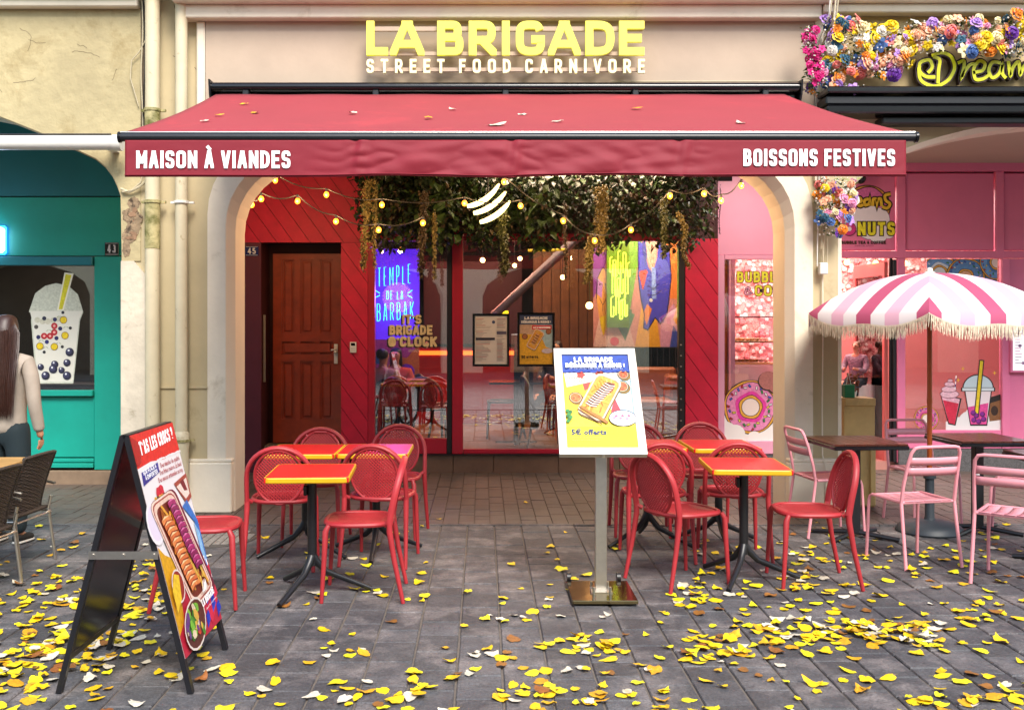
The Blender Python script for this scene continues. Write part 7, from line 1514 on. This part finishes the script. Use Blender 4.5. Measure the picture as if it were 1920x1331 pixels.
# ------------------------------------------------------------------ fallen leaves
def leaf_mesh(seed):
    rr_ = random.Random(seed); n = 18; P = []
    for i in range(n):
        a = 2*math.pi*i/n; r = .5*(1+.10*math.cos(3*a+seed)+.13*rr_.uniform(-1, 1)*(1 if i % 2 else -.6)); x = r*math.cos(a)*1.05; y = r*math.sin(a)*.9
        if i == 0: x *= 1.25
        if i == n//2: x *= .78
        P.append((x, y))
    cx_, cy_ = rr_.uniform(.4, 1.6), rr_.uniform(-1, 1)
    def zf(x, y): return .13*abs(y)*cy_+cx_*.13*(x*x)+.07*math.sin(6*x+seed)*y+.05*math.sin(9*y+seed*2)*x+.025*rr_.uniform(0, 1)
    vs = [(x*.5, y*.5, zf(x*.5, y*.5)) for x, y in P]+[(x, y, zf(x, y)) for x, y in P]+[(0, 0, zf(0, 0))]
    fs = [(2*n, i, (i+1) % n) for i in range(n)]+[(i, n+i, n+(i+1) % n, (i+1) % n) for i in range(n)]
    mz = min(v[2] for v in vs); vs = [(v[0], v[1], v[2]-mz) for v in vs]
    b = len(vs); k = n+n//2; q = vs[k]; vs += [(q[0], q[1]-.012, q[2]), (q[0], q[1]+.012, q[2]), (q[0]-.45, q[1]+.08*cy_, max(0, q[2]-.02)+.01)]; fs.append((b, b+1, b+2))
    return vs, fs
def leafmat(name, col, edge, vs=9):
    m = M(name, col, .7 if name == 'pale_leaf' else .9, .55, .3, 5, .25, 40, rnd=.10, hue=.008, stain=(9, .56, .74, edge), dist=.002); return m
kinds = [('yellow', leafmat('yellow_leaf', '#e8be0a', '#a8680c'), 6), ('lemon', leafmat('lemon_leaf', '#e6d41a', '#b88a10'), 3), ('pale', leafmat('pale_leaf', '#eadfca', '#a88a58'), 1.9), ('golden', leafmat('golden_leaf', '#d09a18', '#7c4610'), 1.6), ('brown', leafmat('brown_leaf', '#8c5624', '#4a2a12'), .8)]
kl = {'yellow': 'yellow', 'lemon': 'yellow', 'pale': 'pale cream', 'golden': 'golden', 'brown': 'brown'}
shapes = [leaf_mesh(i) for i in range(8)]; lm = {}
for kn, mt, w_ in kinds:
    for i, (v, f) in enumerate(shapes):
        me = bpy.data.meshes.new('fallen_leaf'); me.from_pydata(v, [], f); me.materials.append(mt); me.polygons.foreach_set('use_smooth', [True]*len(me.polygons)); me.update(); lm[kn, i] = me
rl = random.Random(42); L = []
def put(px, py, s_=1.0): 
    if py > 1000 or rl.random() < .5: x, y = GP(px, py); L.append((x, y, rl.uniform(.038, .086)*s_))
clusters = [(60, 1130, 130, 55, 85), (150, 1075, 70, 30, 20), (215, 1190, 80, 30, 50), (250, 1110, 55, 40, 55), (60, 1240, 90, 40, 50), (130, 1215, 80, 25, 30), (20, 1290, 60, 30, 22), (270, 1065, 40, 20, 10), (1560, 1190, 120, 22, 75), (1620, 1185, 60, 14, 34), (1470, 1165, 60, 22, 22), (1330, 1120, 45, 18, 16), (1480, 1095, 50, 16, 22), (1290, 1115, 30, 10, 10), (1130, 1210, 45, 22, 18), (1100, 1230, 40, 20, 10), (1340, 1215, 50, 18, 20), (1740, 1200, 60, 18, 20), (1830, 1150, 50, 20, 18), (1880, 1320, 70, 20, 22), (1780, 1315, 60, 16, 12), (1400, 1230, 60, 25, 10), (950, 1160, 30, 10, 7), (905, 1230, 35, 18, 8), (800, 1290, 80, 22, 14), (650, 1300, 60, 20, 9), (640, 1225, 30, 12, 8), (1000, 1300, 70, 20, 12), (1180, 1310, 60, 16, 8), (1750, 1085, 60, 25, 12), (1560, 1050, 80, 25, 16), (1400, 1040, 90, 30, 20), (1660, 1010, 110, 30, 20), (1850, 1010, 60, 30, 14), (590, 1060, 60, 45, 12), (1100, 1060, 60, 30, 8), (330, 1230, 60, 50, 10), (720, 1110, 40, 16, 6), (150, 1000, 110, 40, 18), (1890, 1075, 40, 30, 8)]
for cx_, cy_, sx, sy, n in clusters:
    for _ in range(int(n*.95)):
        py = rl.gauss(cy_, sy*.85)
        if 985 < py < 1345: put(rl.gauss(cx_, sx*.85), py, 1.0)
for _ in range(330):
    py = 1000+340*rl.random()**.8; px = rl.uniform(0, 1920)
    if px < 900 and rl.random() < .45: continue
    put(px, py, .95)
for _ in range(34):
    py = rl.uniform(905, 1000); put(rl.uniform(700, 1920), py, .8)
L = [l for l in L if l[1] > 3.6]
L.sort(key=lambda l: l[1]/l[2]); big = L[:292]; small = L[292:]
stack = []
def height(x, y, s_):
    k = sum(1 for a in stack if (a[0]-x)**2+(a[1]-y)**2 < (.4*(a[2]+s_))**2); stack.append((x, y, s_)); return min(k, 6)*.006
for x, y, s_ in big:
    kn, mt, w_ = rl.choices(kinds, [k[2] for k in kinds])[0]; o = bpy.data.objects.new('fallen_leaf', lm[kn, rl.randrange(8)]); COL.objects.link(o); flip = rl.random() < .25
    o.location = (x, y, .005+height(x, y, s_)); o.rotation_euler = (rl.uniform(-.22, .22), rl.uniform(-.22, .22), rl.uniform(0, 6.28)); o.scale = (s_, s_*rl.uniform(.7, 1.1), s_*rl.choice((.5, .8, .8, 1.2, 2.2)))
    px, py = CX+x*FP/y, CY+EYE*FP/y
    if px < 300 and py < 1160: zn = 'in the leaf drift behind the sandwich board'
    elif px < 420: zn = 'on the paving around the feet of the sandwich board'
    elif px < 800: zn = 'on the paving before the left tables' if py > 1150 else 'under the left red tables'
    elif px < 1050: zn = 'on the bare paving between sandwich board and menu stand'
    elif px < 1300: zn = 'on the paving in front of the menu stand' if py > 1140 else 'beside the menu stand'
    elif px < 1500: zn = 'on the paving in front of the right red tables' if py > 1120 else 'under the right red tables'
    else: zn = ('in the dense leaf drift on the right' if abs(py-1190) < 32 and px < 1720 else 'on the paving near the right bottom corner') if py > 1130 else 'on the paving before the pink chairs'
    tag(o, kl[kn]+' leaf lying '+zn, 'leaf', kl[kn]+' leaves '+zn)
sm_ = {k[0]: MB() for k in kinds}
for x, y, s_ in small:
    kn = rl.choices(kinds, [k[2] for k in kinds])[0][0]; v, f = shapes[rl.randrange(8)]; R3 = Matrix.Rotation(rl.uniform(0, 6.28), 3, 'Z') @ Matrix.Rotation(rl.uniform(-.2, .2), 3, 'X'); h = height(x, y, s_)
    z = rl.uniform(.8, 2.0); vv = [R3 @ Vector((p[0]*s_, p[1]*s_*.95, p[2]*s_*z)) for p in v]; mz = min(p.z for p in vv); sm_[kn].add([(p.x+x, p.y+y, p.z-mz+.004+h) for p in vv], f)
al = MB(); mts = [k[1] for k in kinds]
for i, k in enumerate(kinds): al.add(sm_[k[0]].v, sm_[k[0]].f, i)
tag(al.build('fallen_leaves', mts, None, 'all', fixn=False), 'smaller autumn leaves scattered farther over the paving', 'leaves', None, 'stuff')
# leaves lying on the awning
aw_l = [((384, 230), 'pale leaf on the awning, lowest at its left end'), ((410, 219), 'small yellow leaf on the awning near its left end'), ((458, 198), 'yellow leaf highest on the left part of the awning'), ((478, 215), 'small orange leaf on the left part of the awning'), ((662, 215), 'cream leaf on the awning below the first letters'), ((803, 224), 'orange and cream leaf in the middle left of the awning'), ((849, 208), 'tiny cream leaf on the awning middle'), ((930, 238), 'large cream leaf at the awning front centre'), ((980, 218), 'thin cream leaf on the awning centre'), ((1045, 231), 'long cream leaf right of the awning centre'), ((1193, 206), 'orange curled leaf high on the awning right half'), ((1388, 234), 'small cream leaf low on the awning right part')]
rl = random.Random(8)
for (px, py), lb in aw_l:
    v = (py-178)/72; z0 = azb+(azf-azb)*v; # intersect the view ray with the canopy
    best = None
    for k in range(200):
        vv = k/199; y = AB+(AF-AB)*vv; z = azb+(azf-azb)*vv-.018*math.sin(math.pi*vv); e = abs(GZ(py, y)-z)
        if best is None or e < best[0]: best = (e, y, z)
    y, z = best[1], best[2]; kn = 'golden' if 'orange' in lb else ('pale' if ('cream' in lb or 'pale' in lb) else 'yellow'); o = bpy.data.objects.new('fallen_leaf', lm[kn, rl.randrange(8)]); COL.objects.link(o)
    s_ = .11 if 'large' in lb else rl.uniform(.06, .09); o.location = (GX(px, y), y, z+.012); o.rotation_mode = 'ZYX'; o.rotation_euler = (.31, rl.uniform(-.1, .1), rl.uniform(0, 6.28)); o.scale = (s_, s_*.8, s_*1.0); tag(o, lb, 'leaf')
# ------------------------------------------------------------------ the other side of the street (seen in the glass)
m_opp = M('opposite_stone', '#e2d4b6', .9, .85, .1, 1, .2, 10, world=True)
ob_ = thing('opposite_building', 'cream stone building with arcades across the street, behind the camera', 'building', (0, -12, 0)); b = MB()
P = [(-30, 8.6), (-30, 0)]
for i in range(10): x0 = -28+i*5.6; P += [(x0, 0), (x0, 2.6)]+[(x0+2.1-2.1*math.cos(math.pi*k/8), 2.6+1.0*math.sin(math.pi*k/8)) for k in range(1, 8)]+[(x0+4.2, 2.6), (x0+4.2, 0)]
P += [(30, 0), (30, 8.6)]; b.prism(P, (0, -12, 0), XU, ZU, (0, 1, 0), .5); b.build('wall', m_opp, ob_)
for i in range(12):
    for j in range(2): b = MB(); b.box(-27+i*4.6, -25.6+i*4.6, -11.49, -11.45, 5.0+j*1.9, 6.3+j*1.9); b.build('window', m_blackg, ob_)
b = MB(); b.box(-30, 30, -15.5, -15, 0, 5); b.build('shop_fronts', M('dark_shop_fronts', '#4c4440', .8, .5, .5, .6, 0, world=True), ob_)
b = MB(); b.box(-30, 30, -15, -11.48, 4.6, 4.8); b.build('arcade_ceiling', m_opp, ob_)
bs2 = thing('chocolate_shop_sign', 'white fascia sign lettered Chocolaterie across the street', 'sign', (-3, -11.3, 3)); b = MB(); b.box(-6, 4, -11.46, -11.3, 3.85, 4.6); b.build('fascia', m_whitep, bs2)
a = Art((3, -11.295, 3.95), (-1, 0, 0), ZU, (0, 1, 0), 6, .55, .003); a.small('Chocolaterie', .1, .1, .8, .7, '#3a2a20', off=.01); a.build('lettering', bs2)
def tree(x, y, h, label, seed, mats):
    rr_ = random.Random(seed); t = thing('street_tree', label, 'tree', (x, y, 0)); b = MB(); b.tube([(x, y, 0), (x+.1, y, 1.5), (x, y+.1, 3), (x+.2, y, h*.7)], [.16, .12, .1, .04], 8)
    for k in range(6): a_ = k*1.05; b.tube([(x, y, 2.4+.3*k), (x+1.1*math.cos(a_), y+1.1*math.sin(a_), 3.3+.4*k), (x+1.7*math.cos(a_), y+1.7*math.sin(a_), 3.8+.4*k)], [.06, .04, .015], 6)
    b.build('trunk', M('bark', '#4a3c30', .8, .9, .3, 8, .5, 20), t, True); bb = [MB() for _ in mats]
    for k in range(26):
        a_ = rr_.uniform(0, 6.28); r = rr_.uniform(.3, 1.9); leafset(bb[k % len(mats)], (x+r*math.cos(a_), y+r*math.sin(a_), rr_.uniform(2.8, h)), 90, (.6, .6, .5), .16, .3, rr_=rr_)
    for q, mm in zip(bb, mats): tag(q.build('crown', mm, t, fixn=False), kind='stuff')
tree(-6, -7, 6.5, 'yellow leaved street tree behind the camera on the left', 1, [kinds[0][1], kinds[3][1]]); tree(5.5, -6.5, 6.0, 'yellow leaved street tree behind the camera on the right', 2, [kinds[0][1], kinds[3][1]]); tree(-15, -7.5, 7, 'golden street tree far behind the camera', 3, [kinds[3][1], kinds[0][1]])
